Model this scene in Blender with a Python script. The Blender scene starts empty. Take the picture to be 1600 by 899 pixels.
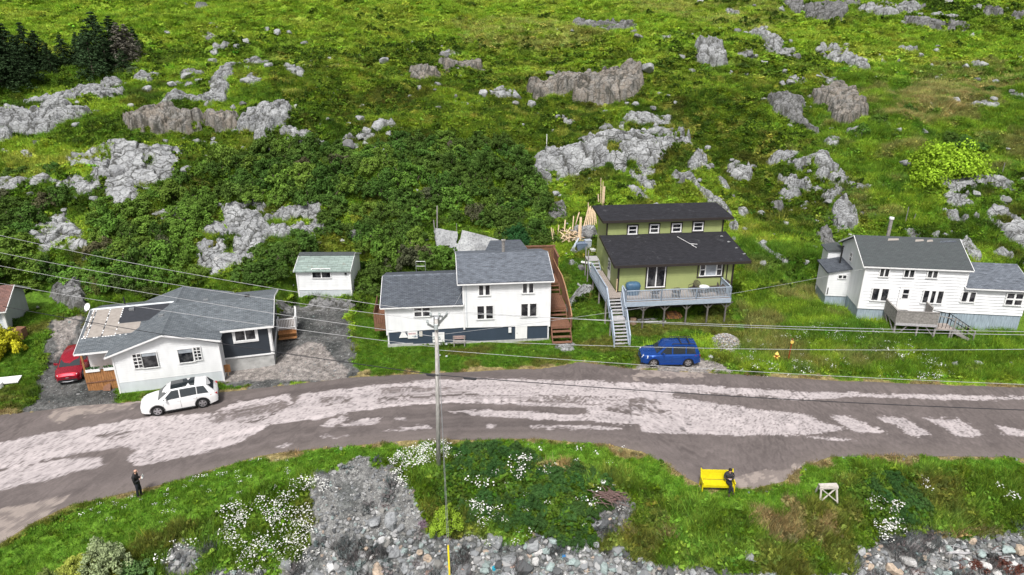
import bpy, bmesh, math, random
import numpy as np
from mathutils import Vector, Matrix

scene = bpy.context.scene
R = math.radians
rnd = random.Random(7)

# ---------------------------------------------------------------- camera, sky, sun, exposure
CAM_H, PITCH, FPX = 25.3, R(22), 1081.0
cam_data = bpy.data.cameras.new('camera')
cam = bpy.data.objects.new('camera', cam_data)
scene.collection.objects.link(cam)
cam.location = (0, 0, CAM_H)
cam.rotation_euler = (R(90) - PITCH, 0, 0)
cam_data.sensor_width = 36
cam_data.lens = FPX / 1600 * 36
cam_data.clip_end = 2000
cam_data.clip_start = 0.5
scene.camera = cam

SUN_EL, SUN_AZ = R(57), R(-168)        # soft sun behind thin cloud, from behind the camera and to the left
world = bpy.data.worlds.new('World'); scene.world = world; world.use_nodes = True
wn = world.node_tree; wn.nodes.clear()
sky = wn.nodes.new('ShaderNodeTexSky'); sky.sky_type = 'NISHITA'; sky.sun_disc = False
sky.sun_elevation = SUN_EL; sky.sun_rotation = SUN_AZ
sky.air_density = 1.0; sky.dust_density = 5.0; sky.ozone_density = 1.0
hs = wn.nodes.new('ShaderNodeHueSaturation'); hs.inputs['Saturation'].default_value = 0.30
bg = wn.nodes.new('ShaderNodeBackground'); bg.inputs['Strength'].default_value = 0.108
wo = wn.nodes.new('ShaderNodeOutputWorld')
wn.links.new(sky.outputs[0], hs.inputs['Color']); wn.links.new(hs.outputs[0], bg.inputs[0]); wn.links.new(bg.outputs[0], wo.inputs[0])
sd = bpy.data.lights.new('sun', 'SUN'); sun = bpy.data.objects.new('sun', sd); scene.collection.objects.link(sun)
sd.energy = 2.6; sd.angle = R(10); sd.color = (1.0, 0.97, 0.93)
# light travels from the sun position towards the ground
sv = Vector((math.sin(SUN_AZ) * math.cos(SUN_EL), math.cos(SUN_AZ) * math.cos(SUN_EL), math.sin(SUN_EL)))
sun.rotation_euler = sv.to_track_quat('Z', 'Y').to_euler()
scene.view_settings.view_transform = 'Standard'
scene.view_settings.look = 'None'
scene.view_settings.gamma = 1.0
scene.view_settings.use_curve_mapping = False
scene.view_settings.exposure = 0.35
scene.cycles.max_bounces = 5
scene.cycles.diffuse_bounces = 3
scene.cycles.use_adaptive_sampling = True

COL = scene.collection
CT, ST = math.cos(PITCH), math.sin(PITCH)
# ---------------------------------------------------------------- helpers: objects
def tag(o, label=None, cat=None, group=None, kind=None):
    if label: o['label'] = label
    if cat: o['category'] = cat
    if group: o['group'] = group
    if kind: o['kind'] = kind
    return o

def empty(name, loc=(0, 0, 0), rz=0.0, parent=None):
    o = bpy.data.objects.new(name, None); COL.objects.link(o)
    o.location = loc; o.rotation_euler = (0, 0, rz); o.empty_display_size = 0.2
    if parent: o.parent = parent
    return o

def mesh_np(name, verts, faces, smooth=False):
    """verts (n,3) array, faces (m,3|4) int array"""
    me = bpy.data.meshes.new(name)
    verts = np.asarray(verts, dtype=np.float32); faces = np.asarray(faces, dtype=np.int32)
    k = faces.shape[1]; m = len(faces)
    me.vertices.add(len(verts)); me.vertices.foreach_set('co', verts.ravel())
    me.loops.add(m * k); me.loops.foreach_set('vertex_index', faces.ravel())
    me.polygons.add(m); me.polygons.foreach_set('loop_start', np.arange(0, m * k, k, dtype=np.int32))
    try: me.polygons.foreach_set('loop_total', np.full(m, k, dtype=np.int32))
    except Exception: pass
    me.polygons.foreach_set('use_smooth', np.full(m, smooth))
    me.update(calc_edges=True); me.validate()
    return me

def col_attr(me, name, arr):
    a = me.color_attributes.new(name, 'FLOAT_COLOR', 'POINT')
    c = np.ones((len(me.vertices), 4), dtype=np.float32); c[:, :arr.shape[1]] = arr
    a.data.foreach_set('color', c.ravel())

def obj_me(name, me, mat=None, parent=None, loc=None):
    o = bpy.data.objects.new(name, me); COL.objects.link(o)
    if mat is not None and not me.materials: me.materials.append(mat)
    if parent: o.parent = parent
    if loc is not None: o.location = loc
    return o

class MB:
    """collects simple solids; build() links them as one mesh object"""
    def __init__(s): s.v = []; s.f = []; s.m = []
    def add(s, vs, fs, mi=0):
        b = len(s.v); s.v.extend([tuple(x) for x in vs]); s.f.extend([tuple(i + b for i in f) for f in fs]); s.m.extend([mi] * len(fs)); return s
    def box(s, x0, x1, y0, y1, z0, z1, mi=0):
        return s.add([(x0, y0, z0), (x1, y0, z0), (x1, y1, z0), (x0, y1, z0), (x0, y0, z1), (x1, y0, z1), (x1, y1, z1), (x0, y1, z1)],
                     [(0, 3, 2, 1), (4, 5, 6, 7), (0, 1, 5, 4), (1, 2, 6, 5), (2, 3, 7, 6), (3, 0, 4, 7)], mi)
    def hexa(s, p, mi=0):
        return s.add(p, [(0, 3, 2, 1), (4, 5, 6, 7), (0, 1, 5, 4), (1, 2, 6, 5), (2, 3, 7, 6), (3, 0, 4, 7)], mi)
    def beam(s, a, b, w, h=None, mi=0, up=(0, 0, 1)):
        """rectangular bar from a to b"""
        h = h or w; a = Vector(a); b = Vector(b); d = (b - a).normalized(); u = Vector(up)
        if abs(d.dot(u)) > 0.98: u = Vector((0, 1, 0))
        x = d.cross(u).normalized() * (w / 2); z = x.cross(d).normalized() * (h / 2)
        return s.hexa([a - x - z, a + x - z, b + x - z, b - x - z, a - x + z, a + x + z, b + x + z, b - x + z], mi)
    def quad(s, a, b, c, d, mi=0): return s.add([a, b, c, d], [(0, 1, 2, 3)], mi)
    def slab(s, poly, t, mi=0):
        """planar polygon (list of 3D points, counter-clockwise seen from its outer side) thickened inwards by t"""
        P = [Vector(p) for p in poly]; n = Vector((0, 0, 0))
        for i in range(len(P)): n += P[i].cross(P[(i + 1) % len(P)])
        n.normalize(); Q = [p - n * t for p in P]; k = len(P)
        fs = [tuple(range(k)), tuple(range(2 * k - 1, k - 1, -1))] + [(i, i + k, (i + 1) % k + k, (i + 1) % k) for i in range(k)]
        return s.add(P + Q, fs, mi)
    def tube(s, pts, r, n=8, mi=0, cap=True):
        pts = [Vector(p) for p in pts]; rr = r if isinstance(r, (list, tuple)) else [r] * len(pts)
        vs = []; fs = []
        for i, p in enumerate(pts):
            d = (pts[min(i + 1, len(pts) - 1)] - pts[max(i - 1, 0)]).normalized()
            u = Vector((0, 0, 1)) if abs(d.z) < 0.9 else Vector((1, 0, 0))
            x = d.cross(u).normalized(); y = x.cross(d)
            for k in range(n):
                a = 2 * math.pi * k / n; vs.append(p + x * math.cos(a) * rr[i] + y * math.sin(a) * rr[i])
        for i in range(len(pts) - 1):
            for k in range(n):
                k2 = (k + 1) % n; fs.append((i * n + k, i * n + k2, (i + 1) * n + k2, (i + 1) * n + k))
        if cap: fs.append(tuple(range(n - 1, -1, -1))); fs.append(tuple(range((len(pts) - 1) * n, len(pts) * n)))
        return s.add(vs, fs, mi)
    def build(s, name, mats, parent=None, smooth=False, loc=None):
        me = bpy.data.meshes.new(name); me.from_pydata(s.v, [], s.f)
        mats = mats if isinstance(mats, (list, tuple)) else [mats]
        for m in mats: me.materials.append(m)
        if len(mats) > 1: me.polygons.foreach_set('material_index', s.m)
        bm = bmesh.new(); bm.from_mesh(me); bmesh.ops.recalc_face_normals(bm, faces=bm.faces); bm.to_mesh(me); bm.free()
        if smooth: me.polygons.foreach_set('use_smooth', [True] * len(me.polygons))
        me.update()
        return obj_me(name, me, None, parent, loc)

# ---------------------------------------------------------------- helpers: noise (numpy)
def _h(ix, iy, seed):
    n = (ix.astype(np.int64) * 374761393 + iy.astype(np.int64) * 668265263 + seed * 1442695041) & 0x7fffffff
    n = ((n ^ (n >> 13)) * 1274126177) & 0x7fffffff
    n = ((n ^ (n >> 16)) * 1103515245 + 12345) & 0x7fffffff
    return ((n ^ (n >> 11)) & 0xffffff) / float(0xffffff)
def vnoise(x, y, seed=0):
    ix = np.floor(x); iy = np.floor(y); fx = x - ix; fy = y - iy
    fx = fx * fx * fx * (fx * (fx * 6 - 15) + 10); fy = fy * fy * fy * (fy * (fy * 6 - 15) + 10)
    a = _h(ix, iy, seed); b = _h(ix + 1, iy, seed); c = _h(ix, iy + 1, seed); d = _h(ix + 1, iy + 1, seed)
    return (a * (1 - fx) + b * fx) * (1 - fy) + (c * (1 - fx) + d * fx) * fy
def fbm(x, y, seed=0, oct=4, gain=0.5):
    """about -1 .. 1"""
    x = np.asarray(x, dtype=float); y = np.asarray(y, dtype=float)
    s = 0; a = 1; t = 0; c, sn = 0.8, 0.6
    for i in range(oct):
        s = s + a * (vnoise(x, y, seed + i * 17) * 2 - 1); t += a; a *= gain
        x, y = (x * c - y * sn) * 2.03 + 11.3, (x * sn + y * c) * 2.03 + 5.7
    return s / t * 1.5
def voronoi(x, y, seed=0):
    ix = np.floor(x); iy = np.floor(y)
    f1 = np.full(x.shape, 9.0); f2 = np.full(x.shape, 9.0); cx = np.zeros(x.shape); cy = np.zeros(x.shape); ci = np.zeros(x.shape); cj = np.zeros(x.shape)
    for dx in (-1, 0, 1):
        for dy in (-1, 0, 1):
            jx = ix + dx; jy = iy + dy
            px = jx + 0.1 + 0.8 * _h(jx, jy, seed); py = jy + 0.1 + 0.8 * _h(jx, jy, seed + 5)
            d = np.hypot(x - px, y - py); m = d < f1
            f2 = np.where(m, f1, np.minimum(f2, d)); f1 = np.where(m, d, f1)
            cx = np.where(m, px, cx); cy = np.where(m, py, cy); ci = np.where(m, jx, ci); cj = np.where(m, jy, cj)
    return f1, f2, cx, cy, ci, cj
def sstep(a, b, x):
    t = np.clip((x - a) / (b - a), 0, 1); return t * t * (3 - 2 * t)

# ---------------------------------------------------------------- helpers: materials
def mat_new(name):
    m = bpy.data.materials.new(name); m.use_nodes = True; nt = m.node_tree
    b = nt.nodes['Principled BSDF']; return m, nt, b
def mat_plain(name, col, rough=0.6, metal=0.0, var=0.12, scale=6.0, bump=0.0, spec=0.4, stretch=(1, 1, 1)):
    m, nt, b = mat_new(name)
    tc = nt.nodes.new('ShaderNodeTexCoord'); mp = nt.nodes.new('ShaderNodeMapping'); mp.inputs['Scale'].default_value = stretch
    n = nt.nodes.new('ShaderNodeTexNoise'); n.inputs['Scale'].default_value = scale; n.inputs['Detail'].default_value = 5
    cr = nt.nodes.new('ShaderNodeValToRGB')
    c = np.array(col)
    cr.color_ramp.elements[0].position = 0.3; cr.color_ramp.elements[1].position = 0.7
    cr.color_ramp.elements[0].color = (*(c * (1 - var)), 1); cr.color_ramp.elements[1].color = (*np.minimum(c * (1 + var), 1), 1)
    nt.links.new(tc.outputs['Object'], mp.inputs[0]); nt.links.new(mp.outputs[0], n.inputs['Vector']); nt.links.new(n.outputs['Fac'], cr.inputs[0]); nt.links.new(cr.outputs[0], b.inputs['Base Color'])
    b.inputs['Roughness'].default_value = rough; b.inputs['Metallic'].default_value = metal; b.inputs['Specular IOR Level'].default_value = spec
    if bump:
        bp = nt.nodes.new('ShaderNodeBump'); bp.inputs['Strength'].default_value = bump; bp.inputs['Distance'].default_value = 0.02
        nt.links.new(n.outputs['Fac'], bp.inputs['Height']); nt.links.new(bp.outputs[0], b.inputs['Normal'])
    return m
def N(nt, t, **kw):
    n = nt.nodes.new('ShaderNode' + t)
    for k, v in kw.items():
        if k in n.inputs: n.inputs[k].default_value = v
        else: setattr(n, k, v)
    return n
def ramp(nt, pts):
    n = nt.nodes.new('ShaderNodeValToRGB'); e = n.color_ramp.elements
    while len(e) < len(pts): e.new(0.5)
    for i, (p, c) in enumerate(pts):
        e[i].position = p; e[i].color = (*c, 1) if len(c) == 3 else c
    return n
# ---------------------------------------------------------------- the lie of the land
def road_edge(pts):
    """pixel outline of the road on the flat (z = 0) turned into metres"""
    out = []
    for px, py in pts:
        a = (px - 800) / FPX; b = -(py - 449.5) / FPX
        t = -CAM_H / (-ST + b * CT); out.append((a * t, (CT + b * ST) * t))
    out.sort(); return np.array(out)
LOW = road_edge([(-300, 960), (-120, 900), (0, 850), (55, 815), (110, 790), (200, 770), (300, 745), (400, 715), (480, 703), (600, 692), (700, 687), (850, 687), (950, 695), (1005, 707), (1040, 725), (1075, 748), (1110, 764),
                 (1180, 763), (1225, 752), (1255, 728), (1300, 714), (1400, 712), (1600, 716), (1900, 722)])
UPP = road_edge([(-300, 690), (0, 648), (60, 642), (120, 635), (185, 630), (240, 625), (350, 613), (450, 602), (550, 590), (690, 583), (845, 576), (905, 566), (1000, 578), (1140, 585), (1300, 594), (1450, 601), (1600, 605), (1900, 612)])
def low_y(x): return np.interp(x, LOW[:, 0], LOW[:, 1])
def upp_y(x): return np.interp(x, UPP[:, 0], UPP[:, 1])

HP = np.array([(0, 0.0), (3, .12), (6, .5), (10, 1.15), (15, 2.3), (21, 4.4), (28, 7.2), (38, 10.8), (53, 15.0), (73, 19.6), (103, 26.0), (133, 32), (183, 40), (260, 47)])
BP = np.array([(0, 0.0), (1.5, -.1), (3, -.7), (5, -2.2), (7, -3.9), (10, -5.0), (16, -6.0), (40, -7.5)])
BPL = np.array([(0, 0.0), (2, -.05), (4, -.5), (7, -1.9), (10, -3.8), (16, -5.8), (40, -7.5)])
# building pads: centre x, y, half sizes, level, blend
PADS = []
def macro(x, y):
    x = np.asarray(x, dtype=float); y = np.asarray(y, dtype=float)
    ly = low_y(x); uy = upp_y(x)
    du = y - uy; dl = ly - y
    w = sstep(18, 26, x)                                   # the bank rises at once on the right
    z = np.interp(du, HP[:, 0], HP[:, 1]) + w * 1.25 * sstep(0.3, 6.5, du) * (1 - 0.6 * sstep(10, 30, du)) * (x < 200)
    wl = sstep(-22, -12, x)
    zl = np.interp(dl, BPL[:, 0], BPL[:, 1]) * (1 - wl) + np.interp(dl, BP[:, 0], BP[:, 1]) * wl
    z = np.where(du > 0, z, np.where(dl > 0, zl, 0.0))
    # rolling hillside
    k = sstep(12, 34, du)
    z = z + k * (1.9 * fbm(x / 26, y / 20, 3, 3) + 1.15 * fbm(x / 9, y / 6.5, 9, 3))
    # grassy gully running down to the right-hand house
    gx = 24 + (82 - y) * 0.55
    z = z - 1.6 * np.exp(-((x - gx) / 4.5) ** 2) * sstep(56, 64, y) * (1 - sstep(84, 96, y))
    for (cx, cy, hx, hy, lv, bl) in PADS:
        d = np.maximum(np.abs(x - cx) - hx, np.abs(y - cy) - hy)
        m = 1 - sstep(0, bl, d); z = z * (1 - m) + lv * m
    return z
PADS += [(-24.5, 47.8, 5.0, 5.6, -.08, 3.0), (-16.5, 54.0, 3.2, 3.4, 0.35, 1.4), (-16.6, 60.6, 3.2, 2.8, 1.0, 1.2), (-3.3, 54.0, 7.6, 4.6, -.12, 2.6), (13.5, 58.3, 5.6, 3.2, 1.4, 2.5),
         (30.6, 54.9, 5.0, 3.8, 1.65, 2.2), (39.6, 52.8, 5.0, 4.0, 1.15, 2.2), (-42.5, 54.5, 3.0, 3.5, 1.2, 2.0), (-32.3, 45.5, 1.8, 3.2, 0.05, 1.5)]
def hum(x, y):
    """cushions of heath and turf"""
    x = np.asarray(x, dtype=float); y = np.asarray(y, dtype=float)
    du = y - upp_y(x); dl = low_y(x) - y
    k = sstep(9, 22, du)
    rough = k * (0.34 * np.abs(fbm(x / 3.4, y / 2.6, 24, 3)) + 0.26 * fbm(x / 1.9, y / 1.4, 21, 3) + 0.10 * fbm(x / 0.7, y / 0.6, 22, 2))
    bank = sstep(0.2, 2.0, dl) * (0.16 * fbm(x / 1.6, y / 1.2, 31, 3) + 0.05 * fbm(x / .5, y / .5, 32, 2))
    yard = sstep(0.1, 1.0, du) * (1 - k) * 0.05 * fbm(x / 1.5, y / 1.5, 41, 3)
    return rough + bank + yard
def height(x, y): return macro(x, y) + hum(x, y)

def to_px(x, y, z):
    zc = y * CT - (z - CAM_H) * ST; yc = y * ST + (z - CAM_H) * CT
    zc = np.maximum(zc, 0.1)
    return 800 + FPX * x / zc, 449.5 - FPX * yc / zc
def ground(pts, hf=macro):
    """points of the photograph traced down to the ground; returns (n,3)"""
    p = np.asarray(pts, dtype=float).reshape(-1, 2)
    a = (p[:, 0] - 800) / FPX; b = -(p[:, 1] - 449.5) / FPX
    dy = CT + b * ST; dz = -ST + b * CT
    ts = 24 * (240 / 24) ** np.linspace(0, 1, 500)
    T = ts[None, :]
    X = a[:, None] * T; Y = dy[:, None] * T; Z = CAM_H + dz[:, None] * T
    below = Z < hf(X, Y); i = np.where(below.any(1), below.argmax(1), 499)
    lo = ts[np.maximum(i - 1, 0)]; hi = ts[i]
    for _ in range(12):
        t = (lo + hi) / 2; bl = (CAM_H + dz * t) < hf(a * t, dy * t)
        hi = np.where(bl, t, hi); lo = np.where(bl, lo, t)
    t = hi
    return np.stack([a * t, dy * t, hf(a * t, dy * t)], 1)
def depth_at(p): return p[1] * CT - (p[2] - CAM_H) * ST
def inpoly(px, py, poly):
    c = np.zeros(px.shape, bool); n = len(poly)
    for i in range(n):
        x0, y0 = poly[i]; x1, y1 = poly[(i + 1) % n]
        if y0 == y1: continue
        m = ((y0 > py) != (y1 > py)) & (px < (x1 - x0) * (py - y0) / (y1 - y0) + x0)
        c ^= m
    return c
# ---------------------------------------------------------------- what grows or lies where
C_LAWN = np.array([.092, .185, .018]); C_DARK = np.array([.045, .085, .010]); C_MID = np.array([.105, .185, .018])
C_BRIGHT = np.array([.245, .365, .034]); C_YEL = np.array([.36, .38, .07]); C_BROWN = np.array([.115, .092, .028]); C_TAN = np.array([.36, .29, .13])
C_FERN = np.array([.06, .16, .02]); C_GRAVEL = np.array([.19, .19, .19]); C_PINK = np.array([.36, .31, .29]); C_DGRAV = np.array([.11, .115, .115])
SCREE = [[(478, 748), (520, 742), (545, 735), (578, 722), (598, 712), (612, 730), (632, 745), (645, 765), (650, 795), (655, 830), (700, 835), (760, 850), (840, 835), (930, 850), (960, 870), (1060, 899), (1060, 1100), (300, 1100), (330, 899), (450, 899), (495, 860), (500, 800), (480, 775)],
         [(1360, 860), (1420, 830), (1500, 845), (1560, 838), (1600, 835), (1750, 830), (1750, 1100), (1200, 1100), (1290, 890)], [(940, 780), (975, 775), (985, 800), (975, 830), (950, 850), (925, 830)],
         [(1060, 899), (1200, 899), (1200, 1100), (1060, 1100)], [(240, 870), (300, 840), (330, 860), (310, 899), (240, 899)]]
GRAV = [[(440, 478), (548, 478), (552, 520), (556, 560), (560, 584), (470, 600), (350, 608), (345, 585), (352, 574), (430, 566), (430, 500)],
        [(75, 500), (130, 490), (150, 560), (190, 600), (190, 640), (40, 650), (60, 600), (70, 560)], [(1085, 560), (1100, 556), (1125, 566), (1150, 584), (990, 577), (1000, 568)]]
LAWN = [[(552, 478), (600, 460), (610, 540), (730, 540), (860, 530), (900, 540), (905, 560), (850, 576), (700, 584), (560, 592)], [(870, 400), (935, 400), (1000, 540), (1010, 565), (890, 565), (860, 500)],
        [(-200, 430), (90, 440), (110, 470), (70, 520), (60, 600), (0, 650), (-200, 700)], [(350, 600), (440, 590), (480, 580), (470, 600), (350, 612)], [(965, 500), (1160, 490), (1180, 520), (1000, 545)],
        [(400, 440), (470, 440), (470, 480), (440, 480)], [(185, 610), (350, 592), (350, 612), (190, 630)]]
TALL = [[(1170, 500), (1600, 510), (1700, 520), (1700, 610), (1150, 590)], [(1160, 380), (1330, 400), (1330, 520), (1150, 500)], [(1310, 110), (1600, 100), (1700, 300), (1560, 270), (1380, 270), (1250, 210)],
        [(1230, 230), (1400, 270), (1460, 340), (1400, 360), (1340, 340), (1290, 280)]]
HEATH = [[(520, 50), (760, 70), (980, 60), (1100, 110), (1200, 180), (1060, 240), (860, 250), (560, 210), (420, 150), (440, 90)], [(960, 240), (1220, 200), (1330, 360), (1180, 380), (1060, 330)],
         [(1140, 50), (1300, 120), (1460, 170), (1300, 200), (1150, 140)], [(150, 300), (330, 300), (330, 440), (180, 440)], [(170, 180), (480, 215), (440, 260), (280, 290), (280, 230)]]
GRASSY = [[(-200, 10), (230, 0), (900, 0), (1250, 20), (1000, 60), (760, 66), (560, 60), (230, 70), (60, 110), (-200, 160)], [(1060, 40), (1700, 60), (1700, 180), (1400, 110), (1150, 60)], [(-200, 225), (110, 225), (170, 240), (60, 275), (-200, 280)]]
TANS = [[(700, 35), (860, 30), (960, 60), (900, 78), (740, 78)], [(930, -20), (1170, -20), (1240, 35), (1180, 55), (1000, 18)], [(1390, 150), (1460, 120), (1600, 130), (1480, 190), (1380, 200)], [(1450, 100), (1560, 96), (1600, 120), (1470, 120)]]
BBRIGHT = [[(-100, 930), (0, 858), (120, 796), (210, 778), (300, 748), (400, 718), (490, 704), (600, 692), (850, 686), (950, 696), (1020, 716), (1075, 750), (1110, 768), (1180, 765), (1228, 754), (1256, 730), (1300, 716), (1400, 714), (1700, 718),
            (1700, 740), (1420, 735), (1330, 725), (1290, 780), (1230, 785), (1180, 800), (1100, 790), (1010, 755), (950, 730), (820, 722), (700, 710), (600, 712), (560, 735), (440, 760), (330, 800), (230, 840), (150, 899), (0, 960)]]
BTAN = [[(1190, 790), (1290, 800), (1320, 830), (1260, 850), (1180, 830)], [(1000, 790), (1060, 800), (1040, 850), (990, 840)], [(850, 715), (930, 720), (920, 760), (860, 770)], [(1420, 830), (1600, 820), (1600, 838), (1420, 842)]]
BDARK = [[(700, 700), (800, 700), (860, 740), (920, 740), (960, 790), (940, 850), (860, 855), (820, 830), (740, 820), (690, 780), (690, 740)], [(1340, 750), (1400, 740), (1440, 790), (1420, 830), (1380, 820)]]

def masks(x, y, z=None, jit=3.0):
    """soft membership of each patch, its outline broken up by noise"""
    z = macro(x, y) if z is None else z
    px, py = to_px(x, y, z)
    sc = np.clip(60.0 / np.maximum(y, 20), .4, 1.6)
    ox = fbm(x / 1.3, y / 1.3, 51, 4) * 9 * sc + fbm(x / .3, y / .3, 53, 2) * 3; oy = fbm(x / 1.3, y / 1.3, 52, 4) * 5 * sc + fbm(x / .3, y / .3, 54, 2) * 2
    out = {}
    for k, P in dict(scree=SCREE, grav=GRAV, lawn=LAWN, tall=TALL, heath=HEATH, grassy=GRASSY, tan=TANS, bb=BBRIGHT, bt=BTAN, bd=BDARK).items():
        m = np.zeros(x.shape)
        wob = 2.2 if k in ('heath', 'grassy', 'tan', 'tall', 'bt', 'bd') else 1.9 if k == 'scree' else .9
        for poly in P:
            xs = [p[0] for p in poly]; ys = [p[1] for p in poly]
            s = (px > min(xs) - 40) & (px < max(xs) + 40) & (py > min(ys) - 40) & (py < max(ys) + 40)
            if s.any():
                m[s] = np.maximum(m[s], inpoly(px[s] + ox[s] * wob, py[s] + oy[s] * wob, poly))
        out[k] = m
    out['px'] = px; out['py'] = py
    return out

def mixc(c, m, d): return c * (1 - m[:, None]) + d * m[:, None]
def cover(x, y):
    """colour of the plants or soil and the densities: heath clumps, grass, flowers, pebbles"""
    x = np.asarray(x, float); y = np.asarray(y, float)
    M = masks(x, y); n = len(x)
    du = y - upp_y(x); dl = low_y(x) - y
    n1 = fbm(x / 7, y / 4.5, 61, 4) * .5 + .5; n2 = fbm(x / 2.0, y / 1.3, 62, 4) * .5 + .5; n3 = fbm(x / 3.5, y / 2.5, 63, 3) * .5 + .5; n4 = fbm(x / 12, y / 9, 66, 3) * .5 + .5
    c = mixc(np.tile(C_MID * 1.15, (n, 1)), sstep(.54, .76, n2), C_DARK * 1.2)
    c = mixc(c, sstep(.50, .70, n1), C_BRIGHT)
    c = mixc(c, sstep(.66, .84, n3) * .5, C_BROWN)
    h = M['heath']; n5 = fbm(x / .9, y / .7, 67, 3) * .5 + .5; hc = mixc(np.tile(C_MID * [1.25, 1.05, 1], (n, 1)), sstep(.45, .6, n5), C_DARK * 1.15); hc = mixc(hc, sstep(.6, .8, n3) * .45, C_BROWN * .9); hc = mixc(hc, sstep(.52, .72, n1) * .75, C_BRIGHT * .8); hc = mixc(hc, sstep(.68, .8, n2) * .8, C_YEL * .9)
    c = mixc(c, h * .85, hc)
    g = M['grassy']; gc = mixc(np.tile(C_BRIGHT, (n, 1)), sstep(.5, .75, n2), C_MID * 1.1); gc = mixc(gc, sstep(.55, .75, n1) * .7, C_YEL); c = mixc(c, g * .9, gc)
    t = M['tall']; tc = mixc(np.tile(C_MID * 1.2, (n, 1)), sstep(.42, .68, n2), C_BRIGHT); tc = mixc(tc, sstep(.55, .8, n3) * .6, C_TAN * .8); tc = mixc(tc, sstep(.58, .72, n1) * .7, C_FERN); c = mixc(c, t * .9, tc)
    c = mixc(c, M['tan'] * sstep(.2, .55, n2) * .75, C_TAN)
    la = np.maximum(M['lawn'], 0) * (du > 0); lc = mixc(np.tile(C_LAWN, (n, 1)), sstep(.45, .75, n2) * .7, C_MID * .8); lc = mixc(lc, sstep(.6, .8, n3) * .6, C_BROWN * 1.3); c = mixc(c, la, lc)
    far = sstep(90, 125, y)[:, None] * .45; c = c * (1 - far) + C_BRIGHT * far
    # the bank between road and shore
    bank = dl > 0
    bc = mixc(np.tile(C_MID * .9, (n, 1)), sstep(.45, .7, n2), C_MID * 1.5 + .01); bc = mixc(bc, sstep(.55, .8, n3) * .5, C_BROWN * 1.5)
    bc = mixc(bc, M['bt'] * sstep(.15, .6, n2), C_TAN * .8); bc = mixc(bc, M['bd'], C_DARK * 1.5)
    bbc = mixc(np.tile(C_LAWN * 1.25, (n, 1)), sstep(.45, .75, n2) * .6, C_MID * 1.2); bc = mixc(bc, M['bb'], bbc)
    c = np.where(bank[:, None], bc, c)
    bare = (M['scree'] * bank) > .5; grv = (M['grav'] * (du > -.2)) > .5
    vw = .05 + 1.6 * np.maximum(0, fbm(x / 1.1, y / .9, 68, 3) * .5 + .12); verge = ((du > -.3) & (du < vw)) | ((dl > -.3) & (dl < vw))
    gn = vnoise(x / .18, y / .18, 71)[:, None]; gl = vnoise(x / 1.6, y / 1.1, 72)
    gcol = mixc(np.tile(C_GRAVEL, (n, 1)), sstep(.35, .8, gl), C_DGRAV)
    pink = inpoly(M['px'] + 12 * (n2 - .5), M['py'] + 8 * (n3 - .5), [(350, 570), (430, 560), (480, 535), (505, 540), (540, 575), (540, 592), (420, 596), (350, 600)]) | inpoly(M['px'], M['py'], [(1085, 560), (1130, 566), (1150, 584), (990, 578), (1000, 568)]) \
        | inpoly(M['px'] + 20 * (n2 - .5), M['py'] + 12 * (n3 - .5), [(85, 495), (130, 490), (120, 530), (80, 560)])
    gcol = mixc(gcol, pink * .5, C_PINK)
    gcol = gcol * (.55 + .9 * gn) * np.where(grv & ~pink, .62, 1.0)[:, None]
    c = np.where((bare | grv)[:, None], gcol, c)
    c = np.where((verge & ~bare & ~grv)[:, None], C_TAN * (.45 + .5 * gn), c)
    # houses, road: nothing grows
    on = (du < 0) & (dl < 0)
    blocked = on.copy()
    for (ox, oy, al, w, d) in FOOT:
        ca, sa = math.cos(al), math.sin(al); u = (x - ox) * ca + (y - oy) * sa; v = -(x - ox) * sa + (y - oy) * ca
        blocked |= (u > -.3) & (u < w + .3) & (v > -.32) & (v < d + .3)
    tuft = bare & (fbm(x / .9, y / .9, 74, 2) > .55); bare = bare & ~tuft
    veg = ~bare & ~grv & ~blocked & ~(verge & (n2 < .6))
    return dict(c=c, veg=veg, M=M, n1=n1, n2=n2, n3=n3, du=du, dl=dl, bare=bare, grv=grv, blocked=blocked)
# footprints of the buildings: corner, turn, width, depth
FOOT = [(-27.8, 42.8, R(15), 6.9, 8.8), (-27.8, 42.8, R(15), 10.4, 8.2), (-30.4, 44.0, R(15), 3.0, 6.0), (-19.28, 57.9, R(1), 4.9, 5.0), (-10.0, 50.1, R(5.6), 13.3, 7.2), (8.9, 54.0, R(6), 9.9, 9.0),
        (28.1, 51.6, R(-7.3), 16, 6.4), (26.6, 54.5, R(-7.3), 2.2, 2.6), (-45.5, 53.5, R(20), 5.5, 4)]

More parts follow.
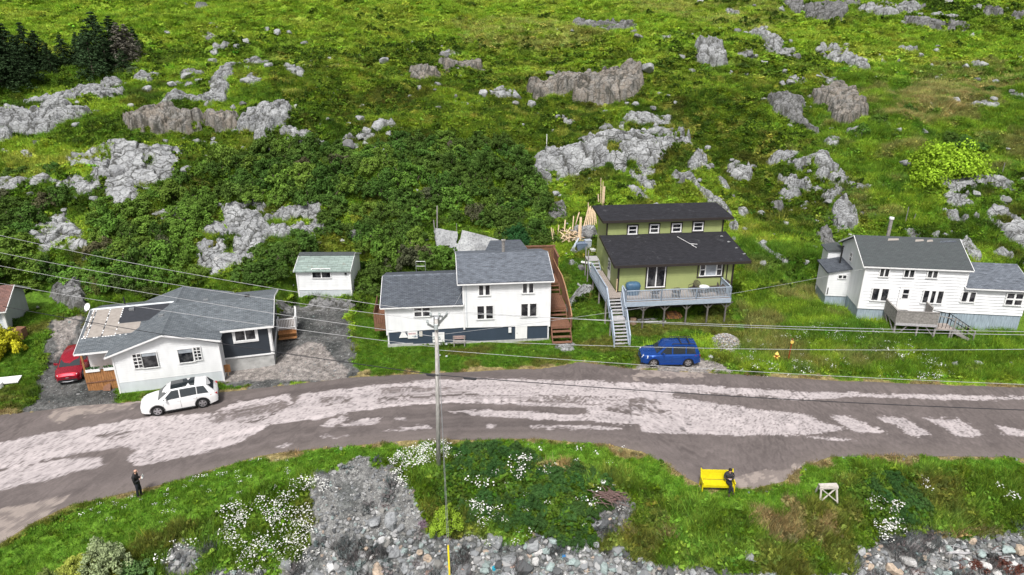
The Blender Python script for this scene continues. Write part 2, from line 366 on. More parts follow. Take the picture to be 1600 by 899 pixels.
# ---------------------------------------------------------------- the ground sheet
def build_terrain():
    ys = [14.0]
    while ys[-1] < 262: ys.append(ys[-1] + max(.10, ys[-1] * .0045))
    ys = np.array(ys); nu = 640
    u = np.linspace(-1, 1, nu); W = (ys * CT + 9) * .74 * 1.22 + 5
    X = u[None, :] * W[:, None]; Y = np.repeat(ys[:, None], nu, 1)
    x, y = X.ravel(), Y.ravel()
    z = height(x, y)
    du = y - upp_y(x); dl = low_y(x) - y
    road = 1 - sstep(-.55, -.1, np.maximum(du, dl))
    z = z - .06 * road
    cv = cover(x, y)
    z = z + np.where(cv['bare'], .06 * fbm(x / .35, y / .35, 77, 2), 0) + np.where(cv['grv'], .02 * fbm(x / .3, y / .3, 78, 2), 0)
    n = len(ys); idx = np.arange(n * nu).reshape(n, nu)
    f = np.stack([idx[:-1, :-1], idx[:-1, 1:], idx[1:, 1:], idx[1:, :-1]], -1).reshape(-1, 4)
    me = mesh_np('hillside_ground', np.stack([x, y, z], 1), f, True)
    col_attr(me, 'tint', cv['c'])
    m, nt, b = mat_new('ground_cover')
    at = N(nt, 'Attribute', attribute_name='tint'); tc = N(nt, 'TexCoord')
    n1 = N(nt, 'TexNoise', Scale=3.5, Detail=8.0, Roughness=.7); n2 = N(nt, 'TexNoise', Scale=14.0, Detail=4.0, Roughness=.7)
    nt.links.new(tc.outputs['Object'], n1.inputs['Vector']); nt.links.new(tc.outputs['Object'], n2.inputs['Vector'])
    r1 = ramp(nt, [(.3, (.45, .45, .45)), (.7, (1.5, 1.5, 1.45))]); nt.links.new(n1.outputs['Fac'], r1.inputs[0])
    r2 = ramp(nt, [(.3, (.6, .6, .6)), (.7, (1.35, 1.35, 1.35))]); nt.links.new(n2.outputs['Fac'], r2.inputs[0])
    m1 = N(nt, 'Mix', data_type='RGBA', blend_type='MULTIPLY'); m1.inputs[0].default_value = 1
    m2 = N(nt, 'Mix', data_type='RGBA', blend_type='MULTIPLY'); m2.inputs[0].default_value = 1
    nt.links.new(at.outputs['Color'], m1.inputs[6]); nt.links.new(r1.outputs[0], m1.inputs[7]); nt.links.new(m1.outputs[2], m2.inputs[6]); nt.links.new(r2.outputs[0], m2.inputs[7])
    nt.links.new(m2.outputs[2], b.inputs['Base Color'])
    bp = N(nt, 'Bump', Strength=.8, Distance=.12); nt.links.new(n1.outputs['Fac'], bp.inputs['Height']); nt.links.new(bp.outputs[0], b.inputs['Normal'])
    b.inputs['Roughness'].default_value = .9; b.inputs['Specular IOR Level'].default_value = .15
    o = obj_me('ground', me, m); tag(o, kind='structure')
    return o
build_terrain()

# ---------------------------------------------------------------- the road
PALE = [[(0, 692), (79, 677), (162, 663), (241, 651), (327, 646), (368, 629), (450, 617), (457, 629), (423, 646), (426, 660), (406, 673), (378, 691), (309, 710), (248, 722), (206, 728), (199, 715), (213, 704), (193, 697), (165, 704), (124, 708), (69, 720), (27, 730), (-200, 750), (-200, 720)],
        [(-200, 790), (0, 739), (41, 728), (120, 715), (161, 716), (158, 728), (103, 742), (0, 766), (-200, 840)], [(471, 615), (550, 608), (560, 641), (495, 656), (426, 663), (426, 646), (457, 635)],
        [(500, 612), (603, 600), (682, 594), (809, 592), (1050, 600), (1050, 660), (974, 663), (930, 656), (912, 636), (809, 634), (727, 629), (620, 634), (500, 651)],
        [(689, 641), (809, 642), (930, 649), (981, 660), (844, 656), (741, 649)], [(500, 663), (538, 649), (550, 653), (520, 668)], [(531, 668), (569, 653), (598, 653), (579, 665)], [(615, 651), (634, 651), (634, 658), (617, 658)],
        [(589, 675), (665, 663), (680, 670)], [(500, 682), (548, 680), (540, 684), (500, 685)], [(827, 665), (974, 667), (974, 672), (830, 669)], [(760, 662), (775, 662), (775, 669), (761, 670)],
        [(1045, 600), (1239, 612), (1600, 620), (1900, 628), (1900, 634), (1600, 624), (1462, 625), (1359, 619), (1242, 625), (1136, 618), (1045, 615)],
        [(1045, 617), (1129, 632), (1194, 642), (1270, 649), (1280, 658), (1321, 670), (1311, 673), (1256, 680), (1153, 680), (1000, 676), (1000, 640)],
        [(1294, 649), (1325, 649), (1352, 663), (1387, 677), (1339, 675), (1315, 663)], [(1363, 651), (1414, 653), (1459, 680), (1425, 682), (1404, 667)], [(1435, 653), (1500, 656), (1538, 680), (1497, 684), (1473, 667)],
        [(1555, 663), (1600, 673), (1750, 690), (1700, 694), (1572, 680)], [(1246, 682), (1300, 683), (1345, 689), (1290, 687)], [(428, 695), (455, 692), (452, 699), (436, 700)]]
WORN = [[(600, 607), (700, 604), (775, 618), (740, 628), (690, 628), (590, 630)], [(330, 645), (420, 630), (440, 620), (450, 632), (400, 660), (330, 662)], [(770, 616), (1000, 622), (1050, 630), (900, 632), (780, 628)], [(145, 680), (190, 672), (215, 676), (190, 685), (150, 687)], [(1050, 612), (1240, 622), (1130, 628), (1050, 622)],
        [(970, 628), (1050, 640), (1000, 652), (940, 640)], [(500, 622), (560, 618), (540, 632), (500, 634)]]
def build_road():
    xs = np.arange(-62, 62, .11); nv = 150
    lo = low_y(xs) + .05 * fbm(xs / .9, xs * 0, 81, 3) ; up = upp_y(xs) + .05 * fbm(xs / .9, xs * 0 + 5, 82, 3)
    t = np.linspace(0, 1, nv)
    X = np.repeat(xs[:, None], nv, 1); Y = lo[:, None] + (up - lo)[:, None] * t[None, :]
    x, y = X.ravel(), Y.ravel(); tt = np.tile(t, len(xs))
    z = .004 + .022 * sstep(0, .06, np.minimum(tt, 1 - tt)) + .012 * fbm(x / 3, y / 2, 83, 3)
    px, py = to_px(x, y, z)
    # along-road frame: stretch the wear along the way of travel
    al = np.interp(x, xs, np.gradient((lo + up) / 2, xs)); ang = np.arctan(al)
    s = x * np.cos(ang) + y * np.sin(ang); v = -x * np.sin(ang) + y * np.cos(ang)
    pale = np.zeros(len(x)); worn = np.zeros(len(x))
    for j in range(6):
        ox = fbm(x / .8 + j * 9, y / .4, 84 + j, 3) * (10 + 5 * j) * .35; oy = fbm(x / .8, y / .4 + j * 7, 94 + j, 3) * (6 + 2 * j) * .35
        a = np.zeros(len(x), bool)
        for P in PALE: a |= inpoly(px + ox, py + oy, P)
        pale += a / 6
    for P in WORN: worn = np.maximum(worn, inpoly(px + 6 * fbm(x, y, 98, 3), py + 3 * fbm(x, y, 99, 3), P))
    lvl = pale * (1 - .52 * worn)
    st = .65 * fbm(s / 7.5, v / .22, 101, 4) + .35 * fbm(s / .9, v / .1, 102, 3)
    pm = sstep(.32, .62, lvl + .42 * st - .03)
    grav = np.zeros(len(x))
    for P in ([(1095, 766), (1130, 748), (1170, 738), (1240, 728), (1290, 716), (1236, 750), (1200, 764)], [(0, 800), (110, 770), (60, 830), (-100, 880)], [(985, 590), (1150, 588), (1150, 580), (990, 575)], [(60, 660), (200, 640), (230, 625), (100, 632)]):
        grav = np.maximum(grav, inpoly(px + 14 * fbm(x, y, 103, 3), py + 8 * fbm(x, y, 104, 3), P))
    asph = np.array([.140, .118, .113]); palec = np.array([.47, .42, .42]) * (1 + .12 * fbm(s / 14, v / .35, 115, 3))[:, None]; shoulder = np.array([.145, .122, .112]); gr = np.array([.33, .28, .25])
    tone = (fbm(s / 9, v / .35, 105, 3) * .22 + fbm(x / 1.2, y / 1.2, 106, 3) * .12 + 1)[:, None]
    edge = sstep(0, 1.6, np.minimum(y - low_y(x), 99)) ; edge2 = sstep(0, 1.0, np.minimum(upp_y(x) - y, 99))
    c = np.tile(asph, (len(x), 1)) * tone
    c = mixc(c, (1 - edge) * .6, shoulder * 1.2); c = mixc(c, (1 - edge2) * .5, shoulder * .9)
    c = mixc(c, grav * (.35 + .5 * (fbm(x / .4, y / .4, 107, 3) > 0)), gr)
    c = mixc(c, pm, palec * (1 + .10 * fbm(s / 1.5, v / .3, 108, 3) - .42 * sstep(.25, .7, fbm(s / .45, v / .12, 113, 3)) - .2 * sstep(.1, .6, fbm(s / 3, v / .5, 114, 3)))[:, None])
    # tar-filled cracks
    f1, f2, *_ = voronoi(s / 3.2 + .6 * fbm(x / .8, y / .8, 109, 3), v / 1.5 + .6 * fbm(x / .8, y / .8, 110, 3), 6)
    crack = (1 - sstep(.012, .035, f2 - f1)) * (vnoise(s / 4, v / 2, 112) > .5) * pm
    c = mixc(c, crack * .75, asph * .7)
    n = len(xs); idx = np.arange(n * nv).reshape(n, nv)
    f = np.stack([idx[:-1, :-1], idx[1:, :-1], idx[1:, 1:], idx[:-1, 1:]], -1).reshape(-1, 4)
    z = z + .004 * pm - .008 * crack
    me = mesh_np('road', np.stack([x, y, z], 1), f, True); col_attr(me, 'tint', c)
    m, nt, b = mat_new('worn_asphalt')
    at = N(nt, 'Attribute', attribute_name='tint'); tc = N(nt, 'TexCoord')
    n1 = N(nt, 'TexNoise', Scale=9.0, Detail=6.0, Roughness=.75); nt.links.new(tc.outputs['Object'], n1.inputs['Vector'])
    r1 = ramp(nt, [(.3, (.86, .86, .86)), (.7, (1.12, 1.12, 1.12))]); nt.links.new(n1.outputs['Fac'], r1.inputs[0])
    mx = N(nt, 'Mix', data_type='RGBA', blend_type='MULTIPLY'); mx.inputs[0].default_value = 1
    nt.links.new(at.outputs['Color'], mx.inputs[6]); nt.links.new(r1.outputs[0], mx.inputs[7]); nt.links.new(mx.outputs[2], b.inputs['Base Color'])
    bp = N(nt, 'Bump', Strength=.3, Distance=.012); nt.links.new(n1.outputs['Fac'], bp.inputs['Height']); nt.links.new(bp.outputs[0], b.inputs['Normal'])
    b.inputs['Roughness'].default_value = .85; b.inputs['Specular IOR Level'].default_value = .25
    tag(obj_me('road', me, m), kind='structure')
build_road()
# ---------------------------------------------------------------- bedrock and boulders
def rock_mat(name, c0, c1, lich=.35, rust=0.0):
    m, nt, b = mat_new(name)
    g = N(nt, 'NewGeometry'); tc = N(nt, 'TexCoord')
    n1 = N(nt, 'TexNoise', Scale=.55, Detail=8.0, Roughness=.65); n2 = N(nt, 'TexNoise', Scale=5.0, Detail=8.0, Roughness=.75); n3 = N(nt, 'TexNoise', Scale=1.7, Detail=6.0, Roughness=.8)
    for n in (n1, n2, n3): nt.links.new(g.outputs['Position'], n.inputs['Vector'])
    r1 = ramp(nt, [(.32, c0), (.68, c1)]); nt.links.new(n1.outputs['Fac'], r1.inputs[0])
    r2 = ramp(nt, [(.34, (.32, .32, .33)), (.47, (.9, .9, .9)), (.68, (1.35, 1.35, 1.33))]); nt.links.new(n2.outputs['Fac'], r2.inputs[0])
    mx = N(nt, 'Mix', data_type='RGBA', blend_type='MULTIPLY'); mx.inputs[0].default_value = .9
    nt.links.new(r1.outputs[0], mx.inputs[6]); nt.links.new(r2.outputs[0], mx.inputs[7])
    # dark lichen and rust patches
    r3 = ramp(nt, [(.54, (0, 0, 0)), (.66, (lich, lich, lich))]); nt.links.new(n3.outputs['Fac'], r3.inputs[0])
    m2 = N(nt, 'Mix', data_type='RGBA'); nt.links.new(r3.outputs[0], m2.inputs[0]); nt.links.new(mx.outputs[2], m2.inputs[6]); m2.inputs[7].default_value = (.10, .095, .085, 1)
    last = m2.outputs[2]
    if rust:
        n4 = N(nt, 'TexNoise', Scale=.9, Detail=6.0, Roughness=.7); mp = N(nt, 'Mapping'); mp.inputs['Scale'].default_value = (1.4, 1.4, .35)
        nt.links.new(g.outputs['Position'], mp.inputs[0]); nt.links.new(mp.outputs[0], n4.inputs['Vector'])
        r4 = ramp(nt, [(.42, (0, 0, 0)), (.6, (rust, rust, rust))]); nt.links.new(n4.outputs['Fac'], r4.inputs[0])
        m3 = N(nt, 'Mix', data_type='RGBA'); nt.links.new(r4.outputs[0], m3.inputs[0]); nt.links.new(last, m3.inputs[6]); m3.inputs[7].default_value = (.26, .19, .125, 1); last = m3.outputs[2]
    # soil and dead moss lodged in the cracks
    at = N(nt, 'Attribute', attribute_name='crack')
    m4 = N(nt, 'Mix', data_type='RGBA'); nt.links.new(at.outputs['Fac'], m4.inputs[0]); nt.links.new(last, m4.inputs[6]); m4.inputs[7].default_value = (.035, .035, .025, 1)
    nt.links.new(m4.outputs[2], b.inputs['Base Color'])
    # joints: crisp broken lines that follow the strata
    ru = N(nt, 'Attribute', attribute_name='ruv'); wn_ = N(nt, 'TexNoise', Scale=2.5, Detail=4.0); nt.links.new(ru.outputs['Vector'], wn_.inputs['Vector'])
    wa = N(nt, 'VectorMath', operation='MULTIPLY_ADD'); wa.inputs[1].default_value = (.28, .28, .28); nt.links.new(wn_.outputs['Color'], wa.inputs[0]); nt.links.new(ru.outputs['Vector'], wa.inputs[2])
    for sc_, th, am in ((1.1, .022, .85), (3.1, .045, .6)):
        vo = N(nt, 'TexVoronoi', feature='DISTANCE_TO_EDGE'); vo.inputs['Scale'].default_value = sc_; nt.links.new(wa.outputs[0], vo.inputs['Vector']); rv = ramp(nt, [(th * .4, (am,) * 3), (th * 1.3, (0, 0, 0))]); nt.links.new(vo.outputs['Distance'], rv.inputs[0])
        mj = N(nt, 'Mix', data_type='RGBA'); nt.links.new(rv.outputs[0], mj.inputs[0]); nt.links.new(b.inputs['Base Color'].links[0].from_socket, mj.inputs[6]); mj.inputs[7].default_value = (.04, .04, .035, 1); nt.links.new(mj.outputs[2], b.inputs['Base Color'])
    bp = N(nt, 'Bump', Strength=.7, Distance=.05); nt.links.new(n2.outputs['Fac'], bp.inputs['Height']); nt.links.new(bp.outputs[0], b.inputs['Normal'])
    b.inputs['Roughness'].default_value = .88; b.inputs['Specular IOR Level'].default_value = .25
    return m
M_ROCK = rock_mat('grey_rock', (.215, .22, .23), (.42, .43, .435))
M_ROCKD = rock_mat('dark_rock', (.12, .12, .125), (.26, .26, .26), .6)
M_ROCKB = rock_mat('brown_rock', (.17, .165, .155), (.30, .285, .265), .45, .38)

# name, label, outline in the photograph, height (m), block size (m), strata angle (deg), stretch, roughness of the blocks, material
OUT = [
 ('slab', 'wide smooth pale slab with hairline cracks above the left thicket', [(113,249),(150,237),(178,225),(230,235),(274,230),(268,262),(254,288),(222,288),(216,315),(180,318),(160,300),(145,285),(160,262),(125,262)], .5, 2.6, 20, 1.4, .35, 0),
 ('slab', 'low grey slab at the left edge below the wide pale slab', [(-40,288),(0,283),(63,273),(77,287),(40,297),(0,303),(-40,306)], .4, 1.8, 10, 1.5, .4, 0),
 ('slab', 'cracked grey slab tucked under the wide pale slab', [(83,280),(133,280),(147,297),(140,313),(107,320),(97,303)], .4, 1.5, 60, 1.3, .5, 0),
 ('slab', 'tongue-shaped grey slab among bushes on the far left', [(67,350),(100,330),(120,357),(142,400),(123,417),(110,395),(65,393),(45,373)], .45, 2.2, 50, 1.6, .3, 0),
 ('outcrop', 'rounded pale rock standing left in the split outcrop above the bungalow', [(320,353),(347,343),(355,363),(350,400),(320,413),(305,400)], .6, 2.4, 70, 1.3, .5, 0),
 ('outcrop', 'tall split grey rock in the middle of the outcrop above the bungalow', [(353,323),(400,313),(413,327),(400,347),(413,377),(393,410),(367,393),(360,360)], .6, 1.6, 60, 1.5, .6, 0),
 ('outcrop', 'crazed grey rock with yellow moss right of the split outcrop', [(407,347),(450,322),(493,320),(505,363),(450,369),(417,377)], .45, .9, 40, 1.2, .6, 0),
 ('slab', 'flat grey ledge at the foot of the split outcrop', [(317,413),(363,397),(383,413),(320,435)], .35, 1.6, 10, 1.5, .4, 0),
 ('outcrop', 'small grey ledge half hidden by bushes right of the tongue slab', [(243,333),(280,327),(277,343),(253,350)], .35, 1.3, 20, 1.4, .5, 0),
 ('crag', 'steep jagged crag in the grass behind the stripped roof', [(81,457),(93,446),(106,448),(125,438),(128,452),(134,468),(137,487),(105,480),(90,470)], 1.0, 1.3, 60, 1.5, .9, 1),
 ('outcrop', 'long rough pale outcrop at the upper left edge', [(-60,180),(0,178),(30,172),(85,168),(128,172),(132,184),(110,190),(75,208),(50,212),(25,208),(20,222),(-20,228),(-60,228)], .9, 1.4, 20, 1.4, .8, 0),
 ('outcrop', 'humped grey outcrop below the dark spruce clump', [(115,145),(130,134),(147,140),(173,125),(188,133),(187,153),(160,157),(140,155),(123,160)], .8, 1.5, 30, 1.5, .7, 0),
 ('outcrop', 'narrow grey ledge running left from the humped outcrop', [(38,163),(110,147),(118,157),(80,168),(45,169)], .5, 1.5, 12, 1.8, .6, 0),
 ('outcrop', 'curving chain of pale rock above the brown rock wall', [(233,173),(270,155),(317,152),(338,118),(375,107),(352,140),(350,160),(333,168),(267,161)], .6, 1.1, 40, 1.2, .8, 0),
 ('crag', 'long brown rock wall in the upper left of the hill', [(208,187),(250,175),(290,179),(333,180),(360,182),(362,200),(320,208),(233,207),(213,202)], 1.3, 1.1, 90, 1.5, 1.0, 2),
 ('crag', 'blocky grey crag right of the brown rock wall', [(377,190),(400,176),(448,170),(450,180),(427,203),(417,222),(377,213)], 1.1, 1.1, 80, 1.3, 1.0, 0),
 ('crag', 'long low dark cliff in the turf near the top middle', [(647,110),(683,103),(717,100),(750,97),(747,107),(690,122),(663,128)], .9, 1.1, 90, 1.6, 1.0, 2),
 ('crag', 'big blocky crag with a rust-brown face in the upper middle', [(835,137),(863,134),(890,121),(927,125),(963,106),(987,103),(993,133),(973,157),(937,167),(897,160),(870,147),(850,157),(838,147)], 1.7, 1.5, 75, 1.7, 1.0, 2),
 ('outcrop', 'flat broken ledge near the top right of centre', [(902,34),(930,36),(963,38),(987,42),(983,46),(957,50),(927,46),(903,43)], .7, 1.8, 10, 1.5, .8, 1),
 ('slab', 'pale tilted slab above the long diagonal outcrop', [(977,190),(997,179),(1043,187),(1043,197),(1003,197)], .5, 1.3, 15, 1.6, .6, 0),
 ('outcrop', 'long diagonal pale outcrop uphill of the lumber pile', [(835,255),(863,242),(923,222),(973,219),(1010,205),(1060,213),(1067,240),(1023,247),(1000,263),(970,263),(947,253),(920,267),(890,273),(862,280),(850,297),(834,288),(845,268)], .9, 1.9, 35, 1.8, .8, 0),
 ('slab', 'narrow slanting slab below the right end of the diagonal outcrop', [(983,263),(997,262),(1020,290),(1008,298)], .35, 1.0, 120, 2.2, .6, 0),
 ('slab', 'small slanting slab just above the green house roof', [(978,290),(1000,297),(1017,311),(1000,313)], .4, 1.0, 130, 2.0, .6, 0),
 ('outcrop', 'mottled grey rock face left of the lumber pile', [(857,327),(873,312),(884,337),(880,352),(860,353)], .6, 1.3, 80, 1.4, .7, 1),
 ('outcrop', 'grey rock shelf behind the lumber pile', [(893,352),(925,346),(935,368),(905,378)], .6, 1.2, 20, 1.6, .7, 0),
 ('slab', 'large tilted slab standing behind the white two-storey house', [(678,369),(694,361),(718,366),(711,392),(687,386)], .8, 2.2, 30, 1.4, .4, 0),
 ('slab', 'longest of the fallen slabs behind the white two-storey house', [(716,379),(737,367),(777,390),(752,400),(721,390)], .8, 2.4, 150, 2.0, .4, 0),
 ('slab', 'lower fallen slab wedged against the two-storey roof', [(706,392),(719,386),(748,402),(725,408)], .6, 2.0, 150, 2.0, .4, 0),
 ('slab', 'thin grey ledge right of the fallen slabs', [(752,373),(781,384),(792,390),(777,393)], .4, 1.2, 150, 2.0, .5, 0),
 ('slab', 'flat grey rock in the lawn between the middle houses', [(885,410),(893,403),(908,413),(906,419),(890,416)], .3, 1.6, 10, 1.4, .3, 0),
 ('slab', 'long flat rock in the lawn left of the deck stairs', [(888,470),(900,455),(912,446),(929,447),(921,457),(902,470),(896,482),(882,484)], .2, 1.4, 30, 1.4, .4, 0),
 ('outcrop', 'jumbled grey outcrop cut off by the top edge right of centre', [(1225,-4),(1249,3),(1256,17),(1242,21),(1229,11)], .9, 1.3, 60, 1.3, .9, 1),
 ('outcrop', 'big dark layered outcrop near the top edge', [(1259,12),(1290,9),(1320,18),(1313,34),(1276,31)], 1.2, 1.2, 20, 1.8, .9, 1),
 ('outcrop', 'small outcrop on the skyline right of the dark layered one', [(1313,-4),(1347,-2),(1343,10),(1323,9)], .6, 1.5, 10, 1.6, .8, 1),
 ('outcrop', 'pale flattish outcrop at the top between two layered ones', [(1347,15),(1380,5),(1431,9),(1431,19),(1384,25),(1357,23)], .7, 1.5, 10, 1.6, .8, 0),
 ('outcrop', 'short ledge at the top right above the long knobbly ledge', [(1465,21),(1495,27),(1489,33),(1465,28)], .5, 1.4, 10, 1.6, .8, 0),
 ('outcrop', 'long knobbly ledge near the top right', [(1418,32),(1462,31),(1509,40),(1505,51),(1468,47),(1424,40)], 1.0, 1.6, 10, 1.3, .9, 1),
 ('outcrop', 'dark blocky rock near the top right corner', [(1536,14),(1566,14),(1563,27),(1539,26)], 1.1, 1.3, 60, 1.3, .9, 1),
 ('outcrop', 'rocks cut off by the right edge near the top corner', [(1580,21),(1600,20),(1680,26),(1680,36),(1590,31)], .9, 1.4, 30, 1.3, .9, 1),
 ('crag', 'tower-like cracked crag in the upper right', [(1090,72),(1111,65),(1127,80),(1133,98),(1114,105),(1090,101)], 1.6, 1.2, 70, 1.3, .8, 0),
 ('outcrop', 'ragged pale outcrop right of the tower-like crag', [(1175,53),(1195,48),(1205,62),(1222,68),(1219,81),(1195,83),(1192,68)], .7, .9, 50, 1.3, .9, 0),
 ('outcrop', 'grey outcrop stepping down right in the upper right of the hill', [(1286,76),(1303,71),(1323,78),(1340,92),(1357,111),(1343,113),(1310,98)], .8, 1.3, 135, 1.6, .8, 0),
 ('outcrop', 'pale ledge on top of the domed brown crag', [(1283,118),(1306,122),(1310,133),(1289,129)], .5, .9, 130, 1.5, .8, 0),
 ('crag', 'domed crag with rust-brown face right of centre', [(1273,150),(1293,142),(1316,139),(1337,154),(1350,182),(1337,189),(1323,199),(1303,192),(1293,171),(1276,164)], 1.5, .9, 85, 1.8, 1.0, 2),
 ('crag', 'dark shattered rock face left of the domed crag', [(1205,156),(1242,155),(1256,170),(1262,192),(1285,217),(1256,208),(1235,191),(1212,171)], 1.1, .9, 100, 1.5, 1.0, 1),
 ('outcrop', 'low grey ledge in the grass right of the stepped outcrop', [(1408,79),(1431,76),(1435,83),(1414,85)], .6, 1.2, 10, 1.5, .8, 0),
 ('slab', 'flat pale rock near the right edge above the dark bush', [(1516,163),(1543,160),(1563,169),(1556,174),(1522,170)], .5, 1.8, 10, 1.6, .5, 0),
 ('outcrop', 'small blocky rock heading the slanting strata on the right', [(1202,256),(1212,239),(1242,238),(1240,251),(1229,264),(1205,264)], .5, 1.1, 140, 1.6, .7, 0),
 ('outcrop', 'uppermost long slanting strata above the right-hand house', [(1242,246),(1276,245),(1296,257),(1320,281),(1310,291),(1283,281),(1249,264)], .7, 1.1, 145, 2.6, .8, 0),
 ('outcrop', 'middle band of slanting strata above the right-hand house', [(1222,276),(1262,274),(1269,292),(1310,301),(1296,310),(1276,303),(1249,293),(1229,289)], .6, 1.0, 145, 2.4, .8, 0),
 ('outcrop', 'lower left block of the slanting strata on the right', [(1215,299),(1239,295),(1259,311),(1262,323),(1249,325),(1222,307)], .6, 1.0, 145, 1.8, .8, 0),
 ('outcrop', 'stepped grey rocks directly above the right-hand house', [(1283,312),(1303,309),(1340,332),(1340,345),(1323,364),(1310,364),(1300,350),(1303,337)], .7, .9, 130, 1.7, .9, 0),
 ('outcrop', 'tall grey rock just uphill left of the right-hand house', [(1273,361),(1290,357),(1303,373),(1303,402),(1290,398),(1276,381)], .7, 1.2, 100, 1.7, .7, 1),
 ('outcrop', 'pair of slanting slabs between the two strata fields', [(1138,256),(1148,253),(1171,268),(1175,282),(1161,285),(1138,269)], .5, .9, 135, 2.0, .7, 0),
 ('outcrop', 'small wedge of rock below the pair of slanting slabs', [(1202,310),(1209,306),(1225,325),(1219,332),(1205,322)], .5, 1.0, 120, 1.7, .6, 1),
 ('outcrop', 'pale broken rock up the slope above the green roof', [(1077,261),(1084,242),(1097,240),(1101,254),(1090,268),(1077,275)], .6, .9, 120, 1.6, .8, 0),
 ('outcrop', 'thin diagonal rib of rock descending beside the green roof', [(1079,281),(1087,281),(1124,315),(1141,332),(1150,360),(1140,362),(1130,335),(1104,313)], .5, .9, 130, 2.4, .7, 0),
 ('outcrop', 'narrow upright slab right of the diagonal rib', [(1121,282),(1127,280),(1140,298),(1134,300)], .4, .9, 125, 2.0, .6, 0),
 ('outcrop', 'low line of rocks in the grass right of the green house', [(1178,381),(1195,384),(1209,397),(1232,407),(1229,414),(1202,403)], .4, .9, 150, 1.5, .8, 0),
 ('slab', 'broad pale rock at the foot of the bright green bush', [(1468,282),(1509,277),(1522,288),(1519,298),(1489,298),(1475,290)], .6, 1.8, 20, 1.5, .5, 0),
 ('slab', 'long pale ledge right of the bright green bush', [(1522,275),(1566,282),(1593,298),(1590,305),(1560,292),(1522,282)], .4, 1.4, 160, 1.8, .6, 0),
 ('outcrop', 'rounded grey rocks below the broad pale rock', [(1475,302),(1509,302),(1532,315),(1526,321),(1502,325),(1485,321)], .5, 1.2, 30, 1.4, .7, 0),
 ('outcrop', 'steep cracked rock behind the ridge of the right-hand house', [(1475,327),(1495,330),(1502,348),(1489,355),(1477,346)], .5, .9, 110, 1.5, .8, 0),
 ('outcrop', 'broken grey rocks in the brown heath behind the low right wing', [(1502,336),(1532,334),(1532,345),(1516,362),(1505,356)], .5, .8, 100, 1.5, .9, 0),
 ('outcrop', 'fan of white slabs just behind the low right wing', [(1495,376),(1509,370),(1522,389),(1534,403),(1526,411),(1499,393)], .5, .9, 130, 1.8, .8, 0),
 ('outcrop', 'large slanting slab cut off by the right edge', [(1546,334),(1566,330),(1600,352),(1660,380),(1660,410),(1600,394),(1580,377),(1549,346)], .7, 1.3, 150, 2.2, .7, 0),
 ('outcrop', 'white rock near the right edge below the large slanting slab', [(1549,390),(1566,387),(1585,402),(1580,410),(1560,403)], .5, 1.0, 140, 1.7, .7, 0),
 ('outcrop', 'dark rock cut below the white shed', [(432,482),(450,470),(500,466),(547,472),(549,482),(520,486),(470,486)], .25, .7, 10, 1.8, .9, 1),
 ('slab', 'flat stones at the foot of the brown steps', [(870,542),(886,532),(898,538),(897,546),(884,549)], .12, .7, 10, 1.2, .3, 0),
 ('outcrop', 'dark wet rocks beside the heap of driftwood on the bank', [(940,790),(965,780),(984,790),(980,815),(958,828),(938,812)], .12, .5, 30, 1.2, .7, 1),
]
ROCK_XY = []        # (x, y, radius) where nothing may sprout
ROCKPOLY = []
LAND = []           # landmarks for the labels of small things: (px, py, words)
def hollow(x, y): return sstep(.34, .58, fbm(x / 1.9, y / 1.5, 900, 3))
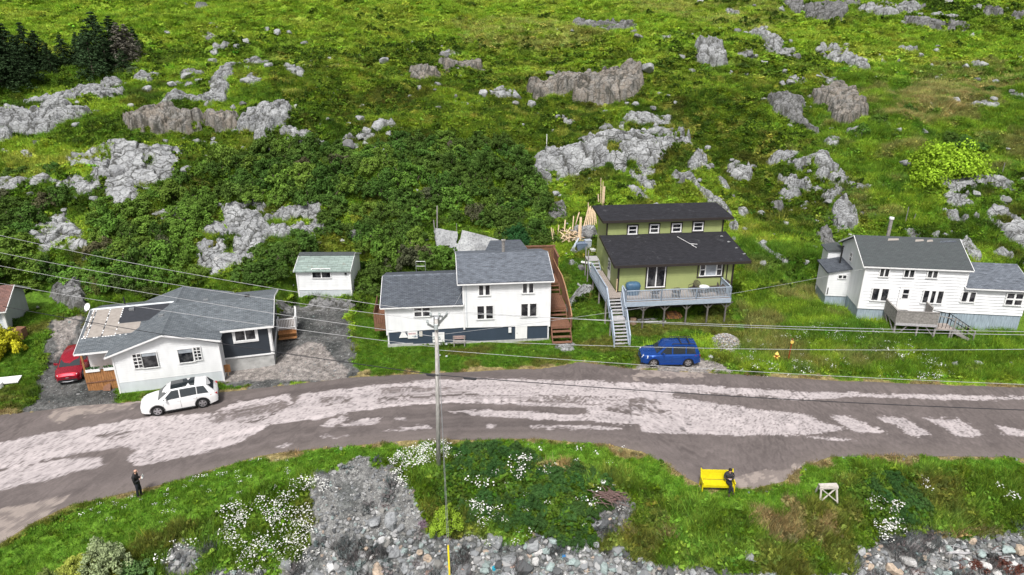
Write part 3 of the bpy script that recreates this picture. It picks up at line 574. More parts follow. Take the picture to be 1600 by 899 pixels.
def rock_patch(name, label, poly, hmax, cell, ang, stretch, rough, mi, seed):
    poly = np.array(poly, float)
    y0, y1 = poly[:, 1].min(), poly[:, 1].max()
    cpt = ground([(poly[:, 0].mean(), poly[:, 1].mean())])[0]; D = depth_at(cpt)
    hp = hmax * .75 * FPX / D * .92                          # pixels the rock will rise
    q = poly.copy(); q[:, 1] = poly[:, 1] + min(hp * .6, (y1 - y0) * .35) * (y1 - poly[:, 1]) / max(y1 - y0, 1)
    ce = q.mean(0); q = ce + (q - ce) * [1.16, 1.14]
    G = ground(q); P2 = G[:, :2]; rough = rough * (.34 if name == 'slab' else .8)
    g = max(.09, min(D * .0022, .22))
    mn = P2.min(0) - .8; mx = P2.max(0) + .8
    nx = int((mx[0] - mn[0]) / g) + 2; ny = int((mx[1] - mn[1]) / g) + 2
    X, Y = np.meshgrid(mn[0] + np.arange(nx) * g, mn[1] + np.arange(ny) * g); x = X.ravel(); y = Y.ravel()
    # signed distance to the outline
    d = np.full(x.shape, 1e9)
    for i in range(len(P2)):
        a = P2[i]; b = P2[(i + 1) % len(P2)]; ab = b - a; t = np.clip(((x - a[0]) * ab[0] + (y - a[1]) * ab[1]) / (ab @ ab + 1e-9), 0, 1)
        d = np.minimum(d, np.hypot(x - a[0] - t * ab[0], y - a[1] - t * ab[1]))
    ins = inpoly(x, y, [tuple(p) for p in P2]); d = np.where(ins, d, -d)
    d = d + .35 * fbm(x / 1.1, y / 1.1, seed, 3) * min(1, hmax + .3)
    ca, sa = math.cos(R(ang)), math.sin(R(ang))
    wx = x + .25 * fbm(x / .9, y / .9, seed + 3, 2); wy = y + .25 * fbm(x / .9, y / .9, seed + 4, 2)
    u = (wx * ca + wy * sa) / (cell * stretch); v = (-wx * sa + wy * ca) / cell
    f1, f2, cx, cy, ci, cj = voronoi(u, v, seed)
    tu = (_h(ci, cj, seed + 11) - .5) * 1.0; tv = (_h(ci, cj, seed + 12) - .65) * 1.1; oh = _h(ci, cj, seed + 13) - .5
    fac = rough * cell * (.26 * oh + .50 * tu * (u - cx) * stretch + .62 * tv * (v - cy))
    f1b, f2b, cxb, cyb, cib, cjb = voronoi(u * 2.6 + 3, v * 2.6, seed + 20)
    fac = fac + rough * cell * (.09 * (_h(cib, cjb, seed + 21) - .5) + .20 * (_h(cib, cjb, seed + 22) - .5) * (v * 2.6 - cyb) + .22 * (_h(cib, cjb, seed + 24) - .5) * (u * 2.6 + 3 - cxb))
    e1 = (f2 - f1); cw = max(.07, .85 * g / cell); crk = 1 - sstep(.3 * cw, cw, e1); cwb = max(.10, 2.6 * g / cell); crkb = (1 - sstep(.2 * cwb, cwb, f2b - f1b)) * .55 * (_h(cib, cjb, seed + 23) > .35)
    prof = hmax * (sstep(-.05, (.22 if name == 'crag' else .2) * cell + .1, d) * .85 + .15 * sstep(0, 2.5 * cell, d))
    f = sstep(-.1, .4, d)
    z = macro(x, y) + hum(x, y) + .08 + prof + f * fac - f * (crk * .20 * cell + crkb * .05 * cell) - hollow(x, y) * (hmax * .9 + .55) * (.15 if name == 'slab' else 1) + f * .025 * fbm(x / .4, y / .4, seed + 31, 2)
    z = np.where(d < 0, z - .9 * sstep(0, .5, -d), z)
    keep = d.reshape(ny, nx) > -.45
    idx = np.arange(nx * ny).reshape(ny, nx)
    k = keep[:-1, :-1] & keep[:-1, 1:] & keep[1:, 1:] & keep[1:, :-1]
    F = np.stack([idx[:-1, :-1][k], idx[:-1, 1:][k], idx[1:, 1:][k], idx[1:, :-1][k]], 1)
    if not len(F): return
    us, inv = np.unique(F, return_inverse=True); F = inv.reshape(F.shape)
    c = np.array([x[us].mean(), y[us].mean(), 0]); V = np.stack([x[us], y[us], z[us]], 1); c[2] = V[:, 2].min() + .4
    me = mesh_np(name, V - c, F, False)
    au = me.attributes.new('ruv', 'FLOAT_VECTOR', 'POINT'); au.data.foreach_set('vector', np.stack([u, v, z / cell], 1)[us].astype(np.float32).ravel())
    a = me.attributes.new('crack', 'FLOAT', 'POINT'); a.data.foreach_set('value', np.clip(np.maximum(crk * .8, crkb * .3)[us], 0, 1).astype(np.float32))
    cm = (M_ROCK, M_ROCKD, M_ROCKB)[mi]
    o = obj_me({'slab': 'rock_slab', 'outcrop': 'rock_outcrop', 'crag': 'rock_crag'}[name], me, cm, None, c)
    tag(o, label, 'rock', None, 'thing')
    ROCKPOLY.append((P2, hmax)); LAND.append((poly[:, 0].mean(), poly[:, 1].mean(), label))
for i, (nm, lb, pl, h, ce, an, stt, ro, mi) in enumerate(OUT):
  if 'fallen slab' in lb and 'thin' not in lb or 'large tilted slab standing' in lb: LAND.append((np.mean([p[0] for p in pl]), np.mean([p[1] for p in pl]), lb))
  else: rock_patch(nm, lb, pl, h, ce, an, stt, ro, mi, 200 + i * 7)

USED = set(o['label'] for o in bpy.data.objects if 'label' in o)
def where_words(px, py, what, k=0):
    """unique wording: the thing and where it lies relative to a rock or building that can be found"""
    L = sorted(LAND, key=lambda l: (l[0] - px) ** 2 + ((l[1] - py) * 1.3) ** 2)
    for adj in ('', 'close ', 'just '):
        for (lx, ly, w) in L[:60]:
            dx, dy = px - lx, py - ly
            if abs(dy) > abs(dx) * .8: rel = 'uphill of' if dy < 0 else 'downhill of'
            else: rel = 'left of' if dx < 0 else 'right of'
            s = f'{what} {adj}{rel} the {w}'
            if len(s.split()) <= 16 and s not in USED:
                USED.add(s); return s
    return what
def boulder_mesh(seed, flat=.7, blocky=.5, sub=2):
    r = random.Random(seed); bm = bmesh.new()
    pts = []
    for i in range(16):
        v = Vector((r.gauss(0, 1), r.gauss(0, 1), r.gauss(0, 1))).normalized()
        if blocky: v = Vector([math.copysign(abs(c) ** (1 - .55 * blocky), c) for c in v])
        pts.append(bm.verts.new((v.x * r.uniform(.8, 1.1), v.y * r.uniform(.7, .95), v.z * flat)))
    ret = bmesh.ops.convex_hull(bm, input=pts)
    bmesh.ops.delete(bm, geom=[g for g in ret['geom_interior'] if isinstance(g, bmesh.types.BMVert)], context='VERTS')
    bmesh.ops.triangulate(bm, faces=bm.faces[:])
    if sub:
        bmesh.ops.bevel(bm, geom=bm.edges[:], offset=.07, segments=1, affect='EDGES', profile=.5)
        bmesh.ops.triangulate(bm, faces=bm.faces[:])
    if sub > 1:
        bmesh.ops.subdivide_edges(bm, edges=bm.edges[:], cuts=1, use_grid_fill=True)
        for v in bm.verts: v.co += Vector((r.uniform(-1, 1), r.uniform(-1, 1), r.uniform(-1, 1))) * .018
    me = bpy.data.meshes.new('boulder'); bm.to_mesh(me); bm.free(); me.update(); return me
BM = [boulder_mesh(i, .55 + .1 * (i % 4), .3 + .15 * (i % 3)) for i in range(10)]
BMD = [m.copy() for m in BM]
for m in BM: m.materials.append(M_ROCK)
for m in BMD: m.materials.append(M_ROCKD)
# small ledges between the big outcrops: centre, half sizes in the photograph, height
for i, (px, py, rx, ry, h) in enumerate([(300,117,20,7,.5),(405,100,22,5,.4),(463,112,16,6,.4),(287,134,14,5,.4),(332,60,13,5,.4),(347,76,14,5,.4),(225,125,14,8,.5),(395,126,14,6,.5),(545,225,17,9,.6),(602,196,15,7,.6),(468,210,24,11,.6),(492,224,16,7,.5),(1228,84,14,7,.6),(1240,129,14,6,.5),(1166,86,12,5,.4),
    (1348,291,30,4,.4),(1105,262,15,7,.5),(1064,276,13,7,.5),(1182,266,14,8,.5),(1010,268,13,6,.4),(960,201,17,5,.4),(1528,101,12,5,.5),(1561,312,15,8,.5),(1425,366,16,5,.4),(424,250,14,7,.6),(30,242,20,4,.3),(1335,212,16,7,.5),(575,215,12,6,.5),(1160,333,10,6,.4),(1256,405,14,6,.4),(1590,150,12,5,.4),(1420,80,18,5,.4),(700,88,14,4,.4),(785,150,16,7,.6),(1142,20,10,4,.4),(1040,60,9,4,.4),(880,190,12,4,.3),(1300,225,12,5,.4)]):
    q = [(px + rx * (1 + .25 * math.sin(i * 3 + k * 2.3)) * math.cos(k * .785), py + ry * (1 + .25 * math.cos(i + k * 1.9)) * math.sin(k * .785) + rx * .12 * math.cos(k * .785)) for k in range(8)]
    rock_patch('outcrop', where_words(px, py, 'low broken grey ledge'), q, h, .9, (40 if px < 1000 else 140), 1.8, .8, 0, 1200 + i * 7)
BOULD = [(327,60,6),(352,68,9),(371,72,6),(387,63,8),(335,80,8),(333,94,7),(262,50,5),(417,45,6),(434,50,8),(452,51,6),(477,67,7),(313,8,12),(290,7,5),(404,98,8),(420,101,8),(455,109,8),(470,115,9),(384,125,10),(398,123,5),
 (293,117,12),(312,126,8),(268,130,9),(227,120,9),(243,116,8),(232,139,9),(363,167,6),(380,162,8),(413,163,9),(462,166,6),(335,225,9),(355,242,7),(290,263,11),(427,257,13),(478,257,5),(307,220,7),(319,222,5),(258,220,7),
 (443,206,8),(460,204,10),(477,209,8),(452,219,9),(470,222,8),(490,219,7),(447,230,8),(457,238,6),(600,93,9),(695,85,8),(593,193,13),(572,202,9),(562,213,8),(545,225,14),(530,228,9),(573,223,8),(592,227,7),(600,235,8),(607,208,6),(635,210,8),
 (563,183,8),(545,193,6),(583,231,6),(785,147,11),(807,147,11),(806,161,7),(830,163,10),(840,178,5),(755,146,9),(712,150,5),(860,115,10),(1013,103,15),(832,125,6),(993,163,7),(997,57,8),(942,200,9),(955,203,6),(890,193,5),(970,197,6),(1020,168,8),(817,195,6),
 (920,365,13),(772,337,11),(553,362,15),(669,372,8),(544,225,9),(1094,3,7),(1178,8,5),(1141,113,6),(1165,115,4),(1064,88,7),(1124,45,5),(1151,49,8),(1225,83,9),(1244,88,8),(1235,64,6),(1192,96,5),(1171,84,6),(1180,87,5),(1225,111,6),
 (1235,128,9),(1222,130,6),(1281,73,4),(1365,120,5),(1462,80,8),(1465,72,5),(1467,118,6),(1455,101,4),(1509,103,7),(1536,100,8),(1492,155,10),(1455,162,6),(1556,127,6),(1580,142,7),(1526,125,8),(1597,46,6),(1391,147,3),(1404,204,8),(1445,204,6),(1575,233,5),
 (1414,253,11),(1482,3,10),(1575,13,5),(1170,258,7),(1144,306,6),(1065,279,9),(1104,264,8),(1163,357,6),(1188,333,8),(1168,409,7),(1259,409,7),(1138,340,7),(1570,311,9),(1462,364,8),(1526,301,8),(1477,366,6),(1488,362,5),(1169,866,10),(1345,858,9),(1110,557,5),
 (1117,551,4),(60,480,4),(118,463,5),(1190,517,4),(1410,560,5),(1492,568,7),(1528,566,7),(1580,568,6),(1214,571,5),(1186,563,4),(885,396,4),(893,390,4),(1022,412,4),(420,250,7),(346,205,4),(500,194,4),(512,186,5),(640,150,4),(680,140,4),(735,168,4),(1030,145,5),(1045,150,5),(1055,160,4)]
def put_boulder(px, py, r, what=None, sink=.25, group=None, sq=None, hf=height):
    g = ground([(px, py + r * .55)], hf)[0]; D = depth_at(g); s = r * D / FPX
    k = rnd.randrange(10); me = (BM if rnd.random() < .72 else BMD)[k]
    o = bpy.data.objects.new('boulder', me); COL.objects.link(o)
    o.location = (g[0], g[1], g[2] + s * (.62 - sink)); q = sq or rnd.uniform(.8, 1.25)
    o.scale = (s * q ** .5, s * rnd.uniform(.8, 1.1), s * rnd.uniform(.85, 1.15)); o.rotation_euler = (rnd.uniform(-.25, .25), rnd.uniform(-.25, .25), rnd.uniform(0, 6.3))
    o['category'] = 'boulder'
    if group: o['group'] = group
    size = 'tiny' if r < 5.5 else 'small' if r < 8 else 'middling' if r < 11 else 'large'
    o['label'] = what or where_words(px, py, f'{size} grey boulder')
    ROCK_XY.append((g[0], g[1], s * .9))
    return o
for (px, py, r) in BOULD: put_boulder(px, py, r)
rb = random.Random(77); extra = []
for (nm, lb, pl, *_r) in OUT:
    pa = np.array(pl, float); c = pa.mean(0)
    for k in range(2 if len(pl) < 7 else 4):
        i = rb.randrange(len(pl)); p = pa[i] + (pa[i] - c) / (np.linalg.norm(pa[i] - c) + 1e-6) * rb.uniform(4, 13) + [rb.uniform(-6, 6), rb.uniform(1, 5)]
        if 3 < p[0] < 1597 and 3 < p[1] < 420 and len(BOULD) + len(extra) < 296 and all(abs(p[0] - e[0]) + abs(p[1] - e[1]) > 9 for e in extra): extra.append((p[0], p[1], rb.uniform(3.2, 7.5)))
for (px, py, r) in extra: put_boulder(float(px), float(py), r)
# ---------------------------------------------------------------- shore rubble, scree and gravel
def slabstone_mesh(seed):
    r = random.Random(seed); bm = bmesh.new(); pts = []
    n = r.randint(5, 7)
    for z in (-1, 1):
        for k in range(n):
            a = 6.283 * (k + r.uniform(-.25, .25)) / n; rr = r.uniform(.75, 1.05)
            pts.append(bm.verts.new((math.cos(a) * rr, math.sin(a) * rr * .75, z * r.uniform(.28, .42))))
    bmesh.ops.convex_hull(bm, input=pts)
    bmesh.ops.bevel(bm, geom=bm.edges[:], offset=.06, segments=1, affect='EDGES', profile=.5)
    me = bpy.data.meshes.new('shore_stone'); bm.to_mesh(me); bm.free(); me.update(); return me
def stone_mat(name, c):
    return rock_mat(name, tuple(v * .75 for v in c), tuple(min(1, v * 1.2) for v in c), .2)
SM = dict(grey=stone_mat('stone_grey', (.30, .31, .32)), pale=stone_mat('stone_pale', (.58, .57, .56)), green=stone_mat('stone_green', (.33, .40, .39)), dark=stone_mat('stone_dark', (.13, .13, .14)), tan=stone_mat('stone_tan', (.50, .40, .31)), pink=stone_mat('stone_pink', (.46, .31, .26)))
SS = {}
for k, m in SM.items():
    L = []
    for i in range(7):
        me = slabstone_mesh(300 + i) if i < 4 else boulder_mesh(320 + i, .7, .5, 1)
        me.materials.append(m); L.append(me)
    SS[k] = L
BIG = [(771,838,18,'grey','large rounded grey boulder below the yellow-green shrub, flowers on it'),(611,813,13,'grey','squarish dark grey block on the upper scree'),(586,812,13,'grey','upright wedge of grey rock left of the squarish block'),(626,824,8,'grey','grey block leaning right of the squarish block'),
       (617,862,11,'grey','tall striped grey block standing in the rubble'),(833,852,12,'grey','angular grey rock at the edge of the dark foliage'),(853,858,8,'green','green-grey stone right of the angular grey rock'),(934,819,9,'grey','long grey rock below the heap of driftwood'),(891,876,9,'green','pale blue-green rock near the bottom edge'),(944,886,10,'green','flat green-grey slab near the bottom edge'),
       (837,877,8,'pale','white squared stone in the middle of the rubble'),(727,888,8,'pink','reddish stone right of the yellow cable guard'),(590,889,13,'tan','tan pointed rock at the bottom edge left of the cable'),(796,872,12,'grey','broad grey stone under the large rounded boulder'),(763,869,5,'pale','small white stone below the large rounded boulder'),
       (572,856,5,'tan','rounded cream stone on the left of the rubble'),(655,862,6,'tan','rounded salmon stone right of the tall striped block'),(668,872,7,'tan','brownish stone beside the salmon one'),(663,878,6,'pale','white stone under the brownish one'),(497,895,10,'grey','dark grey block at the bottom left of the scree'),
       (632,887,9,'grey','grey boulder at the bottom edge under the striped block'),(602,880,8,'grey','small grey block left of the striped one'),(566,868,6,'grey','squat grey block below the cream stone'),(693,895,9,'grey','wedge-shaped stone at the foot of the cable guard'),(860,885,9,'green','blue-grey block below the white squared stone'),
       (1417,873,13,'pale','large pale angular slab at the right-hand shore'),(1440,872,9,'tan','brownish slab beside the large pale one'),(1397,888,12,'tan','beige slab by the bottom edge on the right'),(1345,893,11,'grey','grey slab at the bottom edge below the white flowers'),(1452,851,9,'pale','pale slab lowest on the bank above the driftwood'),
       (1469,858,7,'pale','white stone beside the driftwood'),(1500,862,7,'pale','white squared stone right of the driftwood'),(1537,882,9,'pale','bright white block near the right-hand bottom'),(1573,857,11,'green','large blue-grey slab at the far right shore'),(1593,858,10,'tan','sandy slab cut off by the right edge'),
       (1532,863,8,'green','greenish slab above the bright white block'),(1557,893,9,'pale','long white stone at the bottom right'),(1476,893,11,'green','mint-green slab at the bottom edge on the right'),(1585,879,6,'pale','rounded white stone in the seaweed')]
def put_stone(g, s, col, label, group, k=None):
    me = SS[col][rnd.randrange(7) if k is None else k]
    o = bpy.data.objects.new('shore_stone', me); COL.objects.link(o); o.location = (g[0], g[1], g[2] + s * .22)
    o.scale = (s * rnd.uniform(.9, 1.15), s * rnd.uniform(.75, 1.05), s * rnd.uniform(.7, 1.0)); o.rotation_euler = (rnd.uniform(-.4, .4), rnd.uniform(-.4, .4), rnd.uniform(0, 6.3))
    o['label'] = label; o['category'] = 'stone'
    if group: o['group'] = group
    return o
for (px, py, r, c, lb) in BIG:
    g = ground([(px, py + r * .4)], height)[0]; put_stone(g, 1.15 * r * depth_at(g) / FPX, c, lb, None)
COLN = dict(grey='grey', pale='whitish', green='blue-green', dark='dark', tan='tan', pink='reddish')
placed = [(b[0], b[1], b[2]) for b in BIG]; cand = []
RUBL = [(540, 858), (600, 838), (660, 842), (760, 852), (840, 845), (930, 840), (965, 862), (1060, 893), (1100, 899), (1100, 925), (480, 925), (500, 880)]
RUBR = [(1365, 862), (1420, 842), (1500, 848), (1560, 838), (1600, 835), (1640, 835), (1640, 925), (1220, 925), (1290, 893)]
RUBM = [(935, 785), (975, 775), (985, 800), (975, 830), (955, 850), (925, 840)]
r2 = random.Random(11); tries = 0
while len(placed) < len(BIG) + 258 and tries < 30000:
    tries += 1; P = r2.choice((RUBL, RUBL, RUBR, RUBR, RUBM) if tries % 9 == 0 else (RUBL, RUBR))
    x = r2.uniform(min(p[0] for p in P), max(p[0] for p in P)); y = r2.uniform(min(p[1] for p in P), max(p[1] for p in P))
    if not inpoly(np.array([x]), np.array([y]), P)[0]: continue
    r = r2.choice((3.6, 4.4, 5.2, 6.2, 7.5, 9))
    if any((x - a) ** 2 + ((y - b) * 1.2) ** 2 < (.80 * (r + c)) ** 2 for a, b, c in placed): continue
    placed.append((x, y, r))
gs = ground([(p[0], p[1]) for p in placed[len(BIG):]], height)
for (x, y, r), g in zip(placed[len(BIG):], gs):
    c = r2.choices(list(SS), (36, 20, 20, 12, 8, 4))[0]; side = 'left-hand' if x < 1150 else 'right-hand'
    put_stone(g, r * depth_at(g) / FPX, c, f"{'small' if r < 4.8 else 'middling' if r < 6.5 else 'larger'} {COLN[c]} angular stone {'near the bottom edge' if y > 880 else 'along the upper edge' if y < 855 else 'in the middle'} of the {side} shore rubble", f'{COLN[c]} stones of the {side} shore rubble')

for (px, py, L_, W_, T_, rz, tx, lb) in ((697, 384, 2.1, 1.9, .9, 8, 38, 'large tilted slab standing behind the white two-storey house'), (747, 390, 3.7, 1.7, .8, -24, 40, 'longest of the fallen slabs behind the white two-storey house'), (722, 401, 2.6, .9, .6, -30, 30, 'lower fallen slab wedged against the two-storey roof')):
    g = ground([(px, py)], height)[0]; bm = bmesh.new(); bmesh.ops.create_cube(bm, size=1.0); bmesh.ops.subdivide_edges(bm, edges=bm.edges[:], cuts=3, use_grid_fill=True)
    for v in bm.verts: v.co = Vector((v.co.x * L_ * (1 + .18 * v.co.y), v.co.y * W_ * (1 - .25 * v.co.x), v.co.z * T_)) + Vector([rnd.uniform(-.07, .07) for _ in range(3)])
    bmesh.ops.triangulate(bm, faces=bm.faces[:]); me = bpy.data.meshes.new('fallen_slab'); bm.to_mesh(me); bm.free(); o = obj_me('fallen_rock', me, M_ROCK, None, (g[0], g[1], g[2] + .55)); o.rotation_euler = (R(tx), R(6), R(rz)); tag(o, lb, 'rock', None, 'thing')
def stuff_inst(name, pts, scl, rot, tint, srcs, idx, label=None):
    """one object: points that carry copies of a few small meshes, each copy with its own tint"""
    n = len(pts)
    me = bpy.data.meshes.new(name); me.vertices.add(n); me.vertices.foreach_set('co', np.asarray(pts, np.float32).ravel())
    a = me.attributes.new('sc', 'FLOAT_VECTOR', 'POINT'); a.data.foreach_set('vector', np.asarray(scl, np.float32).ravel())
    a = me.attributes.new('ro', 'FLOAT_VECTOR', 'POINT'); a.data.foreach_set('vector', np.asarray(rot, np.float32).ravel())
    a = me.attributes.new('tint', 'FLOAT_COLOR', 'POINT'); c = np.ones((n, 4), np.float32); c[:, :3] = tint; a.data.foreach_set('color', c.ravel())
    a = me.attributes.new('pick', 'INT', 'POINT'); a.data.foreach_set('value', np.asarray(idx, np.int32))
    o = obj_me(name, me); tag(o, label, None, None, 'stuff')
    ng = bpy.data.node_groups.new(name + '_scatter', 'GeometryNodeTree')
    ng.interface.new_socket('Geometry', in_out='INPUT', socket_type='NodeSocketGeometry'); ng.interface.new_socket('Geometry', in_out='OUTPUT', socket_type='NodeSocketGeometry')
    gi = ng.nodes.new('NodeGroupInput'); go = ng.nodes.new('NodeGroupOutput'); jn = ng.nodes.new('GeometryNodeJoinGeometry')
    def named(t, nm):
        q = ng.nodes.new('GeometryNodeInputNamedAttribute'); q.data_type = t; q.inputs['Name'].default_value = nm; return q.outputs['Attribute']
    pk = named('INT', 'pick'); sc = named('FLOAT_VECTOR', 'sc'); ro = named('FLOAT_VECTOR', 'ro')
    for i, src in enumerate(srcs):
        cmp_ = ng.nodes.new('FunctionNodeCompare'); cmp_.data_type = 'INT'; cmp_.operation = 'EQUAL'; cmp_.inputs[3].default_value = i
        ng.links.new(pk, cmp_.inputs[2])
        oi = ng.nodes.new('GeometryNodeObjectInfo'); oi.inputs['Object'].default_value = src
        ip = ng.nodes.new('GeometryNodeInstanceOnPoints')
        ng.links.new(gi.outputs[0], ip.inputs['Points']); ng.links.new(cmp_.outputs[0], ip.inputs['Selection']); ng.links.new(oi.outputs['Geometry'], ip.inputs['Instance'])
        ng.links.new(sc, ip.inputs['Scale'])
        er = ng.nodes.new('FunctionNodeEulerToRotation'); ng.links.new(ro, er.inputs[0]); ng.links.new(er.outputs[0], ip.inputs['Rotation'])
        ng.links.new(ip.outputs[0], jn.inputs[0])
    ng.links.new(jn.outputs[0], go.inputs[0])
    md = o.modifiers.new('scatter', 'NODES'); md.node_group = ng
    return o
def src_obj(name, me):
    return bpy.data.objects.new(name, me)        # never linked to the scene: only a source
def tint_mat(name, rough=.8, spec=.2, trans=0.0, contrast=.3):
    m, nt, b = mat_new(name)
    at = N(nt, 'Attribute', attribute_name='tint'); at.attribute_type = 'INSTANCER'
    lf = N(nt, 'Attribute', attribute_name='leafv')
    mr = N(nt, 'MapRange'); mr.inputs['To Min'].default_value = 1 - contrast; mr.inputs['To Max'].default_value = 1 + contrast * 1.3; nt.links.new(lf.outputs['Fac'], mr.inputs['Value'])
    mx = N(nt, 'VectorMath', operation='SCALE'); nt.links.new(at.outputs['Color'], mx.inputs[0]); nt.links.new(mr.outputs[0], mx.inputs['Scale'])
    nt.links.new(mx.outputs[0], b.inputs['Base Color']); b.inputs['Roughness'].default_value = rough; b.inputs['Specular IOR Level'].default_value = spec
    if trans:
        tr = N(nt, 'BsdfTranslucent'); ms = N(nt, 'MixShader'); ms.inputs[0].default_value = trans
        out = nt.nodes['Material Output']; nt.links.new(mx.outputs[0], tr.inputs[0]); nt.links.new(b.outputs[0], ms.inputs[1]); nt.links.new(tr.outputs[0], ms.inputs[2]); nt.links.new(ms.outputs[0], out.inputs[0])
    return m
M_PEB = tint_mat('pebble', .9, .2)
pebs = []
for i in range(4):
    me = boulder_mesh(400 + i, .6, .4, 0); me.materials.append(M_PEB)
    a = me.attributes.new('leafv', 'FLOAT', 'POINT'); a.data.foreach_set('value', np.full(len(me.vertices), .45, np.float32)); pebs.append(src_obj('pebble', me))
def scatter_stones():
    g = np.random.default_rng(5)
    X = []; 
    # shore and scree
    x = g.uniform(-45, 48, 150000); y = g.uniform(22, 66, 150000); cv = cover(x, y)
    s = (cv['bare'] | (cv['grv'] & (g.random(len(x)) < .45))) & ~cv['blocked']
    s |= (g.random(len(x)) < .06) & (cv['dl'] > 0) & (cv['dl'] < .5)
    x, y = x[s], y[s]; dl = cv['dl'][s]; n = len(x)
    big = np.clip((dl - 2.5) / 4, 0, 1)
    sz = np.exp(g.normal(-3.1, .45, n)) * (1 + 1.6 * big) * np.where(dl < 0, .62, 1)
    pal = np.array([(.27, .28, .29), (.42, .42, .42), (.13, .135, .14), (.34, .33, .31), (.30, .36, .35), (.6, .6, .6), (.4, .32, .26)]); pi = g.choice(7, n, p=[.3, .2, .22, .1, .1, .05, .03])
    t = pal[pi] * g.uniform(.65, 1.2, (n, 1)) * np.where(dl < 0, .62, .85)[:, None]; z = height(x, y) + sz * .15
    stuff_inst('gravel', np.stack([x, y, z], 1), sz[:, None] * g.uniform(.7, 1.3, (n, 3)), g.uniform(-1, 1, (n, 3)) * [.5, .5, 3.1], t, pebs, g.integers(0, 4, n), 'loose grey gravel and small stones of the shore and driveways')
    # stray stones on the hill
    x = g.uniform(-70, 80, 9000); y = g.uniform(58, 125, 9000)
    k = fbm(x / 9, y / 7, 500, 3) + .5 * fbm(x / 2, y / 2, 501, 2) > .66; x, y = x[k], y[k]; n = len(x); sz = np.exp(g.normal(-1.5, .42, n))
    t = np.array([.36, .36, .36]) * g.uniform(.7, 1.25, (n, 1)); z = height(x, y)
    stuff_inst('hillside_stones', np.stack([x, y, z], 1), sz[:, None] * g.uniform(.7, 1.3, (n, 3)), g.uniform(-1, 1, (n, 3)) * [.4, .4, 3.1], t, pebs, g.integers(0, 4, n), 'stray grey stones lying in the heath')
scatter_stones()
# ---------------------------------------------------------------- plants
def leaf_cloud(name, centers, per, lr, leaf, seed, up=.5, elong=1.5, mat=None, tri=False, jitter_v=.25):
    """many small leaf faces round a set of centres (c, radius, value)"""
    g = np.random.default_rng(seed); V = []; val = []
    for (c, r, v) in centers:
        n = per; d = g.normal(size=(n, 3)); d /= np.linalg.norm(d, axis=1)[:, None]; rad = r * (.55 + .5 * g.random(n) ** .6)
        p = np.asarray(c) + d * rad[:, None] * [1, 1, .75]
        nrm = d * .8 + g.normal(size=(n, 3)) * .55 + [0, 0, up]; nrm /= np.linalg.norm(nrm, axis=1)[:, None]
        t = np.cross(nrm, g.normal(size=(n, 3))); t /= np.linalg.norm(t, axis=1)[:, None] + 1e-9; b = np.cross(nrm, t)
        L = leaf * g.uniform(.7, 1.35, n)[:, None]; W = L / elong
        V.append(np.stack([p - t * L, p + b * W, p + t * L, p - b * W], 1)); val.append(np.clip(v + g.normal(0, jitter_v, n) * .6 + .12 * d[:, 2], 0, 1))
    V = np.concatenate(V); val = np.concatenate(val); n = len(V)
    if tri:
        V = V[:, :3]; F = np.arange(n * 3).reshape(n, 3); k = 3
    else: F = np.arange(n * 4).reshape(n, 4); k = 4
    me = mesh_np(name, V.reshape(-1, 3), F, False)
    a = me.attributes.new('leafv', 'FLOAT', 'POINT'); a.data.foreach_set('value', np.repeat(val, k).astype(np.float32))
    if mat: me.materials.append(mat)
    return me
def blades(name, n, h, spread, w, seed, mat, lean=.5):
    g = np.random.default_rng(seed); a = g.uniform(0, 6.283, n); r = spread * g.random(n) ** .5; H = h * g.uniform(.55, 1.15, n)
    bx = np.cos(a) * r; by = np.sin(a) * r; la = g.uniform(0, 6.283, n); tx = bx + np.cos(la) * H * lean; ty = by + np.sin(la) * H * lean
    wa = g.uniform(0, 6.283, n); wx = np.cos(wa) * w; wy = np.sin(wa) * w; z0 = np.full(n, -.03)
    V = np.stack([np.stack([bx - wx, by - wy, z0], 1), np.stack([bx + wx, by + wy, z0], 1), np.stack([tx, ty, H], 1)], 1)
    me = mesh_np(name, V.reshape(-1, 3), np.arange(n * 3).reshape(n, 3), False)
    val = np.repeat(g.random(n), 3); val[2::3] = np.clip(val[2::3] + .2, 0, 1)
    at = me.attributes.new('leafv', 'FLOAT', 'POINT'); at.data.foreach_set('value', val.astype(np.float32)); me.materials.append(mat); return me
M_LEAFI = tint_mat('leaf_tinted', .8, .1, .25, .42)
g0 = np.random.default_rng(2)
def dome(n, R_, h, seed):
    g = np.random.default_rng(seed); out = []
    for i in range(n):
        a = g.uniform(0, 6.283); r = R_ * g.random() ** .55; z = h * (1 - (r / R_) ** 2) * g.uniform(.55, 1.0)
        out.append(((math.cos(a) * r, math.sin(a) * r, z), R_ * .24 * g.uniform(.7, 1.3), g.uniform(.2, .75)))
    return out
heath = [src_obj('heath_clump', leaf_cloud('heath_clump', dome(7, .30, .16, 20 + i), 8, 0, .050, 30 + i, .7, 1.4, M_LEAFI, True)) for i in range(4)]
grass = [src_obj('grass_tuft', blades('grass_tuft', 34, .20, .26, .013, 50 + i, M_LEAFI, .55)) for i in range(3)]
tallg = [src_obj('tall_tuft', blades('tall_tuft', 40, .50, .26, .016, 60 + i, M_LEAFI, .55)) for i in range(3)]
broad = [src_obj('leafy_clump', leaf_cloud('leafy_clump', dome(6, .32, .28, 70 + i), 9, 0, .075, 80 + i, .9, 1.6, M_LEAFI)) for i in range(3)]
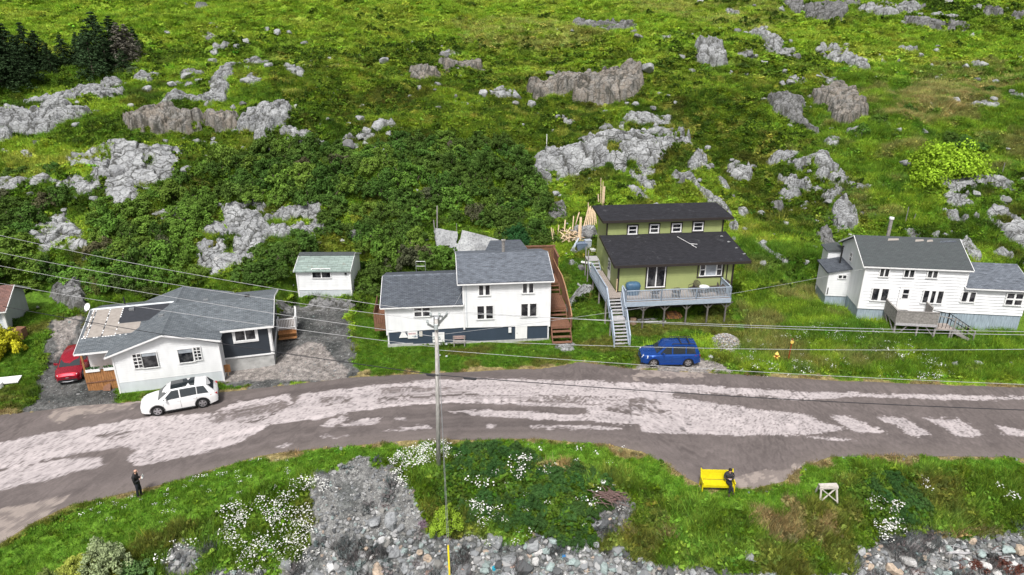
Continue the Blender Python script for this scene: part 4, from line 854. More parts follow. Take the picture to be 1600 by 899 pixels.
def flower_mesh(seed):
    g = np.random.default_rng(seed); V = []; 
    for i in range(9):
        a = g.uniform(0, 6.283); r = .3 * g.random() ** .5; c = np.array([math.cos(a) * r, math.sin(a) * r, g.uniform(.34, .55)]); s = g.uniform(.022, .045)
        tl = g.uniform(-.35, .35, 2); 
        for k in range(3):
            b = k * 1.0472; e = np.array([math.cos(b), math.sin(b), 0]) * s; f = np.array([-math.sin(b), math.cos(b), 0]) * s * .6
            q = np.stack([c - e - f, c + e - f, c + e + f, c - e + f]); q[:, 2] += (q[:, :2] - c[:2]) @ tl + k * .002; V.append(q)
    V = np.array(V); me = mesh_np('flower_heads', V.reshape(-1, 3), np.arange(len(V) * 4).reshape(-1, 4)); me.materials.append(M_PETAL); return me
M_PETAL = mat_plain('white_petal', (.78, .78, .74), .7, var=.08)
flow = [src_obj('flower_heads', flower_mesh(90 + i)) for i in range(3)]

def rock_mask(x, y):
    m = np.zeros(x.shape, bool)
    for P2, h in ROCKPOLY:
        mn = P2.min(0); mx = P2.max(0); s = (x > mn[0]) & (x < mx[0]) & (y > mn[1]) & (y < mx[1])
        if s.any():
            q = np.zeros(x.shape, bool); q[s] = inpoly(x[s] + .3 * fbm(x[s], y[s], 7, 2), y[s] + .3 * fbm(x[s], y[s], 8, 2), [tuple(p) for p in P2]); m |= q
    m &= hollow(x, y) < .45
    for (a, b, r) in ROCK_XY: m |= (x - a) ** 2 + (y - b) ** 2 < (r * .8) ** 2
    return m
def scatter_plants():
    g = np.random.default_rng(9)
    def cloud(n, y0, y1):
        y = y0 + (y1 - y0) * g.random(n); W = (y * CT + 9) * .74 * 1.22 + 6
        keep = g.random(n) < W / W.max(); y = y[keep]; W = W[keep]; return g.uniform(-1, 1, len(y)) * W, y
    packs = []
    for (n, y0, y1, k) in ((225000, 22, 66, 1.0), (195000, 60, 100, 1.35), (135000, 98, 170, 2.3)):
        x, y = cloud(n, y0, y1); packs.append((x, y, np.full(len(x), k)))
    x = np.concatenate([p[0] for p in packs]); y = np.concatenate([p[1] for p in packs]); k = np.concatenate([p[2] for p in packs])
    cv = cover(x, y); ok = cv['veg'] & ~rock_mask(x, y)
    x, y, k = x[ok], y[ok], k[ok]; c = cv['c'][ok]; M = {a: b[ok] for a, b in cv['M'].items()}; n2 = cv['n2'][ok]; n1 = cv['n1'][ok]; du = cv['du'][ok]; dl = cv['dl'][ok]; n = len(x)
    z = height(x, y)
    short = ((M['lawn'] > 0) & (du > 0)) | ((M['bb'] > 0) & (dl > 0)) | ((du > -1) & (du < .9)) | ((dl > -1) & (dl < .9))
    tall = ((M['tall'] > 0) & (du > 0)) | ((dl > 1) & ~short & (M['bd'] < .5) & (n2 > .42)) | ((M['grassy'] > 0) & (n2 > .4)) | (M['tan'] > 0)
    heathy = ~short & ~tall
    q = g.random(n); typ = np.where(short, 0, np.where(tall, np.where(q < .75, 1, 3), np.where(q < .60, 2, np.where(q < .75, 3, 1))))
    typ = np.where(short & (q < .12), 3, typ)
    typ = np.where((M['bd'] > .5) & (dl > 0), 3, typ)
    vr = g.uniform(.55, 1.6, n)[:, None]; t = c * vr * np.array([1, 1, 1]) + g.normal(0, .006, (n, 1))
    hue = g.normal(0, .12, n)[:, None] * np.array([[1, 0, 0]]); t = np.clip(t * (1 + hue), .004, 1)
    src = {0: grass, 1: tallg, 2: heath, 3: broad}
    nm = {0: ('lawn_grass', 'short green grass of the lawns and road verges'), 1: ('long_grass', 'long yellow-green grass on the hillside and banks'), 2: ('heath_ground_cover', 'low dark heath and moss covering the hillside'), 3: ('leafy_ground_cover', 'low leafy weeds and ferns among the grass')}
    for ty in range(4):
        s = np.where(typ == ty)[0]
        if ty == 0: sc = g.uniform(.55, 1.0, (len(s), 1)) * np.ones((1, 3))
        else: sc = g.uniform(.7, 1.35, (len(s), 1)) * np.array([[1, 1, 1]])
        if ty in (2,): sc = sc * [1.15, 1.15, .9]
        if ty == 3: sc = np.where(short[s][:, None], sc * .5, sc)
        sc = sc * np.stack([k[s] ** .9, k[s] ** .9, k[s] ** (.15 if ty < 2 else .5)], 1)
        ro = g.uniform(-1, 1, (len(s), 3)) * [.15, .15, 3.14]
        stuff_inst(nm[ty][0], np.stack([x[s], y[s], z[s]], 1), sc, ro, t[s], src[ty], g.integers(0, len(src[ty]), len(s)), nm[ty][1])
    # dwarf shrubs: darker cushions standing proud of the heath
    x, y = cloud(70000, 56, 150); cv = cover(x, y); k_ = (fbm(x / 5, y / 4, 720, 3) + .7 * fbm(x / 1.5, y / 1.2, 721, 2) > .35 + .9 * (cv['M']['grassy'] > 0) + .4 * (cv['M']['tall'] > 0)) & cv['veg'] & ~rock_mask(x, y); x, y = x[k_], y[k_]; n = len(x)
    t = np.where(g.random((n, 1)) < .6, C_DARK, np.where(g.random((n, 1)) < .7, C_MID * .8, C_BRIGHT * .8)) * g.uniform(.6, 1.4, (n, 1)); s_ = g.uniform(.9, 2.2, (n, 1)) * (1 + .5 * sstep(95, 140, y))[:, None]
    stuff_inst('dwarf_shrubs', np.stack([x, y, height(x, y)], 1), s_ * [1, 1, 1.25], g.uniform(-1, 1, (n, 3)) * [.1, .1, 3.1], t, broad, g.integers(0, 3, n), 'dwarf shrubs and cushions dotted over the heath')
    # flowers
    FL = [([(407, 790), (440, 777), (482, 755), (512, 755), (515, 770), (490, 787), (480, 807), (500, 850), (490, 880), (450, 899), (345, 899), (382, 865), (337, 840), (335, 810), (370, 790)], .30, .9), ([(612, 730), (620, 712), (650, 700), (705, 695), (700, 715), (650, 735), (632, 745), (628, 765), (615, 760)], .36, .9),
          ([(800, 718), (825, 716), (820, 750), (806, 765), (796, 742)], .35, 1), ([(700, 755), (740, 742), (800, 745), (815, 770), (770, 768), (720, 775)], .07, 1), ([(735, 785), (795, 800), (780, 830), (745, 832)], .38, 1), ([(740, 835), (760, 845), (820, 850), (800, 870), (745, 860)], .15, 1),
          ([(1357, 780), (1372, 785), (1410, 797), (1412, 835), (1385, 862), (1368, 835), (1362, 810)], .42, 1), ([(1434, 755), (1446, 754), (1456, 766), (1448, 774)], .4, 1), ([(1540, 758), (1560, 765), (1597, 790), (1585, 795), (1555, 778)], .4, 1),
          ([(880, 715), (905, 718), (905, 735), (885, 738)], .2, 1), ([(925, 770), (940, 775), (935, 805), (920, 808)], .35, 1), ([(530, 740), (560, 735), (565, 750), (540, 765)], .2, 1), ([(240, 850), (300, 835), (305, 870), (250, 890)], .1, 1), ([(700, 700), (980, 700), (980, 850), (700, 850)], .018, .8),
          ([(1300, 505), (1400, 520), (1480, 570), (1480, 600), (1300, 590), (1150, 590), (1150, 545)], .04, .8), ([(1390, 560), (1470, 560), (1490, 598), (1380, 590)], .10, .8), ([(120, 800), (300, 750), (480, 705), (480, 760), (300, 830), (150, 880)], .035, .5), ([(1290, 200), (1600, 100), (1600, 400)], .004, 1.2)]
    x, y = cloud(170000, 22, 56); z = macro(x, y); px, py = to_px(x, y, z); m = np.zeros(len(x), bool); ss = np.ones(len(x)); cvr = fbm(x / 1.1, y / .9, 700, 3)
    px2 = px + 7 * fbm(x / .9, y / .9, 701, 3); py2 = py + 5 * fbm(x / .9, y / .9, 702, 3)
    for P, dns, s_ in FL:
        a = inpoly(px2, py2, P) & (g.random(len(x)) < dns * np.clip(.9 + cvr * 1.3, .05, 2)); m |= a; ss[a] = s_
    x, y, ss = x[m], y[m], ss[m]; z = height(x, y); n = len(x)
    stuff_inst('wild_flowers', np.stack([x, y, z], 1), (g.uniform(.6, 1.25, n) * ss)[:, None] * np.ones((1, 3)), g.uniform(-1, 1, (n, 3)) * [.12, .12, 3.1], np.full((n, 3), .8), flow, g.integers(0, 3, n), 'white daisies and other small flowers on the banks')
scatter_plants()

# ---------------------------------------------------------------- shrubs and trees
def objtint_mat(name, trans=.2, contrast=.45):
    m, nt, b = mat_new(name)
    oi = N(nt, 'ObjectInfo'); lf = N(nt, 'Attribute', attribute_name='leafv')
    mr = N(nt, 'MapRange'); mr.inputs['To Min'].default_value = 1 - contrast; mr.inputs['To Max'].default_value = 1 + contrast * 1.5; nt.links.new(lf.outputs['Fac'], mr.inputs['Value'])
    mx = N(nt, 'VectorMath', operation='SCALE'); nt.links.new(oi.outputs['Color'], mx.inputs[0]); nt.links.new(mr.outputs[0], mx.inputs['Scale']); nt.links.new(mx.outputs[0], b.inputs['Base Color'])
    b.inputs['Roughness'].default_value = .75; b.inputs['Specular IOR Level'].default_value = .08
    tr = N(nt, 'BsdfTranslucent'); ms = N(nt, 'MixShader'); ms.inputs[0].default_value = trans; out = nt.nodes['Material Output']
    nt.links.new(mx.outputs[0], tr.inputs[0]); nt.links.new(b.outputs[0], ms.inputs[1]); nt.links.new(tr.outputs[0], ms.inputs[2]); nt.links.new(ms.outputs[0], out.inputs[0]); return m
M_LEAF = objtint_mat('shrub_leaf'); M_BARK = mat_plain('bark', (.16, .13, .10), .9, var=.3, scale=12)
def shrub_mesh(seed, leaf=.085, n=62, per=72, h=.85, cs=.125):
    g = np.random.default_rng(seed); C = []
    for i in range(n):
        a = g.uniform(0, 6.283); r = g.random() ** .5; z = h * (math.sqrt(max(0, 1 - r * r * .9))) * g.uniform(.35, 1.0)
        s = cs * g.uniform(.7, 1.5); rr = .85 * (1 + .25 * math.sin(a * 3 + seed) + .12 * math.sin(a * 5 + 2 * seed))
        C.append(((math.cos(a) * r * rr, math.sin(a) * r * rr, z * (1 + .2 * math.sin(a * 2 + seed * 3))), s * 1.25, g.uniform(.15, .75)))
    me = leaf_cloud('shrub_crown', C, per, 0, leaf, seed + 1, .55, 1.5, M_LEAF)
    return me
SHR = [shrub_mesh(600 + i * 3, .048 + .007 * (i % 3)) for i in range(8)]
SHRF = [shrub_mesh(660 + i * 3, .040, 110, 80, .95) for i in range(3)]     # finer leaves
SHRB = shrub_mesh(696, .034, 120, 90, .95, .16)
stem_mb = MB()
for k in range(6):
    a = k * 1.05; stem_mb.tube([(0, 0, -.3), (math.cos(a) * .25, math.sin(a) * .25, .25), (math.cos(a) * .55, math.sin(a) * .55, .6)], [.05, .035, .015], 5)
_st = stem_mb.build('stem', M_BARK); STEM = _st.data; bpy.data.objects.remove(_st)
def shrub(px, py, r, col, label, cat='bush', group=None, hgt=1.0, fine=False, world_pos=None, rad=None, name='bush'):
    if world_pos is None: g = ground([(px, py + r * .35)])[0]; rad = r * depth_at(g) / FPX
    else: g = world_pos
    me = SHRB if r > 45 else rnd.choice(SHRF if fine else SHR)
    root = bpy.data.objects.new(name, me); COL.objects.link(root); root.location = (g[0], g[1], g[2] - .12 * rad); root.rotation_euler = (0, 0, rnd.uniform(0, 6.28))
    root.scale = (rad * rnd.uniform(.9, 1.12), rad * rnd.uniform(.85, 1.05), rad * hgt * rnd.uniform(1.0, 1.4))
    v = rnd.uniform(.82, 1.2); root.color = (col[0] * v * rnd.uniform(.88, 1.15), col[1] * v, col[2] * v, 1)
    s = bpy.data.objects.new('stem', STEM); COL.objects.link(s); s.parent = root
    tag(root, label, cat, group); return root
S_DARK = (.068, .130, .024); S_MIDG = (.115, .205, .032); S_LT = (.11, .20, .03); S_YG = (.28, .47, .035); S_GREY = (.14, .19, .09)
NICK = {'large tilted slab standing behind the white two-storey house': 'tilted slab behind the two-storey house', 'wide smooth pale slab with hairline cracks above the left thicket': 'wide smooth pale slab', 'rounded pale rock standing left in the split outcrop above the bungalow': 'rounded rock of the split outcrop',
 'tall split grey rock in the middle of the outcrop above the bungalow': 'tall split rock', 'crazed grey rock with yellow moss right of the split outcrop': 'crazed mossy rock', 'steep jagged crag in the grass behind the stripped roof': 'jagged crag behind the stripped roof',
 'small grey ledge half hidden by bushes right of the tongue slab': 'half-hidden grey ledge', 'tongue-shaped grey slab among bushes on the far left': 'tongue-shaped slab', 'longest of the fallen slabs behind the white two-storey house': 'longest fallen slab', 'low grey slab at the left edge below the wide pale slab': 'low slab at the left edge'}
def in_any(px, py, polys): return any(inpoly(np.array([px]), np.array([py]), P)[0] for P in polys)
ROCKPX = [np.array(o[2], float) for o in OUT]
THICK = [([(335, 262), (400, 238), (470, 225), (560, 238), (640, 222), (700, 225), (780, 228), (825, 258), (845, 310), (862, 345), (855, 385), (830, 395), (800, 385), (775, 355), (740, 352), (715, 355), (690, 340), (660, 352), (640, 392), (560, 372), (500, 385), (440, 385), (520, 320), (440, 315), (345, 310)], 1.9, S_DARK, 'dark green alder bush in the dense thicket above the middle houses', 'alder thicket above the middle houses'),
         ([(0, 300), (90, 300), (100, 325), (60, 345), (40, 400), (-10, 430), (-60, 420), (-60, 310)], 1.8, S_DARK, 'dark alder bush in the thicket at the far left', 'alder thicket at the far left'),
         ([(150, 322), (235, 305), (330, 318), (310, 350), (325, 420), (300, 445), (240, 452), (140, 455), (128, 440), (145, 420), (150, 380)], 2.0, S_MIDG, 'green alder bush between the bungalow roof and the tongue-shaped slab', 'alder bushes above the bungalow'),
         ([(0, 400), (70, 400), (110, 425), (120, 440), (60, 440), (-30, 435)], 2.0, S_MIDG, 'green alder bush low on the slope above the red-roofed building', 'alder bushes above the red-roofed building'),
         ([(385, 400), (440, 380), (470, 382), (455, 425), (430, 440), (390, 440)], 1.8, S_DARK, 'dark alder bush just left of the white shed', 'alder bushes left of the white shed'),
         ([(555, 385), (640, 385), (690, 400), (710, 420), (640, 422), (598, 425), (590, 455), (560, 460)], 1.8, S_MIDG, 'green alder bush between the shed and the two-storey house', 'alder bushes right of the white shed')]
for P, sp, col, lb, gr in THICK:
    G = ground(P); mn = G.min(0); mx = G.max(0); pts = []
    for t in range(5000):
        x = rnd.uniform(mn[0], mx[0]); y = rnd.uniform(mn[1], mx[1])
        if not inpoly(np.array([x]), np.array([y]), [tuple(p[:2]) for p in G])[0]: continue
        if any((x - a) ** 2 + (y - b) ** 2 < (sp * .72) ** 2 for a, b in pts): continue
        pts.append((x, y))
    A = np.array(pts); z = macro(A[:, 0], A[:, 1]); qx, qy = to_px(A[:, 0], A[:, 1], z)
    for (x, y), zz, a, b in zip(pts, z, qx, qy):
        rk = any((ROCKPX[i][:, 0].min() - 4 < a < ROCKPX[i][:, 0].max() + 4) and (ROCKPX[i][:, 1].min() < b < ROCKPX[i][:, 1].max() + 26) and inpoly(np.array([a, a]), np.array([b, b - 14]), [tuple(p) for p in ROCKPX[i]]).any() for i in range(len(OUT)))
        if rk: continue
        rad = sp * rnd.uniform(.66, 1.08)
        c2 = rnd.choices((col, S_MIDG, S_DARK, (.10, .105, .055)), (5, 2, 2, .3))[0]
        lm = min(LAND[:len(OUT)], key=lambda l: (l[0] - a) ** 2 + (l[1] - b) ** 2); lm = (lm[0], lm[1], NICK.get(lm[2], lm[2])); dx, dy = a - lm[0], b - lm[1]; rel = ('uphill of' if dy < 0 else 'downhill of') if abs(dy) > abs(dx) * .8 else ('left of' if dx < 0 else 'right of')
        l2 = f"{'large' if rad > sp * .78 else 'small'} {'dark' if c2 is S_DARK else 'brownish' if c2[0] > c2[1] else 'mid-green'} alder bush {rel} the {lm[2]}"
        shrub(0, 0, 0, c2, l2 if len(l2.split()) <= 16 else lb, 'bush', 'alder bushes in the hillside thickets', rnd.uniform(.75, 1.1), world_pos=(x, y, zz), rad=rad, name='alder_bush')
SOLO = [(1470,258,54,'big rounded bright green bush on the slope above the right-hand house',S_YG,.95,1),(1452,292,17,'bright green bush spilling below the big rounded one',(.15,.27,.03),.7,1),(1503,218,34,'dark spreading bush uphill of the big bright green one',S_DARK,.6,1),(1478,215,18,'dark bush touching the spreading one on its left',S_DARK,.7,1),
 (1345,205,19,'green bush right of the domed brown crag',S_MIDG,.9,0),(1372,190,18,'green bush a little uphill right of the domed crag',S_MIDG,.9,0),(1418,170,17,'dark bush in the middle of the right-hand slope',S_DARK,.8,0),(1540,137,24,'dark bush over pale rocks near the right edge',S_DARK,.7,0),(1395,205,12,'small dark bush beside the gully',S_DARK,.7,0),
 (1290,182,12,'dark bush between the two faces of the domed crag',S_MIDG,.8,0),(2,540,37,'bright yellow-green bush in front of the red-roofed building',(.42,.46,.03),1.1,1),(25,505,10,'small dark green bush at the corner of the red-roofed building',S_DARK,.9,1),(86,260,20,'dark bush above the left end of the wide pale slab',S_DARK,.8,0),
 (45,262,19,'low dark bush left of the wide pale slab',S_DARK,.6,0),(15,268,16,'low bush at the left edge above the grey slab',S_DARK,.6,0),(143,278,12,'green bush in a notch of the wide pale slab',S_MIDG,.8,0),(118,292,8,'tiny bush on the wide pale slab',S_DARK,.8,0),(238,304,18,'green bush at the lower right of the wide pale slab',S_MIDG,.9,0),
 (157,310,14,'low bush on the lower part of the wide pale slab',S_MIDG,.6,0),(285,278,20,'dark bush right of the wide pale slab',S_DARK,.9,0),(322,262,18,'green bush uphill of the split outcrop',S_MIDG,.9,0),(385,252,16,'bush above the left end of the long thicket',S_MIDG,.9,0),(210,222,14,'low bush on the grass above the wide pale slab',S_DARK,.5,0),
 (208,112,16,'grey-green bush right of the spruce clump',S_GREY,.8,0),(255,118,10,'low dark bush right of the grey-green one',S_DARK,.6,0),(400,40,6,'tiny dark bush on the upper left grass',S_DARK,.6,0),(515,232,10,'low bush below the boulder cluster',S_MIDG,.6,0),(810,375,22,'blue-green bushy conifer behind the two-storey house',(.035,.10,.03),1.3,1),
 (838,380,17,'dark bush right of the bushy conifer',S_DARK,1.0,0),(770,352,12,'green bush just above the fallen slabs',S_MIDG,.8,0),(750,255,27,'tall dark bush heading the thicket left of the hillside post',S_DARK,1.1,0),(705,232,15,'grey half-bare bush at the top of the thicket',(.15,.13,.10),1.0,1),(665,222,12,'small green bush at the top edge of the thicket',S_MIDG,.8,0),
 (1100,125,14,'low dark bush below the tower-like crag',S_DARK,.6,0),(1160,100,12,'low bush right of the tower-like crag',S_DARK,.6,0),(735,4,10,'low dark bush on the skyline left of centre',S_DARK,.5,0),(850,5,14,'low dark bush on the skyline near the middle',S_DARK,.4,0),(1340,110,9,'small bush under the stepped outcrop',S_DARK,.7,0),
 (1455,15,9,'dark bush at the top between the ledges',S_DARK,.7,0),(1522,22,10,'green bush near the top right corner',S_MIDG,.8,0),(1572,30,9,'dark bush by the rocks at the right edge',S_DARK,.7,0),(1120,208,12,'bright low bush in the dark heath',S_LT,.5,0),(1295,335,16,'green bush among the slanting strata',S_MIDG,.7,0),(1330,295,18,'bright low bush right of the slanting strata',S_LT,.5,0),(1260,340,14,'bright green bush below the slanting strata',S_LT,.6,0),
 (1240,330,12,'green bush left of the stepped rocks',S_MIDG,.6,0),(1365,318,14,'low bush right of the stepped rocks',S_MIDG,.5,0),(1590,340,16,'green bush at the right edge above the large slab',S_MIDG,.6,0),(905,335,12,'bright bush just left of the upper green roof',S_LT,.7,0),(880,302,14,'bright low bush uphill of the lumber pile',S_LT,.5,0),
 (165,872,38,'grey-green feathery bush at the bottom left',(.24,.31,.16),1.1,1),(118,888,30,'yellow-green bush at the bottom left corner',(.30,.36,.07),.9,1),(212,888,32,'green bush right of the feathery one at the bottom',(.13,.22,.07),.9,1),(75,905,24,'pale green bush cut off by the bottom edge',(.18,.26,.07),.8,1),(150,856,11,'small silvery bush behind the feathery one',S_GREY,1.1,1),
 (698,812,28,'yellow-green shrub on the scree beside the cable',(.22,.30,.03),1.15,1),(663,820,9,'small purple-flowered plant left of the yellow-green shrub',(.20,.16,.20),1.1,1),(1180,528,10,'dark green weeds beside the gravel heap',S_MIDG,.7,1),(1157,508,8,'weeds behind the gravel heap',S_MIDG,.7,1),(62,436,18,'pale fern patch above the red-roofed building',S_LT,.5,0),
 (150,448,22,'olive bush touching the bungalow roof on its left',(.085,.12,.03),1.1,0),(190,440,26,'large olive bush behind the stripped roof',(.075,.11,.03),1.1,0),(232,452,20,'olive bush behind the bungalow ridge',(.08,.12,.03),1.0,0)]
for (px, py, r, lb, col, hg, fi) in SOLO: shrub(px, py, r, col, lb, 'bush', None, hg, bool(fi))
# leafy plants on the bank
BP_ = [([(705, 700), (800, 698), (860, 735), (850, 745), (760, 745), (700, 735)], 'dark leafy plant on the bank right of the pole', 'leafy plants beside the pole'), ([(870, 735), (930, 735), (970, 760), (940, 800), (925, 850), (870, 850), (850, 830), (730, 810), (720, 780), (790, 765), (850, 770)], 'dark leafy plant covering the bank above the shore stones', 'leafy plants above the shore'),
       ([(1345, 745), (1400, 745), (1440, 790), (1425, 832), (1390, 800)], 'blue-green leafy plant on the bank beside the white flowers', 'leafy plants beside the white flowers')]
for P, lb, gr in BP_:
    G = ground(P); mn = G.min(0); mx = G.max(0); pts = []
    for t in range(2500):
        x = rnd.uniform(mn[0], mx[0]); y = rnd.uniform(mn[1], mx[1])
        if inpoly(np.array([x]), np.array([y]), [tuple(p[:2]) for p in G])[0] and all((x - a) ** 2 + (y - b) ** 2 > .36 for a, b in pts): pts.append((x, y))
    A = np.array(pts); z = macro(A[:, 0], A[:, 1])
    for (x, y), zz in zip(pts, z): shrub(0, 0, 0, (.05, .115, .03), lb, 'plant', gr, .75, True, (x, y, zz), rnd.uniform(.42, .7), 'leafy_plant')

M_NEEDLE = objtint_mat('needles', .08, .5)
def spruce_meshes(seed):
    g = np.random.default_rng(seed); C = []
    for i in range(17):
        t = i / 16; z = .12 + .86 * t; R_ = .24 * (1 - t) ** .8 + .015
        nb = int(4 + 9 * (1 - t))
        for k in range(nb):
            a = g.uniform(0, 6.283); 
            for f in (.35, .7, 1.0):
                r = R_ * f * g.uniform(.75, 1.15); C.append(((math.cos(a) * r, math.sin(a) * r, z - .10 * r / .24 * f), .025 + .012 * (1 - t), g.uniform(.1, .7)))
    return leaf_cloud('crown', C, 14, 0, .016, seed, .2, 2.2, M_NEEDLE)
SPR = [spruce_meshes(800 + i) for i in range(4)]
tm = MB(); tm.tube([(0, 0, -.03), (0, 0, .5), (0, 0, .97)], [.018, .011, .002], 7); _t = tm.build('trunk', M_BARK); TRK = _t.data; bpy.data.objects.remove(_t)
def spruce(px, py, hpx, label, dead=False):
    g = ground([(px, py)])[0]; h = hpx * depth_at(g) / FPX / CT
    root = empty('spruce_tree', g, rnd.uniform(0, 6)); root.scale = (h * rnd.uniform(1.2, 1.7), h * rnd.uniform(1.2, 1.7), h * .9); tag(root, label, 'tree', 'spruces in the upper left clump')
    c = bpy.data.objects.new('crown', SPR[rnd.randrange(4)]); COL.objects.link(c); c.parent = root; v = rnd.uniform(.8, 1.25); c.color = ((.16, .15, .12, 1) if dead else (.036 * v, .066 * v, .026 * v, 1))
    t = bpy.data.objects.new('trunk', TRK); COL.objects.link(t); t.parent = root
    return root
for (px, py, h, d, lb) in [(6,140,95,0,'dark spruce at the left edge of the clump'),(22,128,88,0,'second dark spruce from the left edge'),(38,136,78,0,'dark spruce standing in front near the left edge'),(50,118,80,0,'tall dark spruce right of the left-edge group'),(66,112,62,0,'shorter spruce between the two dark groups'),
    (82,118,50,0,'low spruce in the gap left of the path of pale grass'),(104,108,52,0,'small spruce on the pale grass between the groups'),(138,112,58,0,'leftmost spruce of the right-hand group'),(148,124,80,0,'front spruce of the right-hand group'),(158,104,82,0,'tallest spruce of the right-hand group'),
    (170,116,60,0,'low spruce behind the humped outcrop'),(182,98,70,0,'dark spruce right of the tallest one'),(193,104,66,1,'grey half-dead spruce in the right-hand group'),(204,96,56,1,'grey thin spruce at the right end of the clump'),(214,88,44,0,'small green spruce at the right end of the clump'),(196,118,40,0,'bushy low spruce under the grey ones'),
    (126,96,44,0,'small spruce behind the leftmost of the right-hand group'),(12,108,60,0,'spruce behind the left-edge group')]:
    spruce(px, py, h, lb, bool(d))
# ---------------------------------------------------------------- building kit
def siding_mat(name, col, pitch=None, rough=.55):
    return mat_plain(name, col, rough, var=.06, scale=2.2, bump=.05, stretch=(1, 1, .35))
M_WHITE = siding_mat('white_siding', (.82, .83, .84)); M_WHITE2 = siding_mat('white_trim', (.84, .84, .84)); M_SKIRT = siding_mat('pale_blue_skirt', (.62, .66, .69))
M_NAVY = siding_mat('navy_skirt', (.040, .058, .085)); M_DARKSIDE = siding_mat('charcoal_siding', (.032, .040, .052)); M_CONC = mat_plain('concrete', (.42, .42, .41), .9, var=.22, scale=2.5, bump=.2)
M_GREEN = siding_mat('olive_green_siding', (.335, .385, .155)); M_DKTRIM = mat_plain('dark_trim', (.035, .028, .025), .6, var=.1)
M_GLASS = bpy.data.materials.new('window_glass'); M_GLASS.use_nodes = True
_b = M_GLASS.node_tree.nodes['Principled BSDF']; _b.inputs['Roughness'].default_value = .08; _b.inputs['Specular IOR Level'].default_value = .6
_nt = M_GLASS.node_tree; _n = N(_nt, 'TexNoise', Scale=2.2, Detail=2.0); _g = N(_nt, 'NewGeometry'); _r = ramp(_nt, [(.45, (.010, .012, .016)), (.7, (.09, .09, .095))]); _nt.links.new(_g.outputs['Position'], _n.inputs['Vector']); _nt.links.new(_n.outputs['Fac'], _r.inputs[0]); _nt.links.new(_r.outputs[0], _b.inputs['Base Color'])
M_CURT = mat_plain('curtain', (.35, .38, .42), .7, var=.25, scale=3)
M_BLUEBD = mat_plain('faded_blue_boards', (.33, .40, .46), .8, var=.22, scale=5, bump=.2, stretch=(3, 3, .35)); M_GREYWD = mat_plain('weathered_grey_wood', (.27, .255, .24), .85, var=.28, scale=7, bump=.2)
M_BROWNWD = mat_plain('red_brown_stained_wood', (.21, .105, .065), .75, var=.22, scale=6, bump=.15); M_ORANGEWD = mat_plain('orange_brown_boards', (.36, .17, .065), .75, var=.25, scale=8, bump=.15, stretch=(1, 1, .3))
M_BLUERAIL = mat_plain('blue_grey_paint', (.36, .42, .50), .6, var=.08); M_TREAD = mat_plain('worn_grey_treads', (.42, .41, .42), .8, var=.18, scale=8); M_DECKB = mat_plain('worn_deck_boards', (.36, .31, .28), .85, var=.22, scale=5, stretch=(.4, 3, 1))
M_METAL = mat_plain('galvanised_metal', (.45, .46, .47), .45, .7, var=.1); M_BLACK = mat_plain('black_metal', (.03, .03, .032), .5, .3); M_TEAL = mat_plain('teal_paint', (.02, .22, .32), .5)
M_PLY = mat_plain('bare_plywood', (.33, .295, .265), .8, var=.13, scale=4); M_FELT = mat_plain('roofing_felt', (.035, .038, .046), .75, var=.15, scale=4); M_NEWWD = mat_plain('fresh_lumber', (.66, .50, .33), .75, var=.2, scale=6)
def shingle_mat(name, a, b, mort, w=.30, h=.14, mott=.35, streak=0.0, patch=None):
    m, nt, bs = mat_new(name); tc = N(nt, 'TexCoord')
    br = N(nt, 'TexBrick', Scale=1.0); br.inputs['Brick Width'].default_value = w; br.inputs['Row Height'].default_value = h; br.inputs['Mortar Size'].default_value = .014; br.inputs['Mortar Smooth'].default_value = .3
    br.inputs['Color1'].default_value = (*a, 1); br.inputs['Color2'].default_value = (*b, 1); br.inputs['Mortar'].default_value = (*mort, 1)
    nt.links.new(tc.outputs['Object'], br.inputs['Vector'])
    n = N(nt, 'TexNoise', Scale=2.6, Detail=5.0, Roughness=.7); mp = N(nt, 'Mapping'); mp.inputs['Scale'].default_value = (.8, 2.2, 1); nt.links.new(tc.outputs['Object'], mp.inputs[0]); nt.links.new(mp.outputs[0], n.inputs['Vector'])
    r = ramp(nt, [(.3, (1 - mott,) * 3), (.7, (1 + mott,) * 3)]); nt.links.new(n.outputs['Fac'], r.inputs[0])
    mx = N(nt, 'Mix', data_type='RGBA', blend_type='MULTIPLY'); mx.inputs[0].default_value = 1; nt.links.new(br.outputs['Color'], mx.inputs[6]); nt.links.new(r.outputs[0], mx.inputs[7]); last = mx.outputs[2]
    if patch:
        n2 = N(nt, 'TexNoise', Scale=.9, Detail=7.0, Roughness=.7); nt.links.new(tc.outputs['Object'], n2.inputs['Vector']); r2 = ramp(nt, [(.60, (0, 0, 0)), (.67, (.65, .65, .65))]); nt.links.new(n2.outputs['Fac'], r2.inputs[0])
        m2 = N(nt, 'Mix', data_type='RGBA'); nt.links.new(r2.outputs[0], m2.inputs[0]); nt.links.new(last, m2.inputs[6]); m2.inputs[7].default_value = (*patch, 1); last = m2.outputs[2]
    nt.links.new(last, bs.inputs['Base Color']); bp = N(nt, 'Bump', Strength=.6, Distance=.02); nt.links.new(br.outputs['Fac'], bp.inputs['Height']); bp.invert = True; nt.links.new(bp.outputs[0], bs.inputs['Normal'])
    bs.inputs['Roughness'].default_value = .9; bs.inputs['Specular IOR Level'].default_value = .2; return m
M_SH1 = shingle_mat('blue_grey_shingles', (.175, .195, .212), (.125, .142, .157), (.065, .072, .08)); M_SH2 = shingle_mat('slate_grey_shingles', (.115, .13, .15), (.085, .095, .115), (.05, .055, .065)); M_SH3 = shingle_mat('black_shingles', (.035, .035, .042), (.026, .026, .031), (.018, .018, .02), patch=(.10, .10, .11))
